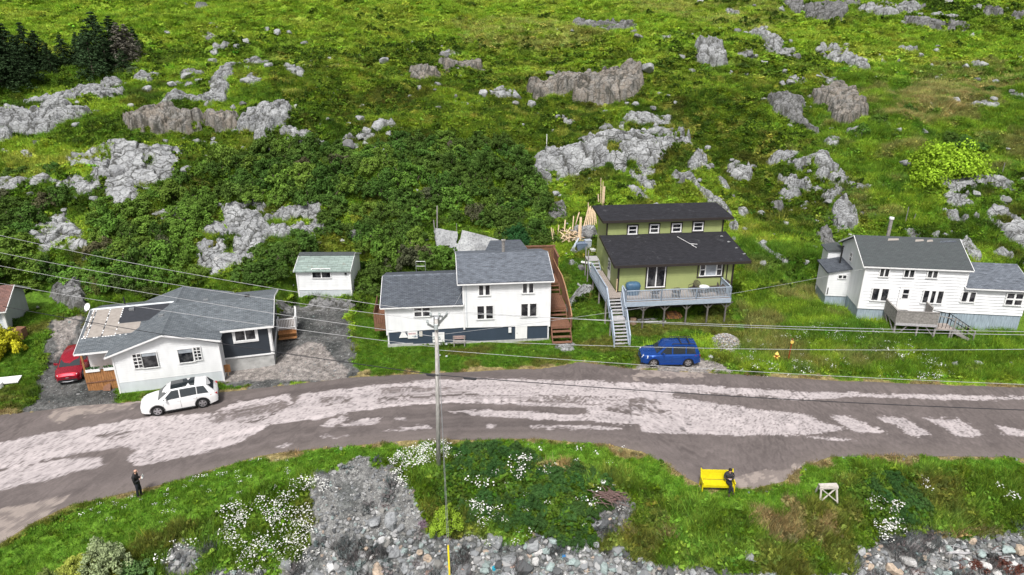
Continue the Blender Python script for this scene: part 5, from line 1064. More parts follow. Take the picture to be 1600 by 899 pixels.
M_SH4 = shingle_mat('faded_charcoal_shingles', (.085, .098, .10), (.078, .086, .09), (.06, .066, .068), mott=.12); M_SH5 = shingle_mat('weathered_green_shingles', (.27, .34, .31), (.22, .27, .25), (.12, .13, .12), .9, .30, .3, patch=(.27, .20, .16)); M_SH6 = shingle_mat('red_brown_shingles', (.22, .12, .10), (.17, .10, .09), (.09, .06, .05), mott=.3)
M_SH2b = shingle_mat('mottled_slate_shingles', (.16, .18, .21), (.12, .133, .155), (.09, .10, .12), mott=.45)

class House:
    def __init__(s, name, x, y, z, al, label, cat='house', kind=None):
        s.root = empty(name, (x, y, z), al); tag(s.root, label, cat, None, kind); s.o = (x, y, z); s.al = al; s.ca, s.sa = math.cos(al), math.sin(al)
        s.n = name
    def onv(s, px, py, v):
        """where a line of sight meets the plane at local depth v: (u, z)"""
        a = (px - 800) / FPX; b = -(py - 449.5) / FPX; dx, dy, dz = a, CT + b * ST, -ST + b * CT
        # v = -(x-ox)*sa + (y-oy)*ca
        t = (v - s.o[0] * s.sa + s.o[1] * s.ca) / (-dx * s.sa + dy * s.ca)
        x, y, z = dx * t - s.o[0], dy * t - s.o[1], CAM_H + dz * t - s.o[2]
        return x * s.ca + y * s.sa, z
    def onu(s, px, py, u):
        a = (px - 800) / FPX; b = -(py - 449.5) / FPX; dx, dy, dz = a, CT + b * ST, -ST + b * CT
        t = (u + s.o[0] * s.ca + s.o[1] * s.sa) / (dx * s.ca + dy * s.sa)
        x, y, z = dx * t - s.o[0], dy * t - s.o[1], CAM_H + dz * t - s.o[2]
        return -x * s.sa + y * s.ca, z
    def wall(s, p0, p1, poly, mat, pitch=.2, lip=.014, name='wall', parent=None, boards=None):
        """clapboard wall from p0 to p1 (outside on the right-hand side of p0->p1), outline poly in (s, z)"""
        d = Vector((p1[0] - p0[0], p1[1] - p0[1])); L = d.length; d /= L; nrm = Vector((d.y, -d.x))
        def P(ss, z, out=0.0): return (p0[0] + d.x * ss + nrm.x * out, p0[1] + d.y * ss + nrm.y * out, z)
        mb = MB(); mb.slab([P(a, b, -.02) for a, b in poly], .10)
        z0 = min(q[1] for q in poly); z1 = max(q[1] for q in poly); k = 0; root = parent or s.root; first = None
        W = None if boards else mb
        zz = z0; blist = []
        while zz < z1 - .01:
            zt = min(zz + pitch, z1); c = clip_band(poly, zz, zt)
            if len(c) >= 3:
                q = [P(a, b, lip * (1 - (b - zz) / pitch)) for a, b in c]
                tgt = MB() if boards else mb
                lo = [p for p in c if abs(p[1] - zz) < 1e-6]
                tgt.add(q, [tuple(range(len(q)))])
                if len(lo) >= 2:
                    a0 = min(l[0] for l in lo); a1 = max(l[0] for l in lo); tgt.quad(P(a0, zz, 0), P(a1, zz, 0), P(a1, zz, lip), P(a0, zz, lip))
                if boards: blist.append(tgt)
            zz = zt
        w = mb.build(name, mat, root)
        for b in blist: b.build('board', mat, w)
        return w
    def corner(s, u, v, z0, z1, mat, t=.09, name='corner_board'):
        return MB().box(u - t, u + t, v - t, v + t, z0, z1).build(name, mat, s.root)
    def window(s, u, v, z, w, h, cols=2, rows=1, frame=.06, trim=None, mat=None, glass=None, axis='u', out=-1, name='window', mull=.04, parent=None, blinds=0.0):
        """window centred at (u, z) on the plane v (axis 'u') or centred at (v, z) on the plane u (axis 'v')"""
        mat = mat or M_WHITE2; glass = glass or M_GLASS; f = MB(); g = MB()
        def B(mb, a0, a1, d0, d1, z0, z1, mi=0):
            if axis == 'u': mb.box(u + a0, u + a1, v + out * d0 if out > 0 else v - d1, v + out * d1 if out > 0 else v - d0, z + z0, z + z1, mi)
            else: mb.box(u + out * d0 if out > 0 else u - d1, u + out * d1 if out > 0 else u - d0, v + a0, v + a1, z + z0, z + z1, mi)
        mats = [mat]
        if trim:
            mats = [mat, trim]; T = .10
            for (a0, a1, z0, z1) in ((-w/2-frame-T, w/2+frame+T, h/2+frame, h/2+frame+T), (-w/2-frame-T, w/2+frame+T, -h/2-frame-T, -h/2-frame), (-w/2-frame-T, -w/2-frame, -h/2-frame, h/2+frame), (w/2+frame, w/2+frame+T, -h/2-frame, h/2+frame)):
                B(f, a0, a1, 0, .05, z0, z1, 1)
        for (a0, a1, z0, z1) in ((-w/2-frame, w/2+frame, h/2, h/2+frame), (-w/2-frame-.03, w/2+frame+.03, -h/2-frame, -h/2), (-w/2-frame, -w/2, -h/2, h/2), (w/2, w/2+frame, -h/2, h/2)): B(f, a0, a1, 0, .075, z0, z1)
        for i in range(1, cols): c = -w/2 + w * i / cols; B(f, c - mull, c + mull, 0, .065, -h/2, h/2)
        for j in range(1, rows):
            c = -h/2 + h * j / rows
            for i in range(cols): B(f, -w/2 + w*i/cols + (mull if i else 0), -w/2 + w*(i+1)/cols - (mull if i < cols-1 else 0), 0, .063, c - mull*.8, c + mull*.8)
        wo_ = f.build(name, mats, parent or s.root)
        for i in range(cols):
            for j in range(rows):
                p = MB(); B(p, -w/2 + w*i/cols, -w/2 + w*(i+1)/cols, .0, .025, -h/2 + h*j/rows, -h/2 + h*(j+1)/rows); p.build('pane', glass, wo_)
        if blinds:
            p = MB(); B(p, -w/2 + .03, w/2 - .03, .026, .034, h/2 - h * blinds, h/2 - .02); p.build('blind', M_CURT, wo_)
        return wo_
    def win_px(s, px0, px1, py0, py1, v, **k):
        a = s.onv(px0, (py0 + py1) / 2, v); b = s.onv(px1, (py0 + py1) / 2, v); c = s.onv((px0 + px1) / 2, py0, v); d = s.onv((px0 + px1) / 2, py1, v)
        fr = k.get('frame', .06)
        return s.window((a[0] + b[0]) / 2, v, (c[1] + d[1]) / 2, b[0] - a[0] - (2 * fr if k.get('trim') else 0), c[1] - d[1] - (2 * fr if k.get('trim') else 0), **k)
    def gable(s, u0, u1, ve0, vr, ve1, ze0, zr, ze1, mat, t=.14, name='roof', axis='u', fascia=None, cap=None):
        """gable roof whose ridge runs along u (axis 'u') or v; ve0/ve1 eave positions, vr ridge"""
        def Q(a, b, z): return (a, b, z) if axis == 'u' else (b, a, z)
        mb = MB()
        A = [Q(u0, ve0, ze0), Q(u1, ve0, ze0), Q(u1, vr, zr), Q(u0, vr, zr)]; B = [Q(u0, vr, zr), Q(u1, vr, zr), Q(u1, ve1, ze1), Q(u0, ve1, ze1)]
        if axis == 'v': A = A[::-1]; B = B[::-1]
        low = lambda P: [(p[0], p[1], p[2] - t) for p in P]
        for P in (A, B):
            L = low(P); mb.hexa([*L, *P])
        r = mb.build(name, mat, s.root)
        if cap:
            c = MB(); c.hexa([Q(u0 - .01, vr - .16, zr - .05), Q(u1 + .01, vr - .16, zr - .05), Q(u1 + .01, vr + .16, zr - .05), Q(u0 - .01, vr + .16, zr - .05), Q(u0 - .01, vr - .03, zr + .035), Q(u1 + .01, vr - .03, zr + .035), Q(u1 + .01, vr + .03, zr + .035), Q(u0 - .01, vr + .03, zr + .035)]).build('ridge_cap', cap, r)
        if fascia:
            f = MB(); e = .03
            f.beam(Q(u0 - .015, ve0 - e, ze0 - t * .75), Q(u1 + .015, ve0 - e, ze0 - t * .75), .03, .10)
            for uu in (u0 - .025, u1 + .025):
                f.beam(Q(uu, ve0 - e, ze0 - t * .62), Q(uu, vr, zr - t * .62), .04, .11); f.beam(Q(uu, vr, zr - t * .62), Q(uu, ve1 + e, ze1 - t * .62), .04, .11)
            f.build('fascia', fascia, r)
        return r
def clip_band(poly, z0, z1):
    def cl(P, inside, zc):
        out = []
        for i in range(len(P)):
            a, b = P[i], P[(i + 1) % len(P)]; ia, ib = inside(a), inside(b)
            if ia: out.append(a)
            if ia != ib: t = (zc - a[1]) / (b[1] - a[1]); out.append((a[0] + t * (b[0] - a[0]), zc))
        return out
    P = cl(poly, lambda p: p[1] >= z0 - 1e-9, z0)
    return cl(P, lambda p: p[1] <= z1 + 1e-9, z1) if P else []
def railing(pts, h, mat, parent, name='railing', bal=.14, post=.09, topw=.10, balr=.02, base=.10, extra=0):
    """posts, top rail, bottom rail and balusters along a run of points"""
    for i in range(len(pts) - 1):
        a, b = Vector(pts[i]), Vector(pts[i + 1]); L = (b - a).length; n = max(1, int(L / 1.5)); m = MB(); up = Vector((0, 0, 1))
        for k in range(n + 1): p = a + (b - a) * k / n; m.box(p.x - post / 2, p.x + post / 2, p.y - post / 2, p.y + post / 2, p.z - .1, p.z + h + .06)
        m.beam(a + up * h, b + up * h, topw, .05); m.beam(a + up * base, b + up * base, .05, .06)
        nb = int(L / bal); bb = MB()
        for k in range(nb + 1): p = a + (b - a) * (k + .5) / (nb + 1); bb.box(p.x - balr, p.x + balr, p.y - balr, p.y + balr, p.z + base + .02, p.z + h - .02)
        r = m.build(name, mat, parent); q = bb.build('balusters', mat, r); q['kind'] = 'stuff'
def stairs(parent, top, bot, width, n, mat, smat, axis, treadname='tread', rise=False, w_t=.045):
    """top/bot: (x, y, z) centre of the front edge; axis: unit vector across"""
    top = Vector(top); bot = Vector(bot); ax = Vector(axis).normalized() * (width / 2); run = (bot - top); flat = Vector((run.x, run.y, 0)); dd = flat / n; dz = run.z / n
    for i in range(n):
        c = top + dd * (i + .5) + Vector((0, 0, dz * (i + 1))); f = dd * .56
        m = MB(); a = c - ax; b = c + ax; h = Vector((0, 0, w_t)); m.hexa([a - f - h, b - f - h, b + f - h, a + f - h, a - f, b - f, b + f, a + f]); m.build(treadname, mat, parent)
    for sgn in (-1, 1):
        m = MB(); o = ax * sgn * .98; m.beam(top + o - Vector((0, 0, .14)), bot + o - Vector((0, 0, .0)), .05, .22); m.build('stringer', smat, parent)
# ---------------------------------------------------------------- H1 bungalow on the left
H = House('bungalow', -27.8, 42.8, 0, R(15), 'white bungalow with cross-gabled grey shingle roof, part of it stripped')
W6 = 6.9
H.wall((0, 0), (W6, 0), [(0, .72), (W6, .72), (W6, 3.36), (3.35, 4.02), (0, 3.05)], M_WHITE, .17)
H.wall((0, -.02), (W6, -.02), [(0, -.2), (W6, -.2), (W6, .70), (0, .70)], M_SKIRT, .5, .004, 'skirt')
H.wall((0, 8.8), (0, 0), [(0, -.2), (8.8, -.2), (8.8, 3.0), (0, 3.0)], M_WHITE, .17)
H.wall((W6, 0), (W6, 1.3), [(0, -.2), (1.3, -.2), (1.3, 3.3), (0, 3.3)], M_WHITE, .17)
H.wall((W6, 8.8), (0, 8.8), [(0, -.2), (W6, -.2), (W6, 3.0), (3.45, 4.1), (0, 3.2)], M_WHITE, .17)
# dark wing
H.wall((W6, 1.3), (10.4, 1.3), [(0, 1.10), (3.5, 1.10), (3.5, 3.42), (0, 3.42)], M_DARKSIDE, .12)
H.wall((10.4, 1.3), (10.4, 8.1), [(0, 1.10), (6.8, 1.10), (6.8, 3.42), (3.3, 4.35), (0, 3.42)], M_DARKSIDE, .12)
H.wall((10.4, 8.1), (W6, 8.1), [(0, 0), (3.5, 0), (3.5, 3.4), (0, 3.4)], M_WHITE, .17)
MB().box(W6 + .01, 10.42, 1.33, 8.08, -.2, 1.0).build('foundation', M_CONC, H.root)
tb = MB(); tb.box(W6 - .02, 10.5, 1.24, 1.32, 1.0, 1.11); tb.box(10.38, 10.5, 1.32, 8.1, 1.0, 1.11); tb.box(10.26, 10.49, 1.22, 1.30, 1.11, 3.40); tb.box(10.42, 10.50, 1.22, 1.45, 1.11, 3.40); tb.box(W6 - .03, W6 + .06, 1.20, 1.30, -.1, 3.30); tb.build('trim', M_WHITE2, H.root)
H.corner(-.02, 0, -.15, 3.0, M_WHITE2, .05); H.corner(W6, -.02, -.15, 3.3, M_WHITE2, .05)
# roofs
def tri_roof(): pass
ra = H.gable(-.35, 9.05, -.38, 3.42, 7.15, 2.98, 4.24, 3.34, M_SH1, .13, 'roof', 'v', M_WHITE2)
# move: gable with axis v takes (v range) first
rb = H.gable(3.42, 10.72, .92, 4.55, 8.25, 3.52, 4.46, 3.55, M_SH1, .13, 'roof', 'u', None, M_SH1)
fb = MB(); fb.beam((W6 + .1, .90, 3.41), (10.74, .90, 3.41), .03, .15); fb.beam((10.745, .9, 3.44), (10.745, 4.55, 4.38), .03, .15); fb.beam((10.745, 4.55, 4.38), (10.745, 8.25, 3.46), .03, .15); fb.build('fascia', M_WHITE2, rb)
cpa = MB(); cpa.hexa([(3.26, -.36, 4.19), (3.58, -.36, 4.20), (3.58, 9.04, 4.20), (3.26, 9.04, 4.19), (3.39, -.36, 4.275), (3.45, -.36, 4.275), (3.45, 9.04, 4.275), (3.39, 9.04, 4.275)]).build('ridge_cap', M_SH1, ra)
rc = H.gable(-2.62, 3.42, .88, 6.0, 8.6, 2.93, 4.16, 3.4, M_SH1, .12, 'roof', 'u', None, None)
fc = MB(); fc.beam((-2.64, .86, 2.84), (-.35, .86, 2.84), .03, .13); fc.beam((-2.645, .86, 2.86), (-2.645, 6.0, 4.09), .03, .13); fc.build('fascia', M_WHITE2, rc)
sl = (4.16 - 2.93) / (6.0 - .88)
def onC(u, v, d=0): return (u, v, 2.93 + (v - .88) * sl + d)
def sheetC(u0, u1, v0, v1, d, t, name, mat, par, poly=None):
    P = poly or [(u0, v0), (u1, v0), (u1, v1), (u0, v1)]
    k = len(P); m = MB(); lo = [onC(a, b, d) for a, b in P]; hi = [onC(a, b, d + t) for a, b in P]
    m.add(lo + hi, [tuple(range(k - 1, -1, -1)), tuple(range(k, 2 * k))] + [(i, (i + 1) % k, (i + 1) % k + k, i + k) for i in range(k)]); return m.build(name, mat, par)
sheetC(0, 0, 0, 0, .004, .008, 'felt', M_FELT, rc, [(-.30, 3.9), (2.9, 3.9), (2.9, 5.85), (-.30, 5.85)])
for (a, b) in ((-2.42, -2.22), (-2.12, -1.24), (-1.16, -.34)): sheetC(a, b, 2.55, 5.80, .004, .018, 'plywood_panel', M_PLY, rc)
sheetC(-.34, 1.2, 2.62, 3.85, .004, .016, 'plywood_panel', M_PLY, rc)
for ui in (-2.17, -2.36, -1.20, -.31):
    for j in range(13):
        if rnd.random() < .82: sheetC(ui - .035, ui + .035, 2.6 + j * .25, 2.6 + j * .25 + .15, .024, .01, 'torn_strip', M_WHITE2 if rnd.random() < .72 else M_FELT, rc)
for j in range(16):
    if rnd.random() < .75: sheetC(-2.5 + j * .19, -2.5 + j * .19 + .13, 2.46, 2.53, .012, .012, 'torn_strip', M_WHITE2, rc)
cc = MB(); cc.hexa([(-2.62, 5.85, 4.12), (3.2, 5.85, 4.12), (3.2, 6.12, 4.12), (-2.62, 6.12, 4.12), (-2.62, 5.97, 4.19), (3.2, 5.97, 4.19), (3.2, 6.03, 4.19), (-2.62, 6.03, 4.19)]).build('ridge_cap', M_SKIRT, rc)
for (px, py, v, nm) in ((205.5, 482, 5.4, 'roof_vent'), (252, 494, 3.6, 'roof_vent'), (321, 467, 4.75, 'roof_vent'), (386, 461, 4.9, 'roof_vent')):
    u, z = H.onv(px, py, v); z = {205.5: onC(u, v)[2], 252: 4.24 - (3.42 - u) * .332, 321: 4.42, 386: 4.40}[px]
    MB().box(u - .17, u + .17, v - .13, v + .13, z, z + .16).build(nm, M_METAL if px != 386 else M_BLACK, H.root)
u, z = H.onv(195, 474, 6.1); MB().tube([(u, 6.1, 4.0), (u, 6.1, 4.85)], .05, 8).build('vent_pipe', M_BLACK, H.root)
# windows of the white front
H.win_px(209, 221.5, 553, 575, -.03, cols=2, rows=4, frame=.05, mull=.025); H.win_px(222.5, 246, 551, 574, -.03, cols=1, rows=1, frame=.05, blinds=.22)
H.win_px(279, 303, 545, 566, -.03, cols=1, rows=1, frame=.05, blinds=.3); H.win_px(302.5, 314, 542.5, 562.5, -.03, cols=2, rows=4, frame=.05, mull=.025)
H.win_px(365, 401, 512.5, 533, 1.26, cols=2, rows=1, frame=.10, trim=M_WHITE2)
# porch on the left
H.wall((-2.2, 2.3), (0, 2.3), [(0, .8), (2.2, .8), (2.2, 3.0), (0, 3.0)], M_WHITE, .17)
H.wall((-2.3, 8.2), (-2.3, 2.3), [(0, -.2), (5.9, -.2), (5.9, 3.2), (2.3, 4.0), (0, 3.3)], M_WHITE, .17)
H.wall((0, 8.4), (-2.3, 8.4), [(0, -.2), (2.3, -.2), (2.3, 3.1), (0, 3.1)], M_WHITE, .17)
MB().box(-2.3, 0, .85, 2.3, .78, .86).build('porch_floor', M_ORANGEWD, H.root)
MB().box(-.62, -.48, 2.18, 2.26, .86, 2.95).build('door_post', M_TEAL, H.root)
dd = MB().box(-.46, -.06, 2.2, 2.26, .86, 2.8).build('door', M_TEAL, H.root); MB().box(-.40, -.12, 2.17, 2.198, 1.5, 2.5).build('pane', M_GLASS, dd); MB().box(-.45, -.40, 2.14, 2.2, 1.3, 1.45).build('handle', M_METAL, dd)
MB().box(-2.26, -2.14, .86, .98, -.1, 2.86).build('porch_post', M_ORANGEWD, H.root)
for tier, (z0, z1) in enumerate(((-.1, .62), (.66, 1.5))):
    pm = MB()
    for k in range(15): u = -2.26 + k * .15; pm.box(u, u + .135, .76 - tier * .03 + .008 * (k % 3), .82, z0 + .02 * (k * 7 % 3), z1)
    q = pm.build('plank_skirt', M_ORANGEWD, H.root); q['kind'] = 'stuff'
MB().box(-2.28, 0, .72, .80, .60, .68).build('ledger', M_BROWNWD, H.root)
for (a, b) in ((-2.1, -1.2), (-.95, -.1)):
    pb = MB().box(a, b, .66, .86, 1.48, 1.68).build('flower_box', M_WHITE2, H.root)
    lc = leaf_cloud('greenery', [((a + (b - a) * (k + .5) / 5, .76, 1.76), .12, .4) for k in range(5)], 30, 0, .05, 70, .5, 1.5, M_LEAF); q = obj_me('greenery', lc, None, pb); q.color = (.05, .12, .04, 1)
# back steps on the right-hand side
dk = MB().box(10.55, 12.0, 5.2, 7.4, 1.12, 1.22).build('side_deck', M_DECKB, H.root)
for (x_, y_) in ((11.95, 5.25), (11.95, 7.35)): MB().box(x_ - .06, x_ + .06, y_ - .06, y_ + .06, 0, 2.2).build('post', M_WHITE2, dk)
railing([(10.6, 5.2, 1.2), (12.0, 5.2, 1.2)], .85, M_WHITE2, dk, 'railing', .13); railing([(12.0, 5.2, 1.2), (12.0, 7.4, 1.2)], .85, M_WHITE2, dk, 'railing', .13)
for k in range(2): MB().box(10.6, 12.0, 4.85 - .3 * k, 5.15 - .3 * k, .86 - .3 * k, .92 - .3 * k).build('step', M_ORANGEWD, dk)
MB().box(10.6, 12.0, 5.14, 5.19, .3, 1.1).build('riser', M_ORANGEWD, dk)
H1 = H
def on_terrain(px, py, lift=0): g = ground([(px, py)], height)[0]; return (g[0], g[1], g[2] + lift)
g = on_terrain(357, 588); st = empty('sign_stand', g, R(15)); tag(st, 'small orange-brown board on a post at the bungalow corner', 'sign')
MB().box(-.22, .22, -.03, .03, .35, .95).build('board', M_ORANGEWD, st); MB().box(-.04, .04, .03, .10, 0, 1.0).build('post', M_NEWWD, st)
g = on_terrain(157, 608); ln = MB().hexa([(-.3, 0, 0), (.25, 0, 0), (.25, .08, 0), (-.3, .08, 0), (-.15, .6, 1.1), (.2, .6, 1.1), (.2, .66, 1.1), (-.15, .66, 1.1)]).build('wooden_hatch', M_BROWNWD, None, loc=(g[0] + .6, g[1] - .25, g[2])); tag(ln, 'brown plank hatch leaning on the porch skirting', 'hatch')
g = on_terrain(146, 603); b_ = bpy.data.objects.new('boulder', BM[3]); COL.objects.link(b_); b_.location = g; b_.scale = (.35, .3, .25); tag(b_, 'pale rock at the foot of the orange porch boards', 'boulder')
# satellite dish behind the left roof end
dx, dz = H.onv(137, 483, 6.4); sdp = empty('satellite_dish', Vector(H.root.matrix_basis @ Vector((-2.75, 6.1, 3.5)))); tag(sdp, 'white satellite dish on the left end of the bungalow roof', 'satellite dish')
MB().tube([(0, 0, -.4), (0, 0, .9)], .04, 8).build('mast', M_WHITE2, sdp)
dm = MB(); 
for k in range(5):
    pass
rings = [(0, 0), (.12, .012), (.22, .04), (.30, .08)]
vs = [(0, 0, 0)]; fs = []
for ri, (r_, d_) in enumerate(rings[1:]):
    for k in range(12): a = k * math.pi / 6; vs.append((r_ * math.cos(a), -d_, r_ * math.sin(a)))
for k in range(12): fs.append((0, 1 + k, 1 + (k + 1) % 12))
for ri in range(2):
    for k in range(12): a = 1 + ri * 12; fs.append((a + k, a + 12 + k, a + 12 + (k + 1) % 12, a + (k + 1) % 12))
dm.add(vs, fs); dq = dm.build('dish', M_WHITE2, sdp, True, loc=(0, -.06, .85)); dq.rotation_euler = (R(-30), 0, R(-25))
MB().tube([(0, -.05, .7), (0, -.42, .78)], .015, 6).build('arm', M_METAL, sdp)

# ---------------------------------------------------------------- red-roofed building, left edge
H = House('small_house', -40.4, 50.2, 1.1, R(15), 'small grey-white building with red-brown roof cut off by the left edge')
H.wall((-6, 0), (0, 0), [(0, -.4), (6, -.4), (6, 2.1), (0, 2.1)], M_SKIRT, .18); H.wall((0, 0), (0, 4.4), [(0, -.4), (4.4, -.4), (4.4, 2.1), (2.2, 3.15), (0, 2.1)], siding_mat('grey_siding', (.42, .44, .45)), .18)
H.wall((0, 4.4), (-6, 4.4), [(0, -.4), (6, -.4), (6, 2.1), (0, 2.1)], M_SKIRT, .18); H.wall((-6, 4.4), (-6, 0), [(0, -.4), (4.4, -.4), (4.4, 2.1), (2.2, 3.15), (0, 2.1)], M_SKIRT, .18)
H.gable(-6.3, .35, -.4, 2.2, 4.8, 2.05, 3.3, 2.05, M_SH6, .14, 'roof', 'u', M_WHITE2); H.corner(-.05, 0, -.4, 2.0, M_WHITE2, .1)
H.window(-1.6, 0, 1.2, .7, .7, 1, 1)

# ---------------------------------------------------------------- white shed
H = House('shed', -19.28, 57.9, .95, R(1), 'small white shed with a patched weathered green shingle roof', 'shed'); w, dp = 4.75, 4.5
gbl = [(0, -.2), (dp, -.2), (dp, 2.65), (dp / 2, 3.45), (0, 2.7)]
H.wall((0, 0), (w, 0), [(0, .78), (w, .78), (w, 2.7), (0, 2.7)], M_WHITE, .16); H.wall((w, 0), (w, dp), gbl, M_WHITE, .16); H.wall((w, dp), (0, dp), [(0, -.2), (w, -.2), (w, 2.65), (0, 2.65)], M_WHITE, .16); H.wall((0, dp), (0, 0), [(dp - a, b) for a, b in gbl][::-1], M_WHITE, .16)
sk = MB(); 
for k in range(38): a = k * .125; sk.box(a, a + .075, -.045, 0, -.2, .76)
sk.box(0, w, -.02, .03, -.2, .77); q = sk.build('corrugated_skirt', M_SKIRT, H.root); MB().box(-.03, w + .03, -.07, 0, .74, .81).build('trim', M_WHITE2, H.root)
H.gable(-.18, w + .12, -.28, dp / 2, dp + .28, 2.62, 3.52, 2.58, M_SH5, .10, 'roof', 'u', None)
MB().hexa([(-.2, dp / 2 - .5, 3.38), (w + .13, dp / 2 - .5, 3.38), (w + .13, dp / 2 + .2, 3.46), (-.2, dp / 2 + .2, 3.46), (-.2, dp / 2 - .5, 3.40), (w + .13, dp / 2 - .5, 3.40), (w + .13, dp / 2, 3.56), (-.2, dp / 2, 3.56)]).build('ridge_felt', M_SH4, H.root)
fs_ = MB(); fs_.beam((-.2, -.3, 2.55), (-.2, dp / 2, 3.46), .03, .12); fs_.beam((w + .135, -.3, 2.55), (w + .135, dp / 2, 3.46), .03, .12); fs_.beam((w + .135, dp / 2, 3.46), (w + .135, dp + .3, 2.52), .03, .12); fs_.build('fascia', M_WHITE2, H.root)
H.corner(0, -.02, -.2, 2.55, M_WHITE2, .06); H.corner(w, -.02, -.2, 2.6, M_WHITE2, .06)
H.win_px(488, 516, 420.5, 434, -.03, cols=2, rows=1, frame=.06); MB().box(w - .45, w - .3, -.12, 0, 2.2, 2.36).build('lamp', M_BLACK, H.root)
SHED = H
# ---------------------------------------------------------------- H2 white two-part house in the middle
H = House('two_storey_house', -10.0, 50.06, 0, R(5.65), 'white two-storey house with a low left wing and navy foundation'); H2 = H
U1, U2, DP = 6.15, 13.1, 7.0
H.wall((0, 0), (U1, 0), [(0, 1.17), (U1, 1.35), (U1, 3.42), (0, 3.42)], M_WHITE, .15)
H.wall((U1, -.04), (U2, -.04), [(0, 1.33), (U2 - U1, 1.22), (U2 - U1, 5.3), (0, 5.3)], M_WHITE, .15)
H.wall((0, .05), (U1, .05), [(0, -.1), (U1, -.1), (U1, 1.36), (0, 1.20)], M_NAVY, .15, .01, 'foundation'); H.wall((U1, .05), (U2, .05), [(0, -.1), (U2 - U1, -.1), (U2 - U1, 1.28), (0, 1.36)], M_NAVY, .15, .01, 'foundation')
MB().box(-.03, 2.0, -.02, .06, -.3, .14).box(2.0, U2 + .02, .0, .06, -.3, .04).build('concrete_footing', M_CONC, H.root)
gl = [(0, 0), (DP, 0), (DP, 3.42), (DP / 2, 4.6), (0, 3.42)]
H.wall((0, DP), (0, 0), gl, M_WHITE, .15); H.wall((U2, 0), (U2, DP), [(0, 0), (DP, 0), (DP, 5.3), (DP / 2, 6.25), (0, 5.3)], M_WHITE, .15); H.wall((U1, DP), (U1, 0), [(0, 3.0), (DP, 3.0), (DP, 5.3), (DP / 2, 6.25), (0, 5.3)], M_WHITE, .15)
H.wall((U2, DP), (0, DP), [(0, 0), (U2, 0), (U2, 5.3), (U2 - U1, 5.3), (U2 - U1, 3.4), (0, 3.4)][:4] and [(0, 0), (U2 - U1, 0), (U2 - U1, 5.3), (0, 5.3)], M_WHITE, .15); H.wall((U1, DP), (0, DP), [(0, 0), (U1, 0), (U1, 3.4), (0, 3.4)], M_WHITE, .15)
H.gable(-.38, U1 - .02, -.30, 3.5, 7.3, 3.52, 4.74, 3.6, M_SH2, .15, 'roof', 'u', M_WHITE2, M_SH2b)
H.gable(U1 - .42, U2 + .26, -.42, 3.4, 7.4, 5.34, 6.46, 5.34, M_SH2b, .16, 'roof', 'u', M_WHITE2, M_SH2b)
# low rear roof
MB().hexa([(8.2, 5.6, 5.7), (12.1, 5.6, 5.6), (11.6, 8.2, 5.8), (8.9, 8.2, 5.8), (8.2, 5.6, 5.78), (12.1, 5.6, 5.78), (11.6, 8.2, 5.98), (8.9, 8.2, 5.98)]).build('rear_roof', M_SH2, H.root); MB().box(8.6, 11.8, 6.9, 8.0, 2, 5.55).build('rear_wall', M_WHITE, H.root)
H.corner(0, 0, .95, 3.4, M_WHITE2, .07); H.corner(U1 + .02, -.05, 1.2, 5.25, M_WHITE2, .07); H.corner(U2, -.04, 1.15, 5.2, M_WHITE2, .07)
v = -.07
for (a, b, c, d) in ((748.5, 765, 446, 461), (817, 833, 443, 457.5)): H.win_px(a, b, c, d, v, cols=2, rows=1, frame=.08, mull=.09)
for (a, b, c, d) in ((746, 770, 478, 498), (814.5, 838, 474.5, 494)): H.win_px(a, b, c, d, v, cols=2, rows=1, frame=.08, mull=.09, blinds=.0)
H.win_px(647.5, 671.5, 479, 494, -.03, cols=2, rows=2, frame=.08, mull=.06)
def door_px(H, a, b, c, d, v, mat, name='door', panes=()):
    p = H.onv((a + b) / 2, c, v); q = H.onv((a + b) / 2, d, v); l = H.onv(a, (c + d) / 2, v)[0]; r = H.onv(b, (c + d) / 2, v)[0]
    dr = MB().box(l, r, v - .05, v, q[1], p[1]).build(name, mat, H.root); e = MB(); e.box(l - .05, l, v - .065, v, q[1], p[1] + .05); e.box(r, r + .05, v - .065, v, q[1], p[1] + .05); e.box(l, r, v - .065, v, p[1], p[1] + .05); e.build('frame', M_WHITE2, dr)
    MB().box(l + .07, l + .12, v - .09, v - .05, (p[1] + q[1]) / 2 - .06, (p[1] + q[1]) / 2 + .02).build('handle', M_METAL, dr); return dr, l, r, q[1], p[1]
door_px(H, 806, 822.5, 510.5, 529, .02, M_WHITE2); door_px(H, 677, 693.5, 520.5, 534.5, .02, M_WHITE2)
def plate(H, a, b, c, d, v, mat, name, t=.05, parent=None):
    l = H.onv(a, (c + d) / 2, v)[0]; r = H.onv(b, (c + d) / 2, v)[0]; z1 = H.onv((a + b) / 2, c, v)[1]; z0 = H.onv((a + b) / 2, d, v)[1]
    return MB().box(l, r, v - t, v, z0, z1).build(name, mat, parent or H.root), l, r, z0, z1
plate(H, 794.3, 798.8, 511.8, 519, .02, M_WHITE2, 'meter_box', .14); plate(H, 655, 660, 517.8, 525.6, .02, mat_plain('cream_board', (.6, .57, .52)), 'notice_board', .05)
l, z1 = H.onv(630, 519, 0); lo, z0 = H.onv(630, 527.5, 0); MB().hexa([(l - .36, -.06, z0), (l + .36, -.06, z0), (l + .36, 0, z0), (l - .36, 0, z0), (l - .12, -.06, z1), (l + .12, -.06, z1), (l + .12, 0, z1), (l - .12, 0, z1)]).build('vent_hood', M_WHITE2, H.root)
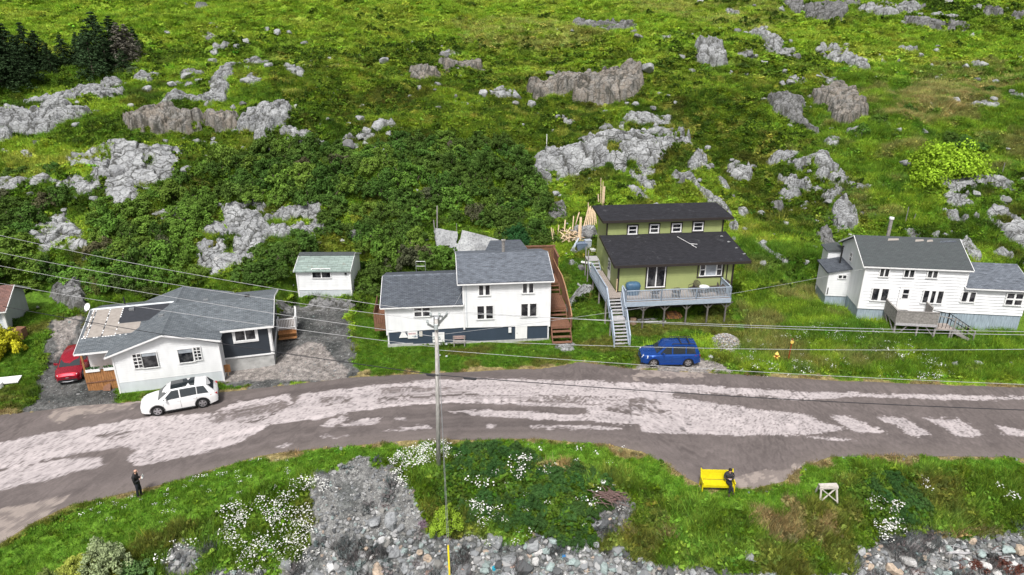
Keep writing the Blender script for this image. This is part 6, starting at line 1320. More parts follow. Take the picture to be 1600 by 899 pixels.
# sale banner: white sheet, a red word row, dark end marks and a small dark emblem (too small to read)
M_RED = mat_plain('sign_red', (.55, .06, .09), .6); M_PINK_ = mat_plain('sign_grey_blue', (.25, .30, .38), .6)
sg, l, r, z0, z1 = plate(H, 637, 652.5, 518, 529, .0, M_WHITE2, 'banner', .03)
sg.parent = None; sg.matrix_world = H.root.matrix_basis.copy(); sg.name = 'sale_banner'; tag(sg, 'white banner with a row of red lettering fixed to the navy foundation', 'banner')
t_ = MB(); xx = l + .08; r3 = random.Random(4)
for k in range(9):
    ww = (r - l - .2) / 9; t_.box(xx, xx + .022, -.036, -.031, z0 + (z1 - z0) * .58, z0 + (z1 - z0) * .82)
    if k % 3 != 1: t_.box(xx + .022, xx + ww * .7, -.036, -.031, z0 + (z1 - z0) * (.78 if k % 2 else .68), z0 + (z1 - z0) * (.82 if k % 2 else .72))
    if k % 2: t_.box(xx + ww * .55, xx + ww * .7, -.036, -.031, z0 + (z1 - z0) * .58, z0 + (z1 - z0) * .78)
    xx += ww
t_.build('lettering', M_RED, sg)
t2 = MB(); t2.box(l + .35, l + .95, -.036, -.031, z0 + (z1 - z0) * .30, z0 + (z1 - z0) * .36); t2.box(l + .45, l + .85, -.036, -.031, z0 + (z1 - z0) * .18, z0 + (z1 - z0) * .23); t2.add([(r - .28, -.036, z0 + .1), (r - .1, -.036, z0 + .1), (r - .19, -.036, z0 + .32)], [(0, 1, 2)]); t2.build('emblem', M_PINK_, sg)
# stovepipe
u, z = H.onv(786.5, 399, 3.6); sp_ = MB(); sp_.tube([(u, 3.6, 5.9), (u, 3.6, 7.4)], .13, 10); sp_.tube([(u, 3.6, 7.42), (u, 3.6, 7.5)], .20, 10); sp_.build('stovepipe', M_GREYWD, H.root)
# service mast and meter line on the wall
u, z = H.onv(729, 480, -.08); MB().box(u - .03, u + .03, -.12, -.06, 1.5, 5.0).build('conduit', M_SKIRT, H.root)
# brown decks
dk = MB().box(-1.05, -.05, 1.0, 4.6, 1.55, 1.68).build('side_deck', M_BROWNWD, H.root)
sd_ = MB()
for k in range(22): sd_.box(-1.09, -1.04, 1.0 + k * .164, 1.14 + k * .164, .9, 2.55)
for k in range(6): sd_.box(-1.05 + k * .17, -.91 + k * .17, .95, .99, .9, 2.5)
q = sd_.build('plank_screen', M_BROWNWD, dk); q['kind'] = 'stuff'
DK = empty('stair_deck', H.root.location, H.root.rotation_euler.z); tag(DK, 'red-brown stained deck and steps climbing the right side of the two-storey house', 'deck')
def level(u0, u1, v0, v1, z, nm='platform'):
    n = max(2, int((u1 - u0) / .15)); w_ = (u1 - u0) / n; p = MB().box(u0, u1, v0, v1, z - .2, z - .045).build(nm, M_BROWNWD, DK)
    for k in range(n): MB().box(u0 + k * w_ + .012, u0 + (k + 1) * w_ - .012, v0, v1, z - .04, z + .003 * (k % 2)).build('plank', M_BROWNWD, p)
level(13.25, 14.9, -.15, 1.15, 1.15); level(13.25, 14.85, 1.9, 4.6, 1.95); level(13.25, 14.7, 5.4, 8.6, 2.9)
stairs(DK, (14.05, -.15, 1.15), (14.05, -1.05, .1), 1.6, 3, M_BROWNWD, M_BROWNWD, (1, 0, 0)); stairs(DK, (14.05, 1.95, 1.95), (14.05, 1.15, 1.2), 1.5, 3, M_BROWNWD, M_BROWNWD, (1, 0, 0)); stairs(DK, (14.0, 5.4, 2.9), (14.0, 4.6, 2.0), 1.5, 3, M_BROWNWD, M_BROWNWD, (1, 0, 0))
M_RAILC = mat_plain('light_brown_rail', (.42, .24, .13), .7, var=.15)
cr = [(14.95, -.1, 2.0), (15.02, .9, 2.25), (15.0, 2.2, 2.75), (15.0, 3.6, 3.2), (14.9, 4.8, 3.7), (14.75, 6.0, 3.9), (14.75, 8.6, 3.95)]
MB().tube(cr, .055, 6).build('handrail', M_RAILC, DK)
rp = MB(); cr2 = [Vector(c) for c in cr]
for i in range(len(cr2) - 1):
    n = int((cr2[i + 1] - cr2[i]).length / .16)
    for k in range(n): p = cr2[i].lerp(cr2[i + 1], k / n); zb = {0: 1.1, 1: 1.15, 2: 1.9, 3: 1.9, 4: 2.5, 5: 2.9}[i]; rp.box(p.x - .02, p.x + .02, p.y - .055, p.y + .055, zb - .1, p.z - .03)
q = rp.build('plank_screen', M_BROWNWD, DK); q['kind'] = 'stuff'
level(10.6, 14.7, 7.45, 8.6, 2.9)
fb = MB()
for k in range(25): fb.box(10.6 + k * .168, 10.6 + k * .168 + .15, 8.62, 8.66, 2.7, 5.1)
fb.box(10.5, 14.9, 8.56, 8.72, 5.08, 5.2)
for k in range(16): fb.box(14.74, 14.78, 6.2 + k * .155, 6.2 + k * .155 + .14, 2.7, 4.9 - .02 * k * 0)
fb.box(14.7, 14.86, 6.1, 8.7, 4.9, 5.0); q = fb.build('fence_screen', M_BROWNWD, DK)
for (x_, y_, a_, b_) in ((13.3, -.1, 0, 1.0), (14.85, -.1, 0, 2.05), (14.85, 1.1, 0, 1.0), (13.3, 1.95, .2, 1.8), (14.85, 4.55, .2, 1.8), (14.7, 8.5, .5, 5.1), (10.65, 8.5, .5, 5.0)): MB().box(x_ - .05, x_ + .05, y_ - .05, y_ + .05, a_, b_).build('post', M_BROWNWD, DK)
bl = MB().hexa([(13.3, 5.0, 2.95), (13.75, 5.0, 2.95), (13.75, 5.5, 2.95), (13.3, 5.5, 2.95), (13.35, 5.05, 3.5), (13.7, 5.05, 3.5), (13.7, 5.45, 3.45), (13.35, 5.45, 3.45)]).build('cooler', mat_plain('cooler_blue', (.03, .09, .35), .5), None); bl.matrix_world = DK.matrix_basis.copy(); tag(bl, 'blue box on the brown deck beside the roof corner', 'box')
# bench in front of the wall
_p = H.root.matrix_basis @ Vector((H.onv(717.5, 533, -.45)[0], -.45, 0)); bn = empty('wall_bench', (_p.x, _p.y, float(height(_p.x, _p.y))), R(5)); tag(bn, 'weathered wooden bench standing against the navy foundation', 'bench')
for k in range(3): MB().box(-.5, .5, -.2 + k * .14, -.08 + k * .14, .42, .46).build('seat_slat', M_GREYWD, bn)
for k in range(2): MB().box(-.5, .5, .24, .28, .55 + k * .16, .67 + k * .16).build('back_slat', mat_plain('pinkish_wood', (.38, .27, .25), .8), bn)
for sx in (-.42, .42): MB().box(sx - .04, sx + .04, -.18, -.10, 0, .42).build('leg', M_GREYWD, bn); MB().box(sx - .04, sx + .04, .20, .26, 0, .84).build('leg', M_GREYWD, bn)
# chair frame behind the low wing
wp = H.root.matrix_basis @ Vector((2.6, 8.2, 3.2)); ch = empty('clothes_frame', wp); tag(ch, 'small white metal frame showing above the low left roof', 'frame')
for sx in (-.42, .42): MB().tube([(sx, 0, -2.6), (sx, 0, 1.0)], .03, 6).build('leg', M_METAL, ch)
MB().tube([(-.42, 0, 1.0), (.42, 0, 1.0)], .03, 6).build('bar', M_METAL, ch); MB().tube([(-.42, 0, .55), (.42, 0, .55)], .025, 6).build('bar', M_METAL, ch)
# ---------------------------------------------------------------- H3 green house
H = House('green_house', 8.9, 54.0, 0, R(6), 'olive green two-level house with black shed roofs and a raised front deck'); H3 = H
W = 9.9
H.wall((0, 0), (W, 0), [(0, 3.05), (W, 3.05), (W, 5.5), (0, 5.5)], M_GREEN, .22, .008)
H.wall((0, 5.2), (0, 0), [(0, 3.05), (5.2, 3.05), (5.2, 5.5), (0, 6.25)], M_GREEN, .22, .008); H.wall((W, 0), (W, 5.2), [(0, 3.05), (5.2, 3.05), (5.2, 6.25), (0, 5.5)], M_GREEN, .22, .008)
H.wall((0, .15), (W, .15), [(0, .8), (W, .8), (W, 3.05), (0, 3.05)], M_DKTRIM, .2, .01, 'crawl_wall'); MB().box(.02, .2, .2, 8.6, .8, 3.05).box(W - .2, W - .02, .2, 8.6, .8, 3.05).build('foundation', M_GREEN, H.root)
U0, UU = .15, 10.85
H.wall((U0, 5.3), (UU, 5.3), [(0, 6.1), (UU - U0, 6.1), (UU - U0, 7.72), (0, 7.72)], M_GREEN, .22, .008); H.wall((U0, 8.9), (U0, 5.3), [(0, 2.0), (3.6, 2.0), (3.6, 7.72), (0, 7.95)], M_GREEN, .22, .008); H.wall((UU, 5.3), (UU, 8.9), [(0, 2.0), (3.6, 2.0), (3.6, 7.95), (0, 7.72)], M_GREEN, .22, .008); H.wall((UU, 8.9), (U0, 8.9), [(0, 2), (UU - U0, 2), (UU - U0, 7.95), (0, 7.95)], M_GREEN, .22, .008); H.wall((W, 5.25), (UU, 5.25), [(0, 2), (UU - W, 2), (UU - W, 6.2), (0, 6.2)], M_GREEN, .22, .008)
def shed_roof(u0, u1, v0, v1, z0, z1, t, mat, fm):
    m = MB(); P = [(u0, v0, z0), (u1, v0, z0), (u1, v1, z1), (u0, v1, z1)]; m.hexa([(a, b, c - t) for a, b, c in P] + P); r = m.build('roof', mat, H.root)
    f = MB(); f.box(u0 - .03, u1 + .03, v0 - .04, v0, z0 - t - .05, z0 + .02); f.beam((u0 - .02, v0, z0 - t / 2 - .01), (u0 - .02, v1, z1 - t / 2 - .01), .04, t + .06); f.beam((u1 + .02, v0, z0 - t / 2 - .01), (u1 + .02, v1, z1 - t / 2 - .01), .04, t + .06); f.build('fascia', fm, r); return r
r_low = shed_roof(-.5, 11.15, -.55, 5.28, 5.62, 6.42, .16, M_SH3, M_DKTRIM); r_up = shed_roof(-.35, 11.6, 4.85, 9.3, 7.86, 8.08, .16, M_SH3, M_DKTRIM)
for (a, b, c, d) in ((981, 995.5, 352.5, 366.5), (1015, 1029.5, 350.5, 364.5), (1049.5, 1064.5, 349, 363), (1083, 1098.5, 347, 361)): H.win_px(a, b, c, d, 5.27, cols=1, rows=2, frame=.10, trim=M_DKTRIM, mull=.035)
dw = H.win_px(1010.5, 1039.5, 413.5, 449, -.02, cols=2, rows=1, frame=.08, trim=M_DKTRIM, mull=.05, name='patio_door')
a0, zt = H.onv(1093, 410, -.02); a1, zb = H.onv(1128, 432, -.02); zt = H.onv(1110, 410, -.02)[1]; zb = H.onv(1110, 432, -.02)[1]; wd = a1 - a0 - .2
H.window(a0 + .1 + wd * .12, -.02, (zt + zb) / 2, wd * .20, zt - zb - .2, 1, 2, .05, None); H.window(a0 + .1 + wd * .5, -.02, (zt + zb) / 2, wd * .46, zt - zb - .2, 1, 1, .05, None, glass=M_CURT); H.window(a0 + .1 + wd * .88, -.02, (zt + zb) / 2, wd * .20, zt - zb - .2, 1, 2, .05, None)
tr = MB(); tr.box(a0 - .12, a1 + .12, -.06, 0, zt, zt + .1); tr.box(a0 - .12, a1 + .12, -.06, 0, zb - .1, zb); tr.box(a0 - .12, a0 - .02, -.06, 0, zb, zt); tr.box(a1 + .02, a1 + .12, -.06, 0, zb, zt); tr.build('window_trim', M_DKTRIM, H.root)
cb = MB(); cb.box(-.08, .06, -.08, .06, 3.05, 5.46); cb.box(W - .06, W + .08, -.08, .06, .8, 5.46); cb.box(U0 - .07, U0 + .05, 5.22, 5.34, 6.2, 7.7); cb.box(UU - .05, UU + .07, 5.22, 5.34, 6.2, 7.7); cb.box(-.02, W, -.05, 0, 3.04, 3.14); cb.build('corner_trim', M_DKTRIM, H.root)
MB().box(8.9, 8.97, -.09, -.02, 3.1, 5.4).build('downpipe', M_DKTRIM, H.root); MB().box(9.35, 9.42, -.09, -.02, 3.1, 5.4).build('downpipe', M_DKTRIM, H.root)
MB().box(-.16, -.09, -.14, -.05, 3.15, 4.3).build('pine_post', M_NEWWD, H.root)
sdr = MB().box(-.07, -.02, 2.6, 3.4, 3.12, 5.0).build('side_door', M_WHITE2, H.root); MB().box(-.10, -.07, 2.75, 3.25, 4.0, 4.8).build('pane', M_GLASS, sdr); MB().box(-.14, -.07, 3.28, 3.33, 3.95, 4.1).build('handle', M_METAL, sdr)
# aerial on the lower roof
ar = empty('roof_aerial', H.root.matrix_basis @ Vector((H.onv(1084, 380, 2.4)[0], 2.4, 6.03))); tag(ar, 'thin white aerial lying across the lower black roof', 'aerial')
MB().tube([(-1.0, 1.9, .32), (0, 0, .12)], .018, 6).build('mast', M_WHITE2, ar); MB().tube([(-.3, .3, .2), (.35, .1, .2)], .02, 6).build('element', M_WHITE2, ar); MB().tube([(-.15, .0, .16), (.15, -.5, .1)], .02, 6).build('element', M_WHITE2, ar)
for k in range(4):
    u, z = 10.3 + .22 * k + .1, 0; v_ = 4.2 - 1.15 * k; zz = 5.62 + (v_ + .55) * .8 / 5.83
    b_ = bpy.data.objects.new('roof_weight', BM[k]); COL.objects.link(b_); b_.location = H.root.matrix_basis @ Vector((u, v_, zz + .05)); b_.scale = (.16, .12, .1)
    tag(b_, ['uppermost', 'second', 'third', 'lowest'][k] + ' of the four pale stones along the right edge of the lower black roof', 'stone')
# deck (a thing of its own, bolted to nothing one could lift)
D = empty('front_deck', H.root.location, R(6)); tag(D, 'raised blue-grey deck with long stairs in front of the green house', 'deck')
FL = 3.08; M_DKWD = mat_plain('dark_grey_wood', (.13, .12, .11), .85, var=.25)  # posts and braces under the deck, a darker grey than its other wood
def deck_floor(u0, u1, v0, v1, z, nm, alongu=True):
    f = MB().box(u0, u1, v0, v1, z - .10, z - .035).build(nm, M_DECKB, D); n = int((v1 - v0) / .15) if alongu else int((u1 - u0) / .15)
    for k in range(n):
        if alongu: w_ = (v1 - v0) / n; MB().box(u0, u1, v0 + k * w_ + .01, v0 + (k + 1) * w_ - .01, z - .03, z + .002 * (k % 3)).build('deck_board', M_DECKB, f)
        else: w_ = (u1 - u0) / n; MB().box(u0 + k * w_ + .01, u0 + (k + 1) * w_ - .01, v0, v1, z - .03, z + .002 * (k % 3)).build('deck_board', M_DECKB, f)
deck_floor(.12, 9.0, -2.2, -.06, FL, 'floor'); deck_floor(-1.25, -.1, -1.1, 5.2, FL, 'walkway', False); deck_floor(-.1, .12, -1.1, -.1, FL, 'floor', False)
MB().box(.05, 9.05, -2.26, -2.2, FL - .42, FL - .02).build('skirt_board', M_BLUERAIL, D); MB().box(9.0, 9.06, -2.2, 0, FL - .42, FL - .02).build('skirt_board', M_BLUERAIL, D); MB().box(-1.3, -1.25, -1.1, 5.2, FL - .35, FL - .02).build('skirt_board', M_BLUERAIL, D)
railing([(.15, -2.18, FL), (3.1, -2.18, FL), (6.05, -2.18, FL), (8.98, -2.18, FL)], .95, M_BLUERAIL, D, bal=.13); railing([(8.98, -2.18, FL), (8.98, -.1, FL)], .95, M_BLUERAIL, D, bal=.13); railing([(.15, -1.05, FL), (.15, -2.18, FL)], .95, M_BLUERAIL, D, bal=.13)
railing([(-1.25, 4.6, FL), (-1.25, 1.6, FL), (-1.25, -1.1, FL)], .95, M_BLUERAIL, D, bal=.13)
LZ = 1.85
stairs(D, (-.57, -1.1, FL), (-.57, -2.35, LZ + .02), 1.15, 6, M_TREAD, M_BLUERAIL, (1, 0, 0)); MB().box(-1.15, .02, -2.85, -2.35, LZ - .08, LZ).build('landing', M_TREAD, D); stairs(D, (-.57, -2.85, LZ), (-.57, -4.35, .1), 1.2, 8, M_TREAD, M_BLUERAIL, (1, 0, 0))
for uu in (-1.2, .08): railing([(uu, -1.1, FL), (uu, -2.35, LZ), (uu, -2.85, LZ), (uu, -4.35, .18)], .9, M_BLUERAIL, D, bal=.15)
for (px, py) in ((1005, 0), (1038, 0), (1072, 0), (1105, 0), (1133, 0)):
    u = H.onv(px, 485, -2.0)[0]; p = MB(); p.box(u - .06, u + .06, -2.1, -1.98, .3, FL - .1); p.build('post', M_DKWD, D)
    b1 = MB(); b1.beam((u, -2.05, FL - .95), (u - .55, -2.05, FL - .42), .08); b1.build('brace', M_DKWD, D); b2 = MB(); b2.beam((u, -2.05, FL - .95), (u + .55, -2.05, FL - .42), .08); b2.build('brace', M_DKWD, D)
for v_ in (-1.0, 1.5, 4.0): MB().box(-1.24, -1.12, v_, v_ + .12, .6, FL - .1).build('post', M_GREYWD, D)
for uu in (-1.15, 0): MB().box(uu - .05, uu + .05, -2.7, -2.6, .3, LZ - .08).build('post', M_GREYWD, D)
stairs(D, (-.75, 6.1, 3.75), (-.75, 5.2, FL), 1.0, 3, M_TREAD, M_BLUERAIL, (1, 0, 0)); MB().box(-1.3, -.2, 6.1, 7.3, 3.67, 3.77).build('upper_platform', M_TREAD, D)
for (a, b) in ((-1.25, 6.15), (-.25, 6.15), (-1.25, 7.25), (-.25, 7.25)): MB().box(a - .05, a + .05, b - .05, b + .05, 1.5, 4.7 if a < -1 else 3.7).build('post', M_GREYWD, D)
# things on the deck
Mx = H.root.matrix_basis
def onD(u, v, z=FL): return Mx @ Vector((u, v, z))
M_TARP = mat_plain('blue_cover', (.055, .12, .20), .45, var=.2, scale=5, bump=.3)
u = H.onv(989, 452, -.7)[0]; bq = empty('covered_barbecue', onD(u, -.65), R(6)); tag(bq, 'barbecue under a dark blue cover on the left of the deck', 'barbecue')
vs = []; fs = []; prof_ = [(.0, .50, .30), (.25, .52, .32), (.55, .60, .36), (.80, .64, .38), (1.0, .56, .33), (1.1, .36, .2)]
for (z_, a, b) in prof_:
    for k in range(16): t = k * math.pi / 8; c_ = math.cos(t); s_ = math.sin(t); vs.append((a * math.copysign(abs(c_) ** .6, c_) * (1 + .03 * math.sin(k * 2.3)), b * math.copysign(abs(s_) ** .6, s_), z_))
for i in range(5):
    for k in range(16): fs.append((i * 16 + k, i * 16 + (k + 1) % 16, (i + 1) * 16 + (k + 1) % 16, (i + 1) * 16 + k))
fs.append(tuple(range(80, 96))); MB().add(vs, fs).build('cover', M_TARP, bq, True)
for sx in (-.4, .4): MB().tube([(sx, .1, -.0), (sx, .1, .1)], .04, 8).build('leg', M_BLACK, bq)
def patio_chair(loc, rz, label, mat, s=1.0, rnd_back=True):
    r = empty('patio_chair', loc, rz); r.scale = (s, s, s); tag(r, label, 'chair', 'patio chairs on the blue-grey deck')
    seat = MB(); 
    for k in range(6): seat.box(-.26, .26, -.26 + k * .09, -.19 + k * .09, .40, .43)
    seat.build('seat', mat, r); b = MB()
    for k in range(7): a = -.26 + k * .087; b.hexa([(a - .02, .24, .43), (a + .02, .24, .43), (a + .02, .28, .43), (a - .02, .28, .43), (a * 1.15 - .02, .38, .95 - .12 * abs(k - 3) / 3), (a * 1.15 + .02, .38, .95 - .12 * abs(k - 3) / 3), (a * 1.15 + .02, .42, .95 - .12 * abs(k - 3) / 3), (a * 1.15 - .02, .42, .95 - .12 * abs(k - 3) / 3)])
    b.tube([(-.33, .40, .78), (-.2, .41, .92), (0, .42, .97), (.2, .41, .92), (.33, .40, .78)], .02, 6); b.build('backrest', mat, r)
    for sx in (-.28, .28):
        MB().tube([(sx, -.26, .62), (sx, .36, .64)], .025, 6).build('armrest', mat, r)
        MB().tube([(sx, -.24, 0), (sx, -.24, .62)], .02, 6).build('leg', mat, r); MB().tube([(sx, .26, 0), (sx, .26, .5)], .02, 6).build('leg', mat, r)
    return r
M_BRZ = mat_plain('bronze_metal', (.10, .08, .075), .5, .4)
for (px, v_, rz, lb) in ((1023, -1.55, R(185), 'dark patio chair behind the railing, nearest the patio door'), (1056, -1.55, R(170), 'dark patio chair behind the middle of the railing'), (1083, -.8, R(-60), 'dark high-backed chair left of the white deck table'), (1092, -1.7, R(100), 'dark chair right behind the railing under the wide window'), (1128, -1.5, R(60), 'dark chair in the right-hand corner of the deck')):
    u = H.onv(px, 455, v_)[0]; patio_chair(onD(u, v_), rz + R(6), lb, M_BRZ, 1.05)
u = H.onv(1100, 452, -1.0)[0]; tbm = empty('deck_table', onD(u, -1.0), 0); tag(tbm, 'small white table on the deck under the wide window', 'table'); tp = MB(); tp.tube([(0, 0, .55), (0, 0, .6)], .42, 16); tp.build('top', M_WHITE2, tbm); MB().tube([(0, 0, 0), (0, 0, .55)], .05, 8).build('pedestal', M_WHITE2, tbm)
u = H.onv(1120, 446, -.75)[0]; hm = empty('deck_lounger', onD(u, -.75), R(6)); tag(hm, 'dark brown lounger against the wall in the deck corner', 'lounger')
MB().hexa([(-.9, -.3, .3), (.7, -.3, .3), (.7, .3, .3), (-.9, .3, .3), (-.9, -.3, .42), (.7, -.3, .42), (.7, .3, .42), (-.9, .3, .42)]).build('seat', M_BRZ, hm); MB().hexa([(.5, -.3, .4), (.62, -.3, .4), (.62, .3, .4), (.5, .3, .4), (.95, -.3, .95), (1.05, -.3, .93), (1.05, .3, .93), (.95, .3, .95)]).build('backrest', M_BRZ, hm)
for sx in (-.8, .6):
    for sy in (-.25, .25): MB().box(sx - .03, sx + .03, sy - .03, sy + .03, 0, .3).build('leg', M_BRZ, hm)
# under the deck
for (px, py, L_, rz, lb, mt) in ((1016, 500, 2.2, 8, 'long pale plank lying under the deck', M_TREAD), (1024, 504, 1.8, 4, 'second pale plank on the ground under the deck', M_TREAD)):
    g = on_terrain(px, py, .08); q = MB().box(-L_ / 2, L_ / 2, -.11, .11, -.03, .03).build('plank', mt, None, loc=g); q.rotation_euler = (0, 0, R(rz)); tag(q, lb, 'plank', None, 'thing')
g = on_terrain(1052, 497, 0); fw = empty('firewood_stack', g, R(6)); tag(fw, 'reddish stack of firewood under the middle of the deck', 'firewood')
for k in range(26):
    i = k % 7; j = k // 7; m = MB(); m.tube([(-.6 + i * .19 + (j % 2) * .09, -.25, .08 + j * .14), (-.6 + i * .19 + (j % 2) * .09, .25, .08 + j * .14)], .075, 6); m.build('log', M_ORANGEWD if k % 3 else M_BROWNWD, fw)
g = on_terrain(989, 507, 0); tk = MB(); tk.tube([(0, 0, 0), (0, 0, .55)], [.3, .26], 12); q = tk.build('tree_stump', mat_plain('stump_bark', (.25, .17, .12), .9, var=.3), None, loc=g); tag(q, 'short brown stump beside the lower stairs', 'stump')
# lumber pile behind the house
lp = ground([(893, 372)])[0]; LPm = empty('lumber_pile', (lp[0], lp[1], lp[2])); tag(LPm, 'heap of fresh pale offcuts and boards beside the green house', 'lumber pile')
rl = random.Random(21)
for k in range(95):
    L_ = rl.uniform(.5, 1.5); x = rl.gauss(0, .75); y = rl.gauss(0, .7); h = max(.05, .9 - .45 * math.hypot(x, y)) * rl.uniform(.3, 1.05); q = MB().box(-L_ / 2, L_ / 2, -.05, .05, -.02, .02).build('offcut', M_NEWWD if k % 5 else M_PLY, LPm, loc=(x, y, h)); q.rotation_euler = (rl.uniform(-.7, .7), rl.uniform(-.6, .6), rl.uniform(0, 3.14))
def leaning(px, py, tx, ty, w, lb):
    g = ground([(px, py)])[0]; D_ = depth_at(g); L_ = math.hypot(tx - px, ty - py) * D_ / FPX; m = MB(); m.beam((0, 0, -.05), ((tx - px) * D_ / FPX, .25 * L_, (py - ty) * D_ / FPX * .98), w, .04); q = m.build('upright_board', M_NEWWD, LPm); q.location = Vector(g) - Vector(lp)
for (px, py, tx, ty, w) in ((906, 380, 907, 340, .22), (904, 382, 905, 352, .18), (881, 372, 883, 344, .13), (894, 366, 896, 338, .1), (899, 352, 905, 332, .14), (871, 372, 873, 352, .1), (866, 388, 861, 356, .1), (876, 372, 880, 356, .1), (868, 384, 864, 358, .08), (888, 382, 890, 362, .08)): leaning(px, py, tx, ty, w, '')
g0_ = ground([(922, 358)])[0]; LB = empty('leaning_boards', g0_); tag(LB, 'bundle of pale boards leaning upright at the corner of the upper roof', 'boards')
for k in range(7): m = MB(); x = -.45 + k * .15; m.beam((x * 1.6, -.1, -.05), (x * .7 + .1, .5, 2.0 + .15 * (k % 3)), .13, .035); m.build('board', M_NEWWD, LB)
m = MB(); m.beam((-.25, .1, 1.9), (-.28, .2, 2.75), .08, .04); m.build('board', M_NEWWD, LB)
g1_ = ground([(940, 324)])[0]; PL = empty('upright_poles', g1_); tag(PL, 'pale upright planks rising behind the upper black roof', 'planks')
for (x, t_, w) in ((.15, 2.2, .2), (-.1, 3.1, .07), (.0, 2.7, .08)): m = MB(); m.beam((x, 0, -.2), (x + .05 - (.15 if t_ > 3 else 0), .1, t_), w, .05); m.build('plank', M_NEWWD, PL)
m = MB(); m.beam((-.35, 0, .6), (-.42, 0, 1.4), .12, .04); m.build('plank', M_NEWWD, PL)
# clutter by the upper steps
for (px, py, sx, sy, sz, mt, lb, nm, ct) in ((908, 393, 1.0, .7, .85, 'blue-grey', 'blue-grey plastic tote at the foot of the lumber pile', 'storage_tote', 'tote'), (918, 391, .6, .6, 1.0, 'pale', 'pale barrel-like bin beside the blue tote', 'bin', 'bin'), (926, 396, .5, .5, .4, 'white', 'white bucket at the top of the deck steps', 'bucket', 'bucket'), (913, 402, .35, .3, .3, 'yellow', 'small yellow box in front of the blue tote', 'box', 'box')):
    g = ground([(px, py)])[0]; cl = {'blue-grey': (.16, .21, .30), 'pale': (.42, .46, .52), 'white': (.75, .75, .75), 'yellow': (.55, .45, .08)}[mt]; r = empty(nm, g, R(10)); tag(r, lb, ct); mm = mat_plain(nm + '_plastic', cl, .5)
    MB().hexa([(-sx * .42, -sy * .42, 0), (sx * .42, -sy * .42, 0), (sx * .42, sy * .42, 0), (-sx * .42, sy * .42, 0), (-sx / 2, -sy / 2, sz), (sx / 2, -sy / 2, sz), (sx / 2, sy / 2, sz), (-sx / 2, sy / 2, sz)]).build('body', mm, r); MB().box(-sx * .53, sx * .53, -sy * .53, sy * .53, sz, sz + .06).build('lid', mm, r)
g = ground([(897, 396)])[0]; kb = MB(); kb.hexa([(-.5, 0, .0), (-.15, 0, 0), (-.15, .1, 0), (-.5, .1, 0), (.3, .3, 1.35), (.5, .3, 1.5), (.5, .4, 1.5), (.3, .4, 1.35)]); q = kb.build('sheet_metal', mat_plain('pale_blue_sheet', (.48, .55, .64), .5), None, loc=g); tag(q, 'pale blue metal sheet leaning left of the tote', 'sheet')
g = ground([(916, 411)])[0]; q = MB().box(-.5, .5, -.35, .35, .05, .12).build('white_board', M_WHITE2, None, loc=g); q.rotation_euler = (0, .1, R(-12)); tag(q, 'white board lying on the grass beside the walkway', 'board')
# ---------------------------------------------------------------- H4 white house on the right
H = House('clapboard_house', 28.1, 51.5, 0, R(-7.3), 'white clapboard house with faded blue board foundation and grey front deck'); H4 = H
U1, U2, DP = 7.6, 12.35, 5.9; ZB = 2.7
H.wall((0, 0), (U1, 0), [(0, ZB), (U1, ZB), (U1, 6.45), (0, 6.45)], M_WHITE, .25, .055, boards=True)
H.wall((U1, .02), (U2, .02), [(0, ZB), (U2 - U1, ZB), (U2 - U1, 4.95), (0, 4.95)], M_WHITE, .25, .055, boards=True)
H.wall((0, DP), (0, 0), [(0, ZB), (DP, ZB), (DP, 6.45), (DP / 2, 7.85), (0, 6.45)], M_WHITE, .22, .02); H.wall((U1, 0), (U1, DP), [(0, 4.6), (DP, 4.6), (DP, 6.45), (DP / 2, 7.85), (0, 6.45)], M_WHITE, .22, .02)
H.wall((U2, 0), (U2, DP), [(0, ZB), (DP, ZB), (DP, 4.95), (DP / 2, 5.85), (0, 4.95)], M_WHITE, .22, .02); H.wall((U2, DP), (0, DP), [(0, ZB), (U2, ZB), (U2, 4.9), (0, 4.9)], M_WHITE, .25, .02); H.wall((U1, DP), (0, DP), [(0, 4.9), (U1, 4.9), (U1, 6.4), (0, 6.4)], M_WHITE, .25, .02)
def vboards(p0, p1, z0, z1, mat, w=.18):
    d = Vector((p1[0] - p0[0], p1[1] - p0[1], 0)); L = d.length; d /= L; nn = Vector((d.y, -d.x, 0)); base = MB(); a = Vector((*p0, 0)); b = Vector((*p1, 0)); up = Vector((0, 0, 1))
    base.hexa([a + up * z0, b + up * z0, b - nn * .08 + up * z0, a - nn * .08 + up * z0, a + up * z1, b + up * z1, b - nn * .08 + up * z1, a - nn * .08 + up * z1]); f = base.build('foundation', mat, H.root); bb = MB(); n = int(L / w)
    for k in range(n):
        x0 = a + d * (k * L / n + .012); x1 = a + d * ((k + 1) * L / n - .012); o = nn * (.018 + .008 * rnd.random()); zt = up * z1; zb = up * z0; bb.hexa([x0 + zb, x1 + zb, x1 + zb + o, x0 + zb + o, x0 + zt, x1 + zt, x1 + zt + o, x0 + zt + o])
    q = bb.build('foundation_boards', mat, f); q['kind'] = 'stuff'
vboards((.02, .04), (U2 - .02, .06), .8, ZB - .01, M_BLUEBD); vboards((.04, DP), (.04, .02), .8, ZB - .01, M_BLUEBD); vboards((U2 - .04, .04), (U2 - .04, DP), .8, ZB - .01, M_BLUEBD)
H.gable(-.28, U1 + .25, -.22, DP / 2, DP + .2, 6.42, 7.98, 6.42, M_SH4, .13, 'roof', 'u', M_WHITE2, None); H.gable(U1 + .02, U2 + .3, -.28, DP / 2, DP + .2, 4.98, 5.98, 4.98, M_SH2b, .13, 'roof', 'u', M_WHITE2, M_SH2b)
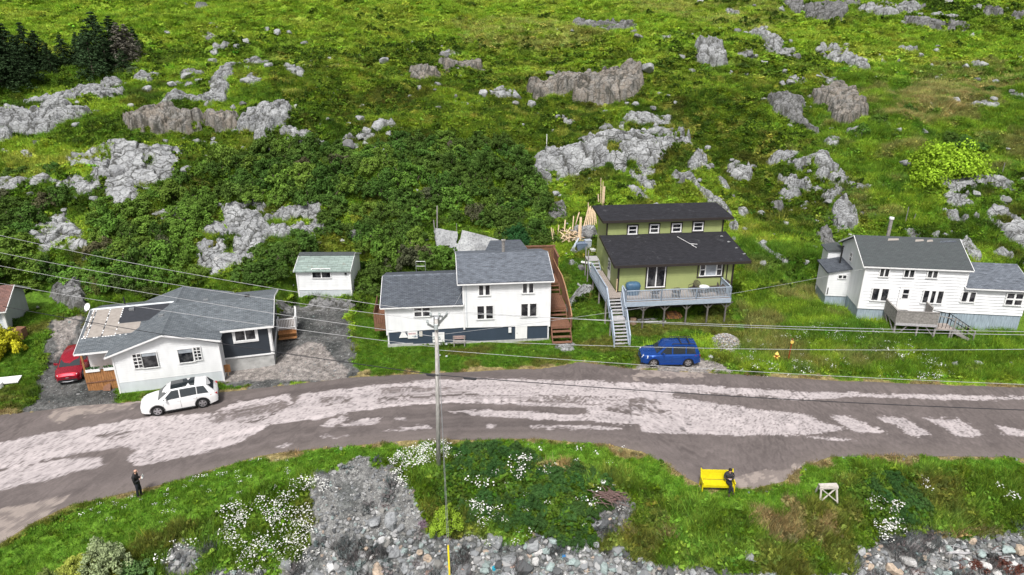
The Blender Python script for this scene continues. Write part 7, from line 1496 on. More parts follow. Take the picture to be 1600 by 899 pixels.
# torn shingles near the ridge
for (u_, w_, dk_) in ((2.2, .9, 0), (4.3, .7, 0), (6.2, 1.3, 1), (5.2, .5, 0)):
    v0 = DP / 2 - .5; sl_ = (7.98 - 6.42) / (DP / 2 + .22); P = [(u_, v0), (u_ + w_, v0 + .1), (u_ + w_, v0 + .28), (u_ + .1, v0 + .22)]
    zf = lambda v: 6.42 + (v + .22) * sl_; m = MB(); m.hexa([(a, b, zf(b) + .003) for a, b in P] + [(a, b, zf(b) + .014) for a, b in P]); m.build('shingle_patch', M_SH2 if dk_ else M_PLY, H.root)
H.corner(0, 0, ZB, 6.35, M_WHITE2, .07); H.corner(U1 + .02, -.01, 4.98, 6.35, M_WHITE2, .06)
for (a, b, c, d) in ((1375, 1388.5, 420, 432), (1413, 1428, 422, 433), (1449.5, 1464.5, 423.5, 434)): H.win_px(a, b, c, d, -.07, cols=2, rows=1, frame=.07, mull=.045, blinds=.0)
H.win_px(1362.5, 1387, 451, 469.5, -.07, cols=2, rows=1, frame=.08, mull=.12, glass=M_GLASS); H.win_px(1442, 1472.5, 454.5, 473.5, -.07, cols=3, rows=1, frame=.08, mull=.10); H.win_px(1503, 1523, 456.5, 471.5, -.05, cols=2, rows=1, frame=.08, mull=.10); H.win_px(1572, 1597, 459, 476.5, -.05, cols=2, rows=2, frame=.08, mull=.07)
dr, l, r, z0, z1 = door_px(H, 1404, 1421.5, 448.5, 484, -.07, M_WHITE2)
dwid = r - l; 
for k in range(2): MB().box(l + .22, r - .2, -.145, -.118, z1 - .62 - .42 * k + .1, z1 - .62 - .42 * k + .42).build('pane', M_GLASS, dr)
vv, zz = H.onu(1331, 402, 0); H.window(-.03, vv, zz, .5, .7, 1, 2, .05, axis='v', out=-1)
# porch and rear block on the left
H.wall((-1.75, 2.8), (0, 2.8), [(0, 2.55), (1.75, 2.55), (1.75, 5.0), (0, 4.62)], M_WHITE, .2, .02, 'porch_wall'); H.wall((-1.75, 5.6), (-1.75, 2.8), [(0, 2.55), (2.8, 2.55), (2.8, 4.62), (0, 4.62)], M_WHITE, .2, .02, 'porch_wall'); H.wall((0, 5.6), (-1.75, 5.6), [(0, 2.0), (1.75, 2.0), (1.75, 4.62), (0, 5.0)], M_WHITE, .2, .02, 'porch_wall')
MB().box(-1.7, 0, 2.85, 5.55, 1.2, 2.56).build('porch_foundation', M_BLUEBD, H.root)
P = [(-1.95, 2.6, 4.62), (.0, 2.6, 5.06), (.0, 5.75, 5.06), (-1.95, 5.75, 4.62)]; MB().hexa([(a, b, c) for a, b, c in P] + [(a, b, c + .12) for a, b, c in P]).build('porch_roof', M_SH2, H.root)
pw = H.onv(1316, 432.5, 2.8); H.window(pw[0], 2.78, pw[1], .6, .28, 2, 1, .05); MB().box(-1.66, -1.60, 2.70, 2.77, 2.7, 3.3).build('gate_bar', M_BLACK, H.root)
MB().box(-1.15, -.02, 5.62, 7.2, 2.2, 5.6).build('rear_block', M_WHITE, H.root); MB().hexa([(-1.35, 5.5, 5.6), (0, 5.5, 5.6), (0, 7.3, 5.6), (-1.35, 7.3, 5.6), (-1.35, 5.5, 5.68), (0, 5.5, 5.95), (0, 7.3, 5.95), (-1.35, 7.3, 5.68)]).build('rear_roof', M_SH4, H.root)
MB().tube([(-.55, 4.2, 4.6), (-.55, 4.2, 6.5)], .07, 8).tube([(-.55, 4.2, 6.5), (-.55, 4.2, 6.6)], .11, 8).build('stovepipe', M_BLACK, H.root)
g = ground([(1385, 372)])[0]; uu = H.onv(1386, 372, 3.3)[0]; cp = MB(); cp.tube([(uu, 3.2, 7.5), (uu, 3.2, 9.35)], .14, 10); cq = cp.build('chimney_pipe', M_GREYWD, H.root); MB().tube([(uu, 3.2, 9.35), (uu, 3.2, 9.5)], .19, 10).build('cap', M_WHITE2, cq)
# grey deck
D4 = empty('grey_deck', H.root.location, H.root.rotation_euler.z); tag(D4, 'weathered grey plank deck on stilts before the clapboard house door', 'deck'); FZ = 2.68
D = D4
fl = MB().box(2.0, 5.05, -2.5, -.08, FZ - .14, FZ - .05).build('floor', M_GREYWD, D)
for k in range(16): MB().box(2.0, 5.05, -2.5 + k * .151, -2.5 + k * .151 + .135, FZ - .045, FZ + .003 * (k % 2)).build('deck_board', M_GREYWD, fl)
def plank_rail(p0, p1, z, h, nm='rail_board'):
    a = Vector((*p0, z)); b = Vector((*p1, z)); L = (b - a).length; n = int(L / .14); d = (b - a) / n; m = MB()
    for k in range(n): q0 = a + d * (k + .06); q1 = a + d * (k + .94); m.beam(q0.lerp(q1, .5) + Vector((0, 0, -.12)), q0.lerp(q1, .5) + Vector((0, 0, h - .04 + .02 * (k % 3))), (q1 - q0).length, .03, up=(d.x, d.y, 0)) if False else m.hexa([q0 + Vector((0, 0, -.12)), q1 + Vector((0, 0, -.12)), q1 + Vector((d.y, -d.x, 0)).normalized() * .03 + Vector((0, 0, -.12)), q0 + Vector((d.y, -d.x, 0)).normalized() * .03 + Vector((0, 0, -.12)), q0 + Vector((0, 0, h)), q1 + Vector((0, 0, h)), q1 + Vector((d.y, -d.x, 0)).normalized() * .03 + Vector((0, 0, h)), q0 + Vector((d.y, -d.x, 0)).normalized() * .03 + Vector((0, 0, h))])
    rr = MB(); rr.beam(a + Vector((0, 0, h + .02)), b + Vector((0, 0, h + .02)), .12, .05); r_ = rr.build('top_rail', M_GREYWD, D); q = m.build('rail_planks', M_GREYWD, r_); q['kind'] = 'stuff'
plank_rail((2.0, -.1), (2.0, -2.5), FZ, .95); plank_rail((2.0, -2.5), (5.05, -2.5), FZ, .95); plank_rail((5.05, -1.3), (5.05, -.1), FZ, .85)
MB().box(5.05, 6.35, -2.4, -1.3, 2.2, 2.3).build('lower_platform', M_DECKB, D)
stairs(D, (6.35, -1.85, 2.25), (7.9, -1.85, 1.35), 1.05, 4, M_GREYWD, M_GREYWD, (0, 1, 0))
for vv_ in (-2.38, -1.32):
    rr = MB(); rr.beam((5.1, vv_, 3.35), (6.35, vv_, 3.15), .07, .05); rr.beam((6.35, vv_, 3.15), (8.0, vv_, 2.15), .07, .05); rr.beam((6.35, vv_, 2.75), (8.0, vv_, 1.8), .05, .05); rr.box(6.3, 6.38, vv_ - .04, vv_ + .04, 1.0, 3.2); rr.box(7.9, 7.98, vv_ - .04, vv_ + .04, 1.1, 2.2); rr.build('hand_rail', M_BLACK if vv_ > -2 else M_GREYWD, D)
    bb = MB()
    for k in range(10): x = 5.2 + k * .28; zt_ = 3.3 - max(0, x - 6.35) * .62 - .1; bb.box(x - .015, x + .015, vv_ - .015, vv_ + .015, zt_ - .85, zt_)
    q = bb.build('balusters', M_BLACK, D); q['kind'] = 'stuff'
for (a, b) in ((2.05, -2.42), (3.7, -2.42), (5.0, -2.42), (2.05, -.3), (6.2, -2.3), (5.0, -.4)):
    gz = macro(*(lambda w: (w.x, w.y))(H.root.matrix_basis @ Vector((a, b, 0)))); MB().box(a - .06, a + .06, b - .06, b + .06, float(gz) - .2, FZ - .14 if a < 6 else 2.2).build('post', M_GREYWD, D)
for (p, q_) in (((2.05, -2.44, 1.2), (3.0, -2.44, 2.55)), ((5.0, -2.44, 1.6), (4.2, -2.44, 2.5)), ((2.02, -.4, 1.6), (2.02, -2.4, .95)), ((2.02, -.4, 2.5), (2.02, -2.3, 1.1)), ((2.02, -1.2, 2.5), (2.02, -2.4, 1.8))): m = MB(); m.beam(p, q_, .09, .05); m.build('brace', M_GREYWD, D)
MB().box(2.0, 5.05, -2.56, -2.5, FZ - .22, FZ - .02).build('rim_board', M_TREAD, D)

LAND += [(270, 520, 'bungalow'), (508, 430, 'white shed'), (730, 470, 'white two-storey house'), (1040, 400, 'green house'), (1440, 440, 'clapboard house')]
# ---------------------------------------------------------------- cars
def paint_mat(name, col, rough=.25):
    m, nt, b = mat_new(name); b.inputs['Base Color'].default_value = (*col, 1); b.inputs['Roughness'].default_value = rough; b.inputs['Specular IOR Level'].default_value = .5; b.inputs['Coat Weight'].default_value = .6; b.inputs['Metallic'].default_value = 0 if min(col) > .5 else .55; b.inputs['Coat Roughness'].default_value = .08
    n = N(nt, 'TexNoise', Scale=3.0, Detail=6.0); r = ramp(nt, [(.3, (rough * .8,) * 3), (.75, (rough * 1.9,) * 3)]); nt.links.new(n.outputs['Fac'], r.inputs[0]); nt.links.new(r.outputs[0], b.inputs['Roughness']); return m
M_CGL = bpy.data.materials.new('car_glass'); M_CGL.use_nodes = True; _b = M_CGL.node_tree.nodes['Principled BSDF']; _b.inputs['Base Color'].default_value = (.02, .026, .03, 1); _b.inputs['Roughness'].default_value = .05; _b.inputs['Specular IOR Level'].default_value = .9
M_TYRE = mat_plain('tyre_rubber', (.018, .018, .019), .85); M_RIM = mat_plain('alloy_rim', (.50, .50, .52), .3, .85); M_CLAD = mat_plain('black_cladding', (.022, .022, .024), .6); M_LAMP = mat_plain('headlight_lens', (.75, .76, .78), .15); M_TAIL = mat_plain('tail_light_lens', (.45, .02, .02), .2); M_CHR = mat_plain('chrome', (.6, .6, .62), .2, .9); M_PLATE = mat_plain('number_plate', (.7, .7, .7), .5)
def interp(xs, ys, x): return float(np.interp(x, xs, ys))
def car(label, loc, rz, S, paint, name='suv'):
    """S: profile of the car. x runs from the tail (-) to the nose (+)"""
    root = empty(name, loc, rz); tag(root, label, 'car'); L2 = S['L'] / 2; hw = S['W'] / 2
    xs = np.linspace(-L2, L2, 61); wr = S['wr']; ax = S['axles']; arch = wr * 1.18
    sill = S['sill']; belt = lambda x: interp(S['bx'], S['bz'], x); plan = lambda x: hw * interp([-L2, -L2 + .12, -L2 + .5, L2 - .75, L2 - .22, L2], [.80, .92, 1, 1, .90, .70], x)
    V = []; F = []; MI = []; nr = 0
    for x in xs:
        zb = sill + interp([-L2, -L2 + .5, L2 - .5, L2], [.10, 0, 0, .06], x)
        for a in ax:
            if abs(x - a) < arch: zb = max(zb, wr + math.sqrt(arch ** 2 - (x - a) ** 2) * .96)
        w = plan(x); zt = belt(x); zs = min(zt - .10, max(zb + .02, zt - .10)); zm = max(zb + .01, (zb + zs) * .55)
        ring = [(w * .96, zb), (w * 1.0, max(zb + .005, zm)), (w * .99, max(zb + .01, zs)), (w * .93, zt - .02), (w * .70, zt + .025), (w * .35, zt + .05), (0, zt + .055)]
        full = [(x, y, z) for y, z in ring] + [(x, -y, z) for y, z in ring[-2::-1]]; V += full; nr = len(full)
    for i in range(len(xs) - 1):
        for k in range(nr - 1): F.append((i * nr + k, i * nr + k + 1, (i + 1) * nr + k + 1, (i + 1) * nr + k))
    F.append(tuple(range(nr))); F.append(tuple(range((len(xs) - 1) * nr + nr - 1, (len(xs) - 1) * nr - 1, -1)))
    body = MB().add(V, F).build('body', paint, root, True)
    md = body.modifiers.new('es', 'EDGE_SPLIT'); md.split_angle = R(38)
    # underside and wheel wells
    ub = MB(); ub.box(-L2 + .2, L2 - .2, -hw * .80, hw * .80, sill - .02, sill + .35); ub.box(-L2 + .1, L2 - .1, -hw * .55, hw * .55, sill, .8); ub.build('underbody', M_CLAD, root)
    # cladding round the arches and along the sills
    cl = MB()
    for a in ax:
        for s in (-1, 1):
            for k in range(12):
                t0 = math.pi * k / 12; t1 = math.pi * (k + 1) / 12; P = []
                for t in (t0, t1): 
                    for rr in (arch * 1.0, arch * 1.13): P.append((a + rr * math.cos(t), wr + rr * .96 * math.sin(t)))
                y0 = s * (hw * .955); y1 = s * (hw * 1.012); q = [P[0], P[1], P[3], P[2]]
                cl.add([(p[0], y0, p[1]) for p in q] + [(p[0], y1, p[1]) for p in q], [(0, 1, 2, 3), (4, 5, 6, 7), (0, 1, 5, 4), (1, 2, 6, 5), (2, 3, 7, 6), (3, 0, 4, 7)])
    for s in (-1, 1): cl.box(ax[0] + arch, ax[1] - arch, min(s * hw * .95, s * hw * 1.005), max(s * hw * .95, s * hw * 1.005), sill - .03, sill + S['cl'])
    cl.box(-L2 - .02, -L2 + .3, -hw * .80, hw * .80, sill + .05, sill + .28); cl.box(L2 - .25, L2 + .02, -hw * .68, hw * .68, sill + .02, sill + .22)
    if S.get('clad', True): cl.build('cladding', M_CLAD, root)
    else: cl.build('cladding', paint, root)
    # greenhouse
    gx0, gx1, rx0, rx1 = S['gx']            # rear glass base, windscreen base, roof rear, roof front
    zb0, zb1 = belt(gx0) + .02, belt(gx1) + .03; zr = S['zr']; wb = hw * .93; wt = hw * S.get('tumble', .74)
    st = [(gx0, zb0, wb * .9, zb0), (rx0, belt(rx0), wb, zr - .06), ((rx0 * .5 + rx1 * .5), belt((rx0 + rx1) / 2), wb, zr), (rx1, belt(rx1), wb, zr - .045), (gx1, zb1, wb * .92, zb1)]
    V = []; F = []
    for (x, zl, wl, zt) in st:
        flat = abs(zt - zl) < .01; w2 = wl * .96 if flat else wt
        V += [(x, wl, zl), (x, w2, zt - (0 if flat else .03)), (x, w2 * .82, zt + (.01 if flat else .02)), (x, 0, zt + (.02 if flat else .045)), (x, -w2 * .82, zt + (.01 if flat else .02)), (x, -w2, zt - (0 if flat else .03)), (x, -wl, zl)]
    for i in range(4):
        for k in range(6): F.append((i * 7 + k, i * 7 + k + 1, (i + 1) * 7 + k + 1, (i + 1) * 7 + k))
    cab = MB().add(V, F).build('roof', paint, root, True); md = cab.modifiers.new('es', 'EDGE_SPLIT'); md.split_angle = R(30)
    def off(P, d=.012):
        P = [Vector(p) for p in P]; n = (P[1] - P[0]).cross(P[-1] - P[0]).normalized(); c = sum(P, Vector()) / len(P)
        if n.dot(c - Vector((0, 0, .9))) < 0: n = -n
        return [p + n * d for p in P], n
    def glass(name, P, mat=M_CGL, d=.014, t=.012, par=None):
        Q, n = off(P, d); m = MB(); k = len(Q); lo = [q - n * t for q in Q]; m.add(lo + Q, [tuple(range(k)), tuple(range(k, 2 * k))] + [(i, (i + 1) % k, (i + 1) % k + k, i + k) for i in range(k)]); return m.build(name, mat, par or root)
    def lerp(a, b, t): return tuple(a[i] + (b[i] - a[i]) * t for i in range(3))
    def inset(A, B, C, D, i0=.06, i1=.06, j0=.10, j1=.10):
        """quad A(bottom-left) B(bottom-right) C(top-right) D(top-left)"""
        def p(s, t): return lerp(lerp(A, B, s), lerp(D, C, s), t)
        return [p(i0, j0), p(1 - i1, j0), p(1 - i1, 1 - j1), p(i0, 1 - j1)]
    a = (gx1, wb * .92, zb1); b = (gx1, -wb * .92, zb1); c = (rx1, -wt, zr - .075); d = (rx1, wt, zr - .075)
    glass('windscreen', inset(a, b, c, d, .05, .05, .04, .05), d=.03)
    a = (gx0, wb * .9, zb0); b = (gx0, -wb * .9, zb0); c = (rx0, -wt, zr - .09); d = (rx0, wt, zr - .09); glass('rear_window', inset(a, b, c, d, .09, .09, .18, .10), d=.03)
    bt = lambda x: interp([rx0, (rx0 + rx1) / 2, rx1], [zr - .09, zr - .03, zr - .075], x)
    for s in (-1, 1):
        for (x0, x1, t0, t1) in S['side']:         # bottom extents and top extents of each side window
            A = (x0, s * wb, belt(x0) + .03); B = (x1, s * wb, belt(x1) + .03); C = (t1, s * (wt + .01), bt(t1) - .03); D = (t0, s * (wt + .01), bt(t0) - .03)
            glass('side_window', [A, B, C, D], d=.018)
        dl = MB()
        for x in S['doors']: dl.box(x - .006, x + .006, min(s * hw * .97, s * hw * 1.003), max(s * hw * .97, s * hw * 1.003), sill + .12, belt(x) - .12)
        dl.build('door_seam', M_CLAD, root)
        for x in S['doors'][1:]: MB().box(x + .06, x + .24, min(s * hw * .985, s * hw * 1.025), max(s * hw * .985, s * hw * 1.025), belt(x) - .20, belt(x) - .16).build('door_handle', paint, root)
        m = MB(); xm = gx1 - .55; m.hexa([(xm, s * hw * .93, belt(xm) + .05), (xm + .16, s * hw * .93, belt(xm) + .05), (xm + .10, s * (hw + .20), belt(xm) + .04), (xm - .02, s * (hw + .20), belt(xm) + .04), (xm, s * hw * .93, belt(xm) + .14), (xm + .14, s * hw * .93, belt(xm) + .14), (xm + .09, s * (hw + .20), belt(xm) + .20), (xm - .02, s * (hw + .20), belt(xm) + .20)]); m.build('mirror', paint if S.get('pm', True) else M_CLAD, root)
        # lamps
        hx = L2; zh = belt(L2 - .3) - .14
        m = MB(); m.hexa([(hx - .62, s * hw * .93, zh), (hx - .06, s * hw * .60, zh - .06), (hx - .12, s * hw * .50, zh - .05), (hx - .55, s * hw * .70, zh), (hx - .66, s * hw * .965, zh + .11), (hx - .10, s * hw * .72, zh + .06), (hx - .18, s * hw * .52, zh + .08), (hx - .60, s * hw * .70, zh + .15)]) if not S.get('bighead') else m.hexa([(hx - .42, s * hw * .96, zh - .08), (hx + .01, s * hw * .70, zh - .1), (hx - .01, s * hw * .50, zh - .1), (hx - .4, s * hw * .6, zh - .08), (hx - .46, s * hw * .955, zh + .11), (hx - .10, s * hw * .72, zh + .09), (hx - .12, s * hw * .50, zh + .09), (hx - .44, s * hw * .6, zh + .14)])
        m.build('headlight', M_LAMP, root)
        zt = belt(-L2 + .2) - .16; m = MB(); m.hexa([(-L2 + .42, s * hw * .97, zt - .02), (-L2 - .0, s * hw * .80, zt - .12), (-L2 + .03, s * hw * .52, zt - .12), (-L2 + .3, s * hw * .7, zt), (-L2 + .46, s * hw * 1.0, zt + .06), (-L2 + .02, s * hw * .86, zt + .08), (-L2 + .04, s * hw * .52, zt + .0), (-L2 + .3, s * hw * .7, zt + .08)]); m.build('tail_light', M_TAIL, root)
        for a_ in ax:
            wh = empty('wheel', (a_, s * (hw - .13), wr), 0, root); t = MB(); V = []; F = []; pr = [(.09, .62), (.115, .78), (.115, .93), (.08, 1.0), (-.08, 1.0), (-.115, .93), (-.115, .6)]
            for k in range(24):
                th = k * math.pi / 12
                for (yy, rr) in pr: V.append((math.cos(th) * rr * wr, s * yy, math.sin(th) * rr * wr))
            n = len(pr)
            for k in range(24):
                for j in range(n - 1): F.append((k * n + j, k * n + j + 1, ((k + 1) % 24) * n + j + 1, ((k + 1) % 24) * n + j))
            t.add(V, F).build('tyre', M_TYRE, wh, True)
            r_ = MB(); r_.tube([(0, s * .085, 0), (0, s * .105, 0)], wr * .16, 10)
            for k in range(5):
                th = k * 1.2566 + .3; c_, s_ = math.cos(th), math.sin(th); c2, s2 = -s_ * .05, c_ * .05
                r_.hexa([(c_ * .06 - c2, s * .07, s_ * .06 - s2), (c_ * .06 + c2, s * .07, s_ * .06 + s2), (c_ * .06 + c2, s * .1, s_ * .06 + s2), (c_ * .06 - c2, s * .1, s_ * .06 - s2), (c_ * wr * .66 - c2 * 1.3, s * .07, s_ * wr * .66 - s2 * 1.3), (c_ * wr * .66 + c2 * 1.3, s * .07, s_ * wr * .66 + s2 * 1.3), (c_ * wr * .66 + c2 * 1.3, s * .1, s_ * wr * .66 + s2 * 1.3), (c_ * wr * .66 - c2 * 1.3, s * .1, s_ * wr * .66 - s2 * 1.3)])
            ring = []; RF = []
            for k in range(24):
                th = k * math.pi / 12
                for (yy, rr) in ((.05, .70), (.10, .70), (.10, .62), (.05, .60)): ring.append((math.cos(th) * rr * wr, s * yy, math.sin(th) * rr * wr))
            for k in range(24):
                for j in range(4): RF.append((k * 4 + j, k * 4 + (j + 1) % 4, ((k + 1) % 24) * 4 + (j + 1) % 4, ((k + 1) % 24) * 4 + j))
            r_.add(ring, RF); r_.build('rim', M_RIM, wh)
            MB().tube([(0, s * .0, 0), (0, s * .05, 0)], wr * .60, 16).build('brake_disc', M_CLAD, wh)
    MB().box(L2 - .10, L2 + .015, -hw * .46, hw * .46, sill + .30, belt(L2) - .10).build('grille', M_CLAD, root)
    if S.get('lip'): m = MB(); m.tube([(L2 - .22, -hw * .86, sill + .22), (L2 - .02, -hw * .6, sill + .08), (L2 + .03, 0, sill + .04), (L2 - .02, hw * .6, sill + .08), (L2 - .22, hw * .86, sill + .22)], .03, 6); m.build('bumper_lip', M_CHR, root)
    MB().box(-L2 - .03, -L2 + .02, -.26, .26, sill + .42, sill + .54).build('number_plate', M_PLATE, root)
    MB().box(L2 - .03, L2 + .025, -.10, .10, belt(L2) - .13, belt(L2) - .05).build('badge', M_CHR, root)
    if S.get('pano'):
        x0, x1 = S['pano']; X_ = [x0, (x0 + x1) / 2, x1]; zf = lambda x: interp([rx0, (rx0 + rx1) / 2, rx1], [zr - .06, zr, zr - .045], x) + .018; MB().add([(x, y, zf(x) + c_) for x in X_ for y, c_ in ((wt * .86, .012), (0, .048), (-wt * .86, .012))], [(0, 1, 4, 3), (1, 2, 5, 4), (3, 4, 7, 6), (4, 5, 8, 7)]).build('roof_glass', M_CGL, root)
    if S.get('rails'):
        for s in (-1, 1): MB().tube([(rx0 + .1, s * wt * .86, zr + .0), (rx0 + .2, s * wt * .86, zr + .08), (rx1 - .55, s * wt * .86, zr + .09), (rx1 - .45, s * wt * .86, zr + .02)], .03, 6).build('roof_rail', M_CLAD, root)
        for x in S['rails']: MB().box(x - .04, x + .04, -wt * .86, wt * .86, zr + .07, zr + .10).build('cross_bar', M_CLAD, root)
    return root
def on_road(px, py): g = ground([(px, py)])[0]; return Vector((g[0], g[1], max(g[2], 0) + .03))
M_PWHITE = paint_mat('white_paint', (.80, .80, .80)); M_PBLUE = paint_mat('blue_paint', (.008, .075, .36), .2); M_PRED = paint_mat('red_paint', (.42, .012, .03), .22)
# white car: wheel contacts front (248,650) and rear (318,638)
wf = on_road(249, 651); wr_ = on_road(318, 639); dv = (wf - wr_); al = math.atan2(dv.y, dv.x)
side = Vector((math.cos(al - math.pi / 2), math.sin(al - math.pi / 2), 0)); 
if side.y > 0: side = -side
S_W = dict(L=4.78, W=1.90, wr=.36, axles=(-1.38, 1.40), sill=.24, cl=.05, bx=[-2.39, -2.2, -1.2, 0, .95, 1.5, 2.1, 2.39], bz=[.86, 1.06, 1.10, 1.06, 1.03, .98, .88, .72], gx=(-2.22, 1.30, -1.75, .45), zr=1.68, tumble=.72, side=((-1.85, -1.15, -1.6, -1.15), (-1.10, -.12, -1.10, -.10), (-.04, .98, -.02, .40)), doors=(.98, -.08, -1.08), pano=(-1.05, .44), lip=False)
mid = (wf + wr_) / 2 - side * .92; car('white crossover with a black glass roof parked in front of the bungalow', (mid.x, mid.y, .03), al, S_W, M_PWHITE, 'parked_car')
bf = on_road(1022, 575); br_ = on_road(1074, 574.5); dv = bf - br_; al = math.atan2(dv.y, dv.x); mid = (bf + br_) / 2 + Vector((-math.sin(al), math.cos(al), 0)) * (-.9 if math.cos(al) < 0 else .9)
S_B = dict(L=4.42, W=1.82, wr=.35, axles=(-1.30, 1.32), sill=.26, cl=.0, clad=False, bx=[-2.21, -2.1, -1.2, 0, .9, 1.3, 2.0, 2.21], bz=[.98, 1.08, 1.08, 1.06, 1.05, 1.02, .96, .82], gx=(-2.12, 1.12, -1.88, .42), zr=1.74, tumble=.76, side=((-1.82, -1.12, -1.70, -1.12), (-1.02, -.10, -1.02, -.10), (0, .86, 0, .38)), doors=(.92, -.05, -1.02), rails=(-1.35, -.72), bighead=True)
car('bright blue boxy SUV with roof rails parked on the gravel shoulder', (mid.x, mid.y, .06), al, S_B, M_PBLUE, 'parked_car')
rc_ = Vector((-32.6, 45.7, float(macro(-32.6, 45.7)) + .03)); S_R = dict(L=4.22, W=1.80, wr=.34, axles=(-1.26, 1.30), sill=.22, cl=.10, bx=[-2.11, -2.0, -1.2, 0, .85, 1.3, 1.9, 2.11], bz=[.90, 1.02, 1.04, 1.0, .97, .93, .84, .66], gx=(-2.0, 1.18, -1.45, .28), zr=1.58, tumble=.72, side=((-1.7, -1.0, -1.35, -1.0), (-.95, -.08, -.95, -.08), (0, .9, 0, .28)), doors=(.92, -.04, -.98), lip=True, pm=True)
car('red crossover parked on dark gravel beside the bungalow porch', (rc_.x, rc_.y, rc_.z), R(-73), S_R, M_PRED, 'parked_car')
# ---------------------------------------------------------------- pole and wires
PB = on_terrain(685.5, 731); PX, PY, PZ = PB; TOP = CAM_H - PY * math.tan(math.atan((499 - 449.5) / FPX) + PITCH)
UP = empty('utility_pole', PB); UP.rotation_euler = (0, .026, 0); tag(UP, 'grey wooden utility pole with a transformer head standing on the bank', 'utility pole'); M_POLE = mat_plain('weathered_pole', (.45, .43, .41), .9, var=.35, scale=5, bump=.3, stretch=(4, 4, .5)); M_INS = mat_plain('porcelain_grey', (.5, .54, .54), .35)
hgt = TOP - PZ; MB().tube([(0, 0, -.4), (0, 0, hgt * .5), (0, 0, hgt)], [.135, .115, .095], 12).build('pole', M_POLE, UP, True)
def tpart(nm, pts, r, mt=M_METAL, n=10): return MB().tube(pts, r, n).build(nm, mt, UP)
arm = MB(); arm.beam((-.05, .1, hgt - .5), (.55, .25, hgt + .15), .09, .12); arm.beam((-.05, .1, hgt - .6), (-.5, .1, hgt - .35), .09, .1); arm.beam((-.35, .16, hgt + .1), (.35, .16, hgt + .1), .08, .08); arm.build('bracket', M_METAL, UP)
tpart('transformer', [(0, .14, hgt - .45), (0, .14, hgt + .05), (0, .14, hgt + .1)], [.17, .17, .12], M_METAL, 14); tpart('fuse_box', [(.0, -.14, hgt - .55), (0, -.14, hgt - .25)], .11, M_INS)
INS = [(-.32, .16, hgt + .14), (.16, .16, hgt + .14), (.56, .25, hgt + .18), (-.5, .1, hgt - .3), (-.16, 0, hgt - 1.25), (.16, 0, hgt - 1.25)]
for p in INS: q = Vector(p); tpart('insulator', [q, q + Vector((0, 0, .10)), q + Vector((0, 0, .12)), q + Vector((0, 0, .2))], [.05, .08, .045, .06], M_INS)
for z_, x_ in ((hgt - 1.5, .1), (hgt - 1.5, .5), (hgt - 2.2, .12), (hgt - 2.25, .5)): tpart('clamp', [(x_, -.05, z_), (x_ + .1, -.05, z_ + .02)], .045, M_INS)
M_WIRE = mat_plain('wire_aluminium', (.46, .46, .47), .5); M_CABLE = mat_plain('black_cable', (.025, .025, .03), .6)
def plane_pt(px, py, ox, oy, dx, dy):
    """line of sight met by the upright plane through (ox, oy) along (dx, dy)"""
    a = (px - 800) / FPX; b = -(py - 449.5) / FPX; rx, ry, rz = a, CT + b * ST, -ST + b * CT; t = (ox * dy - oy * dx) / (rx * dy - ry * dx); return Vector((rx * t, ry * t, CAM_H + rz * t))
LD = (-35.5, 15.5); RD = (31.6, -2.2)
def wire(label, start, side, pix, r=.012, mat=None, sag=0.0, name='power_line', ext=.25):
    d = LD if side < 0 else RD; e = plane_pt(*pix, PX, PY, *d); s = Vector(start); e2 = s + (e - s) * (1 + ext); n = 28; P = []
    for i in range(n + 1): t = i / n; p = s.lerp(e2, t); p.z -= sag * 4 * t * (1 - t); P.append(p)
    # keep the chosen point on the wire despite the sag
    t = 1 / (1 + ext); add = sag * 4 * t * (1 - t)
    for i, p in enumerate(P): p.z += add * (i / n) / t
    q = MB().tube(P, r, 6, cap=False).build(name, mat or M_WIRE, None, True); tag(q, label, 'wire', None, 'thing'); return P
def OL(v): v = Vector(v); return Vector(PB) + v + Vector((.026 * v.z, 0, 0))
wire('uppermost overhead wire crossing the thicket to the left of the pole', OL(Vector(INS[0]) + Vector((0, 0, .2))), -1, (0, 368), .0125, sag=.5)
wire('second overhead wire from the top on the left of the pole', OL(Vector(INS[3]) + Vector((0, 0, .2))), -1, (0, 395), .0125, sag=.5)
wire('third overhead wire from the top on the left of the pole', OL(Vector(INS[4]) + Vector((0, 0, .2))), -1, (0, 415.5), .0125, sag=.4)
wire('lowest pale wire passing in front of the bungalow roof', OL((-.1, 0, hgt - 1.7)), -1, (0, 443), .0125, sag=.4)
PK = OL((0, -.15, hgt - 4.0)); pk = plane_pt(685, 584, PX, PY, 1, 0); PK.z = pk.z
PL_ = wire('black telephone cable running left in front of the bungalow', PK, -1, (0, 478), .022, M_CABLE, .35, 'telephone_cable')
PR_ = wire('black telephone cable running right over the road', PK, 1, (1600, 641), .022, M_CABLE, .35, 'telephone_cable')
wire('uppermost overhead wire on the right of the pole', OL(Vector(INS[1]) + Vector((0, 0, .2))), 1, (1600, 518.5), .0125, sag=.25); wire('overhead wire just below the uppermost one on the right', OL(Vector(INS[2]) + Vector((0, 0, .2))), 1, (1600, 523.5), .0125, sag=.35)
wire('middle overhead wire on the right of the pole', OL(Vector(INS[5]) + Vector((0, 0, .0))), 1, (1600, 546), .012, sag=.4); wire('lowest pale overhead wire on the right of the pole', OL((.15, 0, hgt - 1.9)), 1, (1600, 601), .012, sag=.3)
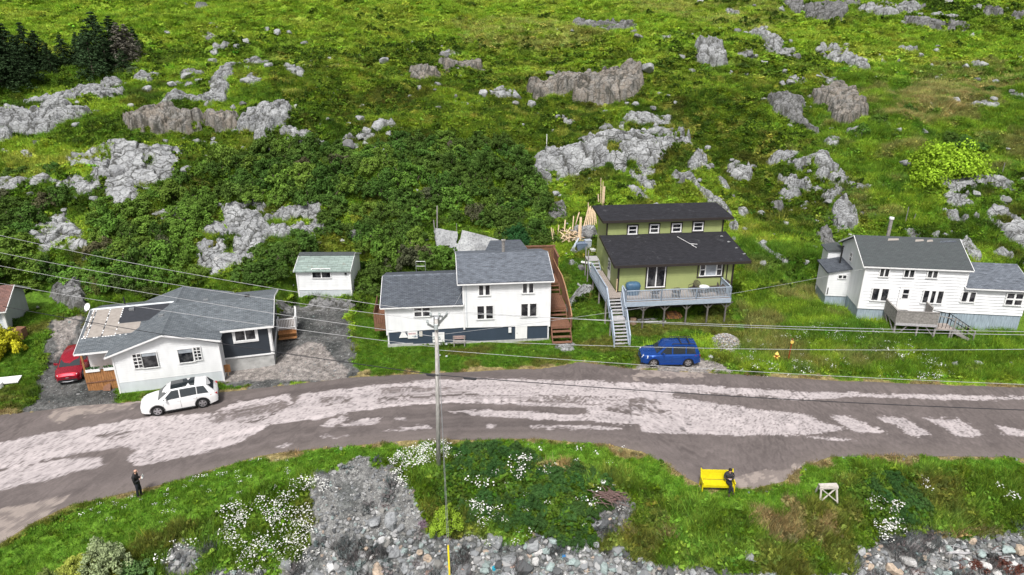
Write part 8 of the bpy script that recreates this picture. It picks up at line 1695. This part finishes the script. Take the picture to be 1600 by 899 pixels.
for (P, px, w, lb) in ((PL_, 672, .55, 'black splice case on the cable left of the pole'), (PR_, 735, .75, 'long black splice case on the cable right of the pole')):
    b_ = min(P[:8], key=lambda p: abs(to_px(p.x, p.y, p.z)[0] - px)); d = (P[1] - P[0]).normalized(); xs_ = [to_px(*(P[0] + d * (k * .1)))[0] for k in range(60)]; k = min(range(60), key=lambda i: abs(xs_[i] - px)); c = P[0] + d * (k * .1) - Vector((0, 0, .06))
    q = MB().tube([c - d * w * .5, c - d * w * .42, c + d * w * .42, c + d * w * .5], [.03, .075, .075, .03], 8).build('splice_case', M_CABLE); tag(q, lb, 'cable splice', None, 'thing')
# guy wires to the shore, yellow guard
ga = on_terrain(703, 912); 
for k, dx_ in enumerate((-.05, .06)):
    q = MB().tube([OL((.1, -.1, hgt - (.9 + k * .7))), Vector(ga) + Vector((dx_, 0, 0))], .014, 6).build('guy_wire', M_METAL); tag(q, ['left strand of the guy wire from the pole down to the shore', 'right strand of the guy wire from the pole down to the shore'][k], 'guy wire', None, 'thing')
d = (OL((.1, -.1, hgt - .9)) - Vector(ga)).normalized(); q = MB().tube([Vector(ga) + d * .0, Vector(ga) + d * 2.1], .055, 8).build('guy_guard', mat_plain('yellow_plastic', (.75, .60, .02), .45)); tag(q, 'yellow plastic guard round the foot of the guy wire', 'cable guard', None, 'thing')
# service drops to the houses
def drop(a, b, label, r=.010, sag=.35):
    a = Vector(a); b = Vector(b); P = [a.lerp(b, i / 16) - Vector((0, 0, sag * 4 * (i / 16) * (1 - i / 16))) for i in range(17)]; q = MB().tube(P, r, 5, cap=False).build('service_wire', M_WIRE, None, True); tag(q, label, 'wire', None, 'thing')
drop(OL((-.1, .1, hgt - .6)), H2.root.matrix_basis @ Vector((6.3, -.1, 5.0)), 'thin service wire from the pole to the two-storey house'); drop(OL((.1, .1, hgt - 1.0)), H4.root.matrix_basis @ Vector((.1, -.1, 6.2)), 'thin service wire running to the clapboard house')
# hillside posts
def post(px, py0, py1, label, w=.07, mat=None, lean=0, cap=False, nm='wooden_post'):
    g = ground([(px, py0)])[0]; L_ = (py0 - py1) * depth_at(g) / FPX / CT; q = MB().beam((0, 0, -.15), (lean, 0, L_), w).build(nm, mat or M_GREYWD, None, loc=g); tag(q, label, 'post'); return g, L_
post(683, 366, 324, 'tall weathered post in the bushes behind the low left roof', .12, lean=.12); post(680, 366, 345, 'short broken post beside the tall weathered one', .09, lean=-.1); post(714, 372, 350, 'thin stake between the fallen slabs', .05)
g, L_ = post(854, 236, 212, 'thin white survey post on the hillside above the thicket', .07, M_WHITE2); q = MB().box(-.28, .28, -.2, .2, 0, .35).build('post_base', M_WHITE2, None, loc=g); tag(q, 'white block at the foot of the survey post', 'block')
post(1413, 355, 325, 'thin dead pole in the gully right of the chimney pipe', .05); post(1424, 352, 335, 'short dead stick leaning right of the thin pole', .04, lean=.2); post(1564, 278, 256, 'thin grey stake at the right above the long pale ledge', .05)
g = ground([(387, 419)])[0]; q = MB().box(-.35, .35, -.25, .25, .1, .16).build('white_board', M_WHITE2, None, loc=(g[0], g[1], g[2] + .1)); q.rotation_euler = (R(25), 0, R(20)); tag(q, 'small white board lying at the foot of the split outcrop', 'board')
g = ground([(14, 597)])[0]; q = MB().box(-.75, .75, -.42, .42, .12, .2).build('white_sheet', M_WHITE2, None, loc=g); q.rotation_euler = (R(6), 0, R(14)); tag(q, 'white sheet of board lying on the lawn at the left edge', 'board')
g = ground([(-4, 606)])[0]; q = MB().tube([(0, 0, 0), (0, 0, .35)], [.4, .36], 16).build('white_tub', M_WHITE2, None, loc=g); tag(q, 'white round tub cut off by the left edge', 'tub')
g = ground([(34, 528)])[0]; bb_ = MB().box(-.35, .35, -.3, .3, 0, .85).build('red_bin', M_BROWNWD, None, loc=g); tag(bb_, 'small red-brown wooden box behind the yellow-green bush', 'box')
# yellow bench
M_YEL = mat_plain('yellow_paint', (.64, .54, .008), .45, var=.08)
g = Vector(ground([(1120, 764)])[0]); BN = empty('yellow_bench', (g.x, g.y, max(0, g.z)), R(-2)); tag(BN, 'bright yellow wooden bench facing the sea beside the pull-out', 'bench'); hw_ = .86
for k in range(4): MB().box(-hw_, hw_, -.26 + k * .125, -.145 + k * .125, .42, .46).build('seat_slat', M_YEL, BN)
for k in range(4): zz = .50 + k * .135; MB().hexa([(-hw_, .22 + k * .035, zz), (hw_, .22 + k * .035, zz), (hw_, .25 + k * .035, zz), (-hw_, .25 + k * .035, zz), (-hw_, .25 + k * .035, zz + .125), (hw_, .25 + k * .035, zz + .125), (hw_, .28 + k * .035, zz + .125), (-hw_, .28 + k * .035, zz + .125)]).build('back_slat', M_YEL, BN)
MB().box(-hw_, hw_, -.29, -.26, .30, .45).build('apron', M_YEL, BN)
for s in (-1, 1):
    x0, x1 = sorted((s * (hw_ + .0), s * (hw_ + .06))); pts_ = [(-.30, 0), (-.20, 0), (-.14, .38), (.18, .38), (.30, 0), (.42, 0), (.34, .5), (.46, 1.08), (.38, 1.1), (.24, .66), (-.26, .66), (-.34, .62), (-.28, .45)]
    m = MB(); k = len(pts_); m.add([(x0, y, z) for y, z in pts_] + [(x1, y, z) for y, z in pts_], [tuple(range(k)), tuple(range(2 * k - 1, k - 1, -1))] + [(i, (i + 1) % k, (i + 1) % k + k, i + k) for i in range(k)]); m.build('end_panel', M_YEL, BN)
# wooden sawhorse-like stand
g = Vector(ground([(1291, 781)])[0]); WS = empty('wooden_stand', g, R(3)); tag(WS, 'whitish weathered wooden stand with crossed braces on the grass', 'stand'); M_WW = mat_plain('whitish_wood', (.55, .51, .46), .8, var=.15, scale=8)
MB().box(-.52, .52, -.02, .22, .92, .97).build('top_board', M_WW, WS); MB().box(-.56, .52, -.09, -.03, .80, .92).build('rail', M_WW, WS)
for sx in (-1, 1): m = MB(); m.beam((sx * .50, -.28, -.05), (sx * .44, .0, .92), .09, .07); m.build('leg', M_WW, WS); m = MB(); m.beam((sx * .48, .5, -.05), (sx * .44, .2, .92), .09, .07); m.build('leg', M_WW, WS)
for sx in (-1, 1): m = MB(); m.beam((sx * .47, -.27 - .03 * sx, .08), (-sx * .42, -.06 - .03 * sx, .80), .08, .03); m.build('brace', M_WW, WS)
# hydrant and its marker
g = Vector(on_terrain(1212, 566)); HY = empty('fire_hydrant', g); HY.scale = (1.0, 1.0, 1.0); tag(HY, 'red fire hydrant with a yellow top in the long grass', 'fire hydrant'); M_HR = mat_plain('hydrant_red', (.35, .05, .015), .5); M_HY = mat_plain('hydrant_yellow', (.75, .55, .12), .5)
MB().tube([(0, 0, 0), (0, 0, .06), (0, 0, .061), (0, 0, .62)], [.17, .17, .12, .12], 12).build('barrel', M_HR, HY); MB().tube([(0, 0, .66), (0, 0, .70), (0, 0, .78), (0, 0, .84)], [.16, .16, .10, .04], 12).build('bonnet', M_HY, HY); MB().tube([(0, 0, .84), (0, 0, .9)], .035, 6).build('nut', M_HY, HY)
for (a, b) in (((-.1, 0, .48), (-.24, 0, .48)), ((.1, 0, .48), (.24, 0, .48)), ((0, -.1, .44), (0, -.25, .44))): MB().tube([a, b], .07, 10).build('nozzle', M_HY, HY)
g = Vector(on_terrain(1231, 566)); MK = empty('hydrant_marker', g); tag(MK, 'slim red marker post with a yellow disc behind the hydrant', 'marker post'); MB().tube([(0, 0, 0), (.06, 0, 2.0)], .035, 6).build('post', M_HR, MK); MB().tube([(.06, -.05, 1.72), (.06, -.02, 1.72)], .14, 14).build('disc', M_HY, MK)
# heap of crushed stone
g = Vector(ground([(1140, 548)])[0]); vs = []; fs = []; nr_, nk = 9, 26
for i in range(nr_):
    for k in range(nk): t = k / nk * 6.283; rr = 1 - i / nr_; vs.append((math.cos(t) * 1.25 * rr * (1 + .12 * math.sin(3 * t)), math.sin(t) * 1.35 * rr, .85 * (1 - rr ** 1.5) - .1 + rnd.uniform(-.05, .05)))
for i in range(nr_ - 1):
    for k in range(nk): fs.append((i * nk + k, i * nk + (k + 1) % nk, (i + 1) * nk + (k + 1) % nk, (i + 1) * nk + k))
vs = [(a * 1.2, b * 1.2, c) for a, b, c in vs]; gp = MB().add(vs, fs).build('gravel_heap', mat_plain('gravel_heap', (.24, .235, .24), .95, var=.6, scale=14, bump=.8), None, loc=(g.x, g.y + 1.1, g.z)); tag(gp, 'heap of grey-brown crushed stone in the grass behind the blue car', 'gravel heap')
A = []
for k in range(1500): t = rnd.uniform(0, 6.283); rr = rnd.random() ** .5; A.append((g.x + math.cos(t) * 1.55 * rr, g.y + 1.1 + math.sin(t) * 1.65 * rr, g.z + .85 * (1 - rr ** 1.5) - .03))
gg = np.random.default_rng(3); pal_ = np.array([(.36, .35, .36), (.22, .215, .22), (.5, .49, .48), (.34, .27, .2)])
hs_ = stuff_inst('heap_stones', np.array(A) - np.array([g.x, g.y + 1.1, g.z]), gg.uniform(.035, .09, (1500, 1)) * np.ones((1, 3)), gg.uniform(-3, 3, (1500, 3)), pal_[gg.integers(0, 4, 1500)], pebs, gg.integers(0, 4, 1500)); hs_.parent = gp
# driftwood
def drift(px, py, L_, r, rz, lb, col=None, grp=None):
    g = ground([(px, py)])[0]; q = MB().tube([(-L_ / 2, 0, .05), (-L_ * .2, .04 * L_, .12), (L_ * .2, -.03 * L_, .10), (L_ / 2, .02, .05)], [r * .7, r, r * .9, r * .4], 7).build('driftwood', col or M_TREAD, None, True, loc=(g[0], g[1], g[2] + .12)); q.rotation_euler = (0, 0, R(rz)); tag(q, lb, 'driftwood', grp)
drift(1497, 869, 1.5, .09, 3, 'long bleached log lying in the right-hand rubble')
HP_ = ground([(955, 782)])[0]; hp = empty('driftwood_heap', HP_); tag(hp, 'tangled reddish heap of driftwood sticks on the bank', 'driftwood heap'); M_RW = mat_plain('reddish_driftwood', (.17, .11, .10), .9, var=.3)
for k in range(70):
    L_ = rl.uniform(.5, 1.5); a = rl.gauss(.5, .45); m = MB(); m.tube([(-L_ / 2, 0, 0), (0, rl.uniform(-.05, .05), .04), (L_ / 2, 0, 0)], [.02, .028, .012], 5); q = m.build('stick', M_RW, hp, loc=(rl.gauss(0, .33), rl.gauss(0, .3), .15 + rl.random() * .4)); q.rotation_euler = (rl.uniform(-.3, .3), rl.uniform(-.35, .35), -a)
dr_pts = []
for k in range(46):
    px = rl.uniform(1400, 1600); py = rl.uniform(855, 905); g = ground([(px, py)])[0]; L_ = rl.uniform(.3, .9); q = MB().tube([(-L_ / 2, 0, 0), (0, .03, .02), (L_ / 2, 0, 0)], [.015, .022, .01], 5).build('stick', (M_RW, M_GREYWD, M_TREAD)[k % 3], None, loc=(g[0], g[1], g[2] + .22)); q.rotation_euler = (rl.uniform(-.2, .2), rl.uniform(-.2, .2), rl.uniform(-.6, 1.2)); tag(q, 'thin driftwood stick among the right-hand shore stones', 'stick', 'loose sticks on the right-hand shore')
# seaweed patches
M_WEED = mat_plain('red_brown_seaweed', (.10, .03, .018), .6, var=.4, scale=20)
for (px, py, w, lb) in ((1520, 885, 1.0, 'dark red patch of seaweed between stones near the bottom edge'), (1585, 888, 1.3, 'dark red seaweed at the bottom right corner'), (1560, 877, .7, 'small red seaweed patch left of the corner one')):
    g = ground([(px, py)])[0]; C_ = [((rl.gauss(0, w * .4), rl.gauss(0, w * .22), .12), .16, .5) for k in range(22)]; me = leaf_cloud('seaweed', C_, 26, 0, .07, 40 + int(px), .9, 2.5, M_WEED); q = obj_me('seaweed_patch', me, None, None, g); tag(q, lb, 'seaweed')
g = ground([(772, 893)])[0]; q = MB().tube([(0, 0, .0), (0, 0, .2), (0, 0, .21), (0, 0, .26)], [.10, .11, .05, .05], 10).build('plastic_bottle', mat_plain('turquoise_plastic', (.02, .35, .5), .4), None, loc=(g[0], g[1], g[2] + .1)); tag(q, 'bright turquoise plastic litter among the shore stones', 'litter')
g = ground([(882, 873)])[0]; q = MB().box(-.14, .14, -.1, .1, 0, .14).build('plastic_tub', mat_plain('blue_plastic', (.05, .22, .5), .4), None, loc=(g[0], g[1], g[2] + .1)); tag(q, 'blue plastic scrap left of the pale blue-green rock', 'litter')
g = ground([(942, 759)], height)[0]; q = MB().add([], []).tube([(0, 0, .1), (0, 0, .35)], [.12, .16], 12).build('white_buoy', M_WHITE2, None, True, loc=g); tag(q, 'white lump of plastic above the heap of driftwood', 'litter')
g = ground([(681, 743)], height)[0]; q = bpy.data.objects.new('boulder', BM[2]); COL.objects.link(q); q.location = g; q.scale = (.12, .12, .1); tag(q, 'fist-sized pale stone at the foot of the utility pole', 'stone')

# ---------------------------------------------------------------- people
def skin_mesh(name, nodes, edges, mat, parent, sub=2, root_i=0):
    me = bpy.data.meshes.new(name); me.from_pydata([n[0] for n in nodes], edges, []); me.materials.append(mat); o = obj_me(name, me, None, parent); md = o.modifiers.new('skin', 'SKIN'); md.use_smooth_shade = True
    for i, n in enumerate(nodes): r = n[1]; me.skin_vertices[0].data[i].radius = r if isinstance(r, tuple) else (r, r); me.skin_vertices[0].data[i].use_root = (i == root_i)
    s = o.modifiers.new('sub', 'SUBSURF'); s.levels = s.render_levels = sub; return o
def ellip(name, c, r, mat, parent, n=14, cut=None):
    vs = []; fs = []; m_ = 10
    for i in range(m_ + 1):
        ph = math.pi * i / m_
        for k in range(n): t = 2 * math.pi * k / n; vs.append((c[0] + r[0] * math.sin(ph) * math.cos(t), c[1] + r[1] * math.sin(ph) * math.sin(t), c[2] + r[2] * math.cos(ph)))
    for i in range(m_):
        for k in range(n): fs.append((i * n + k, (i + 1) * n + k, (i + 1) * n + (k + 1) % n, i * n + (k + 1) % n))
    return MB().add(vs, fs).build(name, mat, parent, True)
def thin(P, keep):
    for i, (c, r) in enumerate(P):
        if i in keep or i == 4: continue
        k = .62; P[i] = (c, (r[0] * k, r[1] * k) if isinstance(r, tuple) else r * (k if r > .03 else 1))
M_SKIN = mat_plain('skin', (.58, .34, .25), .55, var=.06); M_JACK = mat_plain('black_jacket', (.014, .014, .016), .7, bump=.15); M_TROU = mat_plain('dark_trousers', (.016, .018, .026), .85); M_SHOE = mat_plain('brown_shoes', (.06, .035, .025), .7); M_HAIR = mat_plain('dark_hair', (.015, .012, .01), .8); M_DKGREY = mat_plain('dark_grey_coat', (.030, .030, .036), .8); M_CONTR = mat_plain('white_device', (.75, .75, .75), .4)
def hand(parent, at, fwd, up, s=1.0, curl=.5, name='hand'):
    """palm, four fingers of unequal length curled round what is held, thumb from the side of the palm"""
    f = Vector(fwd).normalized(); u = Vector(up); u = (u - f * u.dot(f)).normalized(); w = f.cross(u); a = Vector(at); nodes = [(a, .022 * s), (a + f * .045 * s, (.034 * s, .018 * s)), (a + f * .085 * s, (.038 * s, .016 * s))]; ed = [(0, 1), (1, 2)]
    for k, (o, L_) in enumerate(((-.030, .070), (-.010, .080), (.010, .075), (.030, .058))):
        b0 = a + f * .09 * s + w * o * s; d = f; i0 = len(nodes); nodes.append((b0, .0095 * s)); p = b0
        for j in range(3): d = (d - u * curl * .75).normalized(); p = p + d * L_ * s / 3; nodes.append((p, (.009 - .001 * j) * s)); ed.append((len(nodes) - 2, len(nodes) - 1))
        ed.append((2, i0))
    t0 = a + f * .03 * s - w * .035 * s; i0 = len(nodes); nodes += [(t0, .011 * s), (t0 + f * .03 * s - w * .018 * s - u * .01 * s, .0105 * s), (t0 + f * .06 * s - w * .012 * s - u * .03 * s, .009 * s)]; ed += [(1, i0), (i0, i0 + 1), (i0 + 1, i0 + 2)]
    return skin_mesh(name, nodes, ed, M_SKIN, parent, 1)
def face(parent, c, fwd, s=1.0):
    f = Vector(fwd).normalized(); w = Vector((0, 0, 1)).cross(f).normalized(); u = f.cross(w); c = Vector(c)
    m = MB()
    for sg in (-1, 1): e = c + f * .088 * s + w * .032 * sg * s + u * .01 * s; m.tube([e - f * .006, e + f * .006 * s], .010 * s, 8)
    m.build('eyes', M_HAIR, parent); mo = c + f * .084 * s - u * .062 * s; MB().beam(mo - w * .024 * s, mo + w * .024 * s, .008 * s, .01 * s).build('mouth', mat_plain('lips', (.35, .13, .11), .5), parent)
# standing man, looking down at the controller in his hands, facing right (and a little away)
g = Vector(ground([(219, 776)])[0]); MAN = empty('person', (g.x, g.y, g.z + .02), R(10)); tag(MAN, 'bald person in black jacket standing by the road holding a white device', 'person')
P_ = [((0, 0, .98), (.15, .13)), ((-.01, 0, 1.14), (.15, .13)), ((-.03, 0, 1.32), (.17, .15)), ((0, 0, 1.46), (.12, .10)), ((.03, 0, 1.53), .055), ((.06, 0, 1.60), .06), ((.075, 0, 1.69), (.085, .10)), ((.065, 0, 1.76), (.08, .085))]
E_ = [(i, i + 1) for i in range(7)]
for s in (-1, 1):
    b = len(P_); P_ += [((0, s * .09, .92), .095), ((.0 + .02 * s, s * .10, .70), .085), ((.02 + .04 * s, s * .10, .49), .060), ((.0 + .05 * s, s * .10, .28), .055), ((-.02 + .05 * s, s * .10, .09), .038)]; E_ += [(0, b), (b, b + 1), (b + 1, b + 2), (b + 2, b + 3), (b + 3, b + 4)]
    b = len(P_); P_ += [((-.02, s * .19, 1.42), .062), ((-.02, s * .235, 1.24), .050), ((.0, s * .235, 1.11), .045), ((.15, s * .16, 1.15), .036), ((.26, s * .075, 1.22), .027)]; E_ += [(3, b), (b, b + 1), (b + 1, b + 2), (b + 2, b + 3), (b + 3, b + 4)]
thin(P_, (5, 6, 7)); skin_mesh('body', P_, E_, M_SKIN, MAN)
J_ = [((0, 0, .80), (.20, .18)), ((-.02, 0, 1.02), (.185, .16)), ((-.03, 0, 1.18), (.18, .16)), ((-.04, 0, 1.34), (.21, .18)), ((-.01, 0, 1.49), (.15, .13)), ((.02, 0, 1.56), .09)]; JE = [(i, i + 1) for i in range(5)]
for s in (-1, 1): b = len(J_); J_ += [((-.03, s * .21, 1.41), .080), ((-.03, s * .255, 1.24), .070), ((.0, s * .255, 1.11), .066), ((.14, s * .175, 1.14), .052), ((.22, s * .11, 1.19), .042)]; JE += [(3, b), (b, b + 1), (b + 1, b + 2), (b + 2, b + 3), (b + 3, b + 4)]
skin_mesh('jacket', J_, JE, M_JACK, MAN)
T_ = [((0, 0, .97), (.165, .145)), ((0, 0, .88), (.16, .14))]; TE = [(0, 1)]
for s in (-1, 1): b = len(T_); T_ += [((.01, s * .095, .80), .105), ((.02 + .04 * s, s * .10, .49), .080), ((.0 + .05 * s, s * .10, .28), .072), ((-.02 + .05 * s, s * .10, .07), .066)]; TE += [(1, b), (b, b + 1), (b + 1, b + 2), (b + 2, b + 3)]
skin_mesh('trousers', T_, TE, M_TROU, MAN)
for s in (-1, 1): skin_mesh('shoe', [((-.06 + .05 * s, s * .10, .05), .048), ((.04 + .05 * s, s * .11, .045), (.05, .042)), ((.15 + .05 * s, s * .12, .035), (.045, .03))], [(0, 1), (1, 2)], M_SHOE, MAN)
ellip('ear', (.045, .098, 1.68), (.02, .012, .032), M_SKIN, MAN, 8); ellip('ear', (.045, -.098, 1.68), (.02, .012, .032), M_SKIN, MAN, 8); ellip('nose', (.175, 0, 1.66), (.022, .014, .022), M_SKIN, MAN, 8); face(MAN, (.075, 0, 1.68), (1, 0, -.45))
hand(MAN, (.26, .075, 1.22), (.6, -.35, .2), (0, .3, 1), 1, .7); hand(MAN, (.26, -.075, 1.22), (.6, .35, .2), (0, -.3, 1), 1, .7)
dv_ = MB().box(.30, .40, -.11, .11, 1.22, 1.27).build('controller', M_CONTR); dv_.matrix_world = MAN.matrix_basis.copy(); tag(dv_, 'white hand-held controller in the hands of the bald person', 'controller'); MB().box(.36, .375, -.09, .09, 1.27, 1.40).build('screen', M_CONTR, dv_)
# seated person on the bench
bw = BN.matrix_basis; SIT = empty('person', bw @ Vector((.60, -.02, 0)), R(-96)); tag(SIT, 'dark-haired person in dark clothes sitting on the right end of the yellow bench', 'person')
P_ = [((-.05, 0, .56), (.14, .15)), ((-.08, 0, .74), (.13, .14)), ((-.08, 0, .92), (.15, .16)), ((-.04, 0, 1.06), (.11, .11)), ((-.01, 0, 1.12), .052), ((.02, 0, 1.19), .06), ((.03, 0, 1.28), (.085, .095)), ((.02, 0, 1.35), (.07, .08))]; E_ = [(i, i + 1) for i in range(7)]
LEG = {1: [((.0, .09, .55), .095), ((.24, .08, .56), .085), ((.44, .04, .56), .065), ((.50, .0, .34), .056), ((.52, -.03, .12), .038)], -1: [((.0, -.09, .55), .095), ((.24, -.07, .60), .085), ((.42, .0, .66), .065), ((.56, .10, .48), .054), ((.66, .14, .32), .036)]}
for s in (-1, 1):
    b = len(P_); P_ += LEG[s]; E_ += [(0, b)] + [(b + i, b + i + 1) for i in range(4)]
    b = len(P_); P_ += [((-.08, s * .18, 1.02), .058), ((-.06, s * .22, .86), .05), ((.0, s * .22, .76), .044), ((.12, s * .14, .80), .035), ((.20, s * .06, .86), .026)]; E_ += [(3, b), (b, b + 1), (b + 1, b + 2), (b + 2, b + 3), (b + 3, b + 4)]
thin(P_, (5, 6, 7)); skin_mesh('body', P_, E_, M_SKIN, SIT)
J_ = [((-.05, 0, .50), (.17, .175)), ((-.08, 0, .66), (.165, .165)), ((-.09, 0, .82), (.17, .175)), ((-.09, 0, .96), (.19, .19)), ((-.05, 0, 1.09), (.14, .14)), ((-.02, 0, 1.15), .085)]; JE = [(i, i + 1) for i in range(5)]
for s in (-1, 1): b = len(J_); J_ += [((-.09, s * .20, 1.01), .075), ((-.07, s * .24, .86), .066), ((.0, s * .24, .76), .060), ((.11, s * .155, .79), .048), ((.17, s * .09, .835), .04)]; JE += [(3, b), (b, b + 1), (b + 1, b + 2), (b + 2, b + 3), (b + 3, b + 4)]
skin_mesh('coat', J_, JE, M_DKGREY, SIT)
T_ = [((-.05, 0, .54), (.16, .165)), ((0, 0, .54), (.15, .16))]; TE = [(0, 1)]
for s in (-1, 1): b = len(T_); L_ = LEG[s]; T_ += [(L_[0][0], .11), (L_[1][0], .10), (L_[2][0], .082), (L_[3][0], .074), (L_[4][0], .062)]; TE += [(1, b)] + [(b + i, b + i + 1) for i in range(4)]
skin_mesh('trousers', T_, TE, M_TROU, SIT)
skin_mesh('shoe', [((.50, -.03, .05), .046), ((.60, -.03, .045), (.05, .04)), ((.70, -.03, .035), (.043, .028))], [(0, 1), (1, 2)], M_SHOE, SIT); skin_mesh('shoe', [((.67, .14, .27), .046), ((.76, .15, .29), (.05, .04)), ((.84, .16, .33), (.043, .028))], [(0, 1), (1, 2)], M_SHOE, SIT)
ellip('hair', (.0, 0, 1.33), (.105, .105, .10), M_HAIR, SIT); ellip('nose', (.125, 0, 1.26), (.02, .014, .02), M_SKIN, SIT, 8); ellip('ear', (.02, .095, 1.27), (.02, .012, .03), M_SKIN, SIT, 8); ellip('ear', (.02, -.095, 1.27), (.02, .012, .03), M_SKIN, SIT, 8); face(SIT, (.03, 0, 1.27), (1, 0, -.5))
hand(SIT, (.20, .06, .86), (.5, -.4, .3), (0, .3, 1), .95, .7); hand(SIT, (.20, -.06, .86), (.5, .4, .3), (0, -.3, 1), .95, .7)
cp_ = MB().box(.24, .32, -.07, .07, .87, .90).build('phone', mat_plain('pale_grey_device', (.35, .36, .40), .4)); cp_.matrix_world = SIT.matrix_basis.copy(); tag(cp_, 'pale hand-held device in the lap of the seated person', 'device')
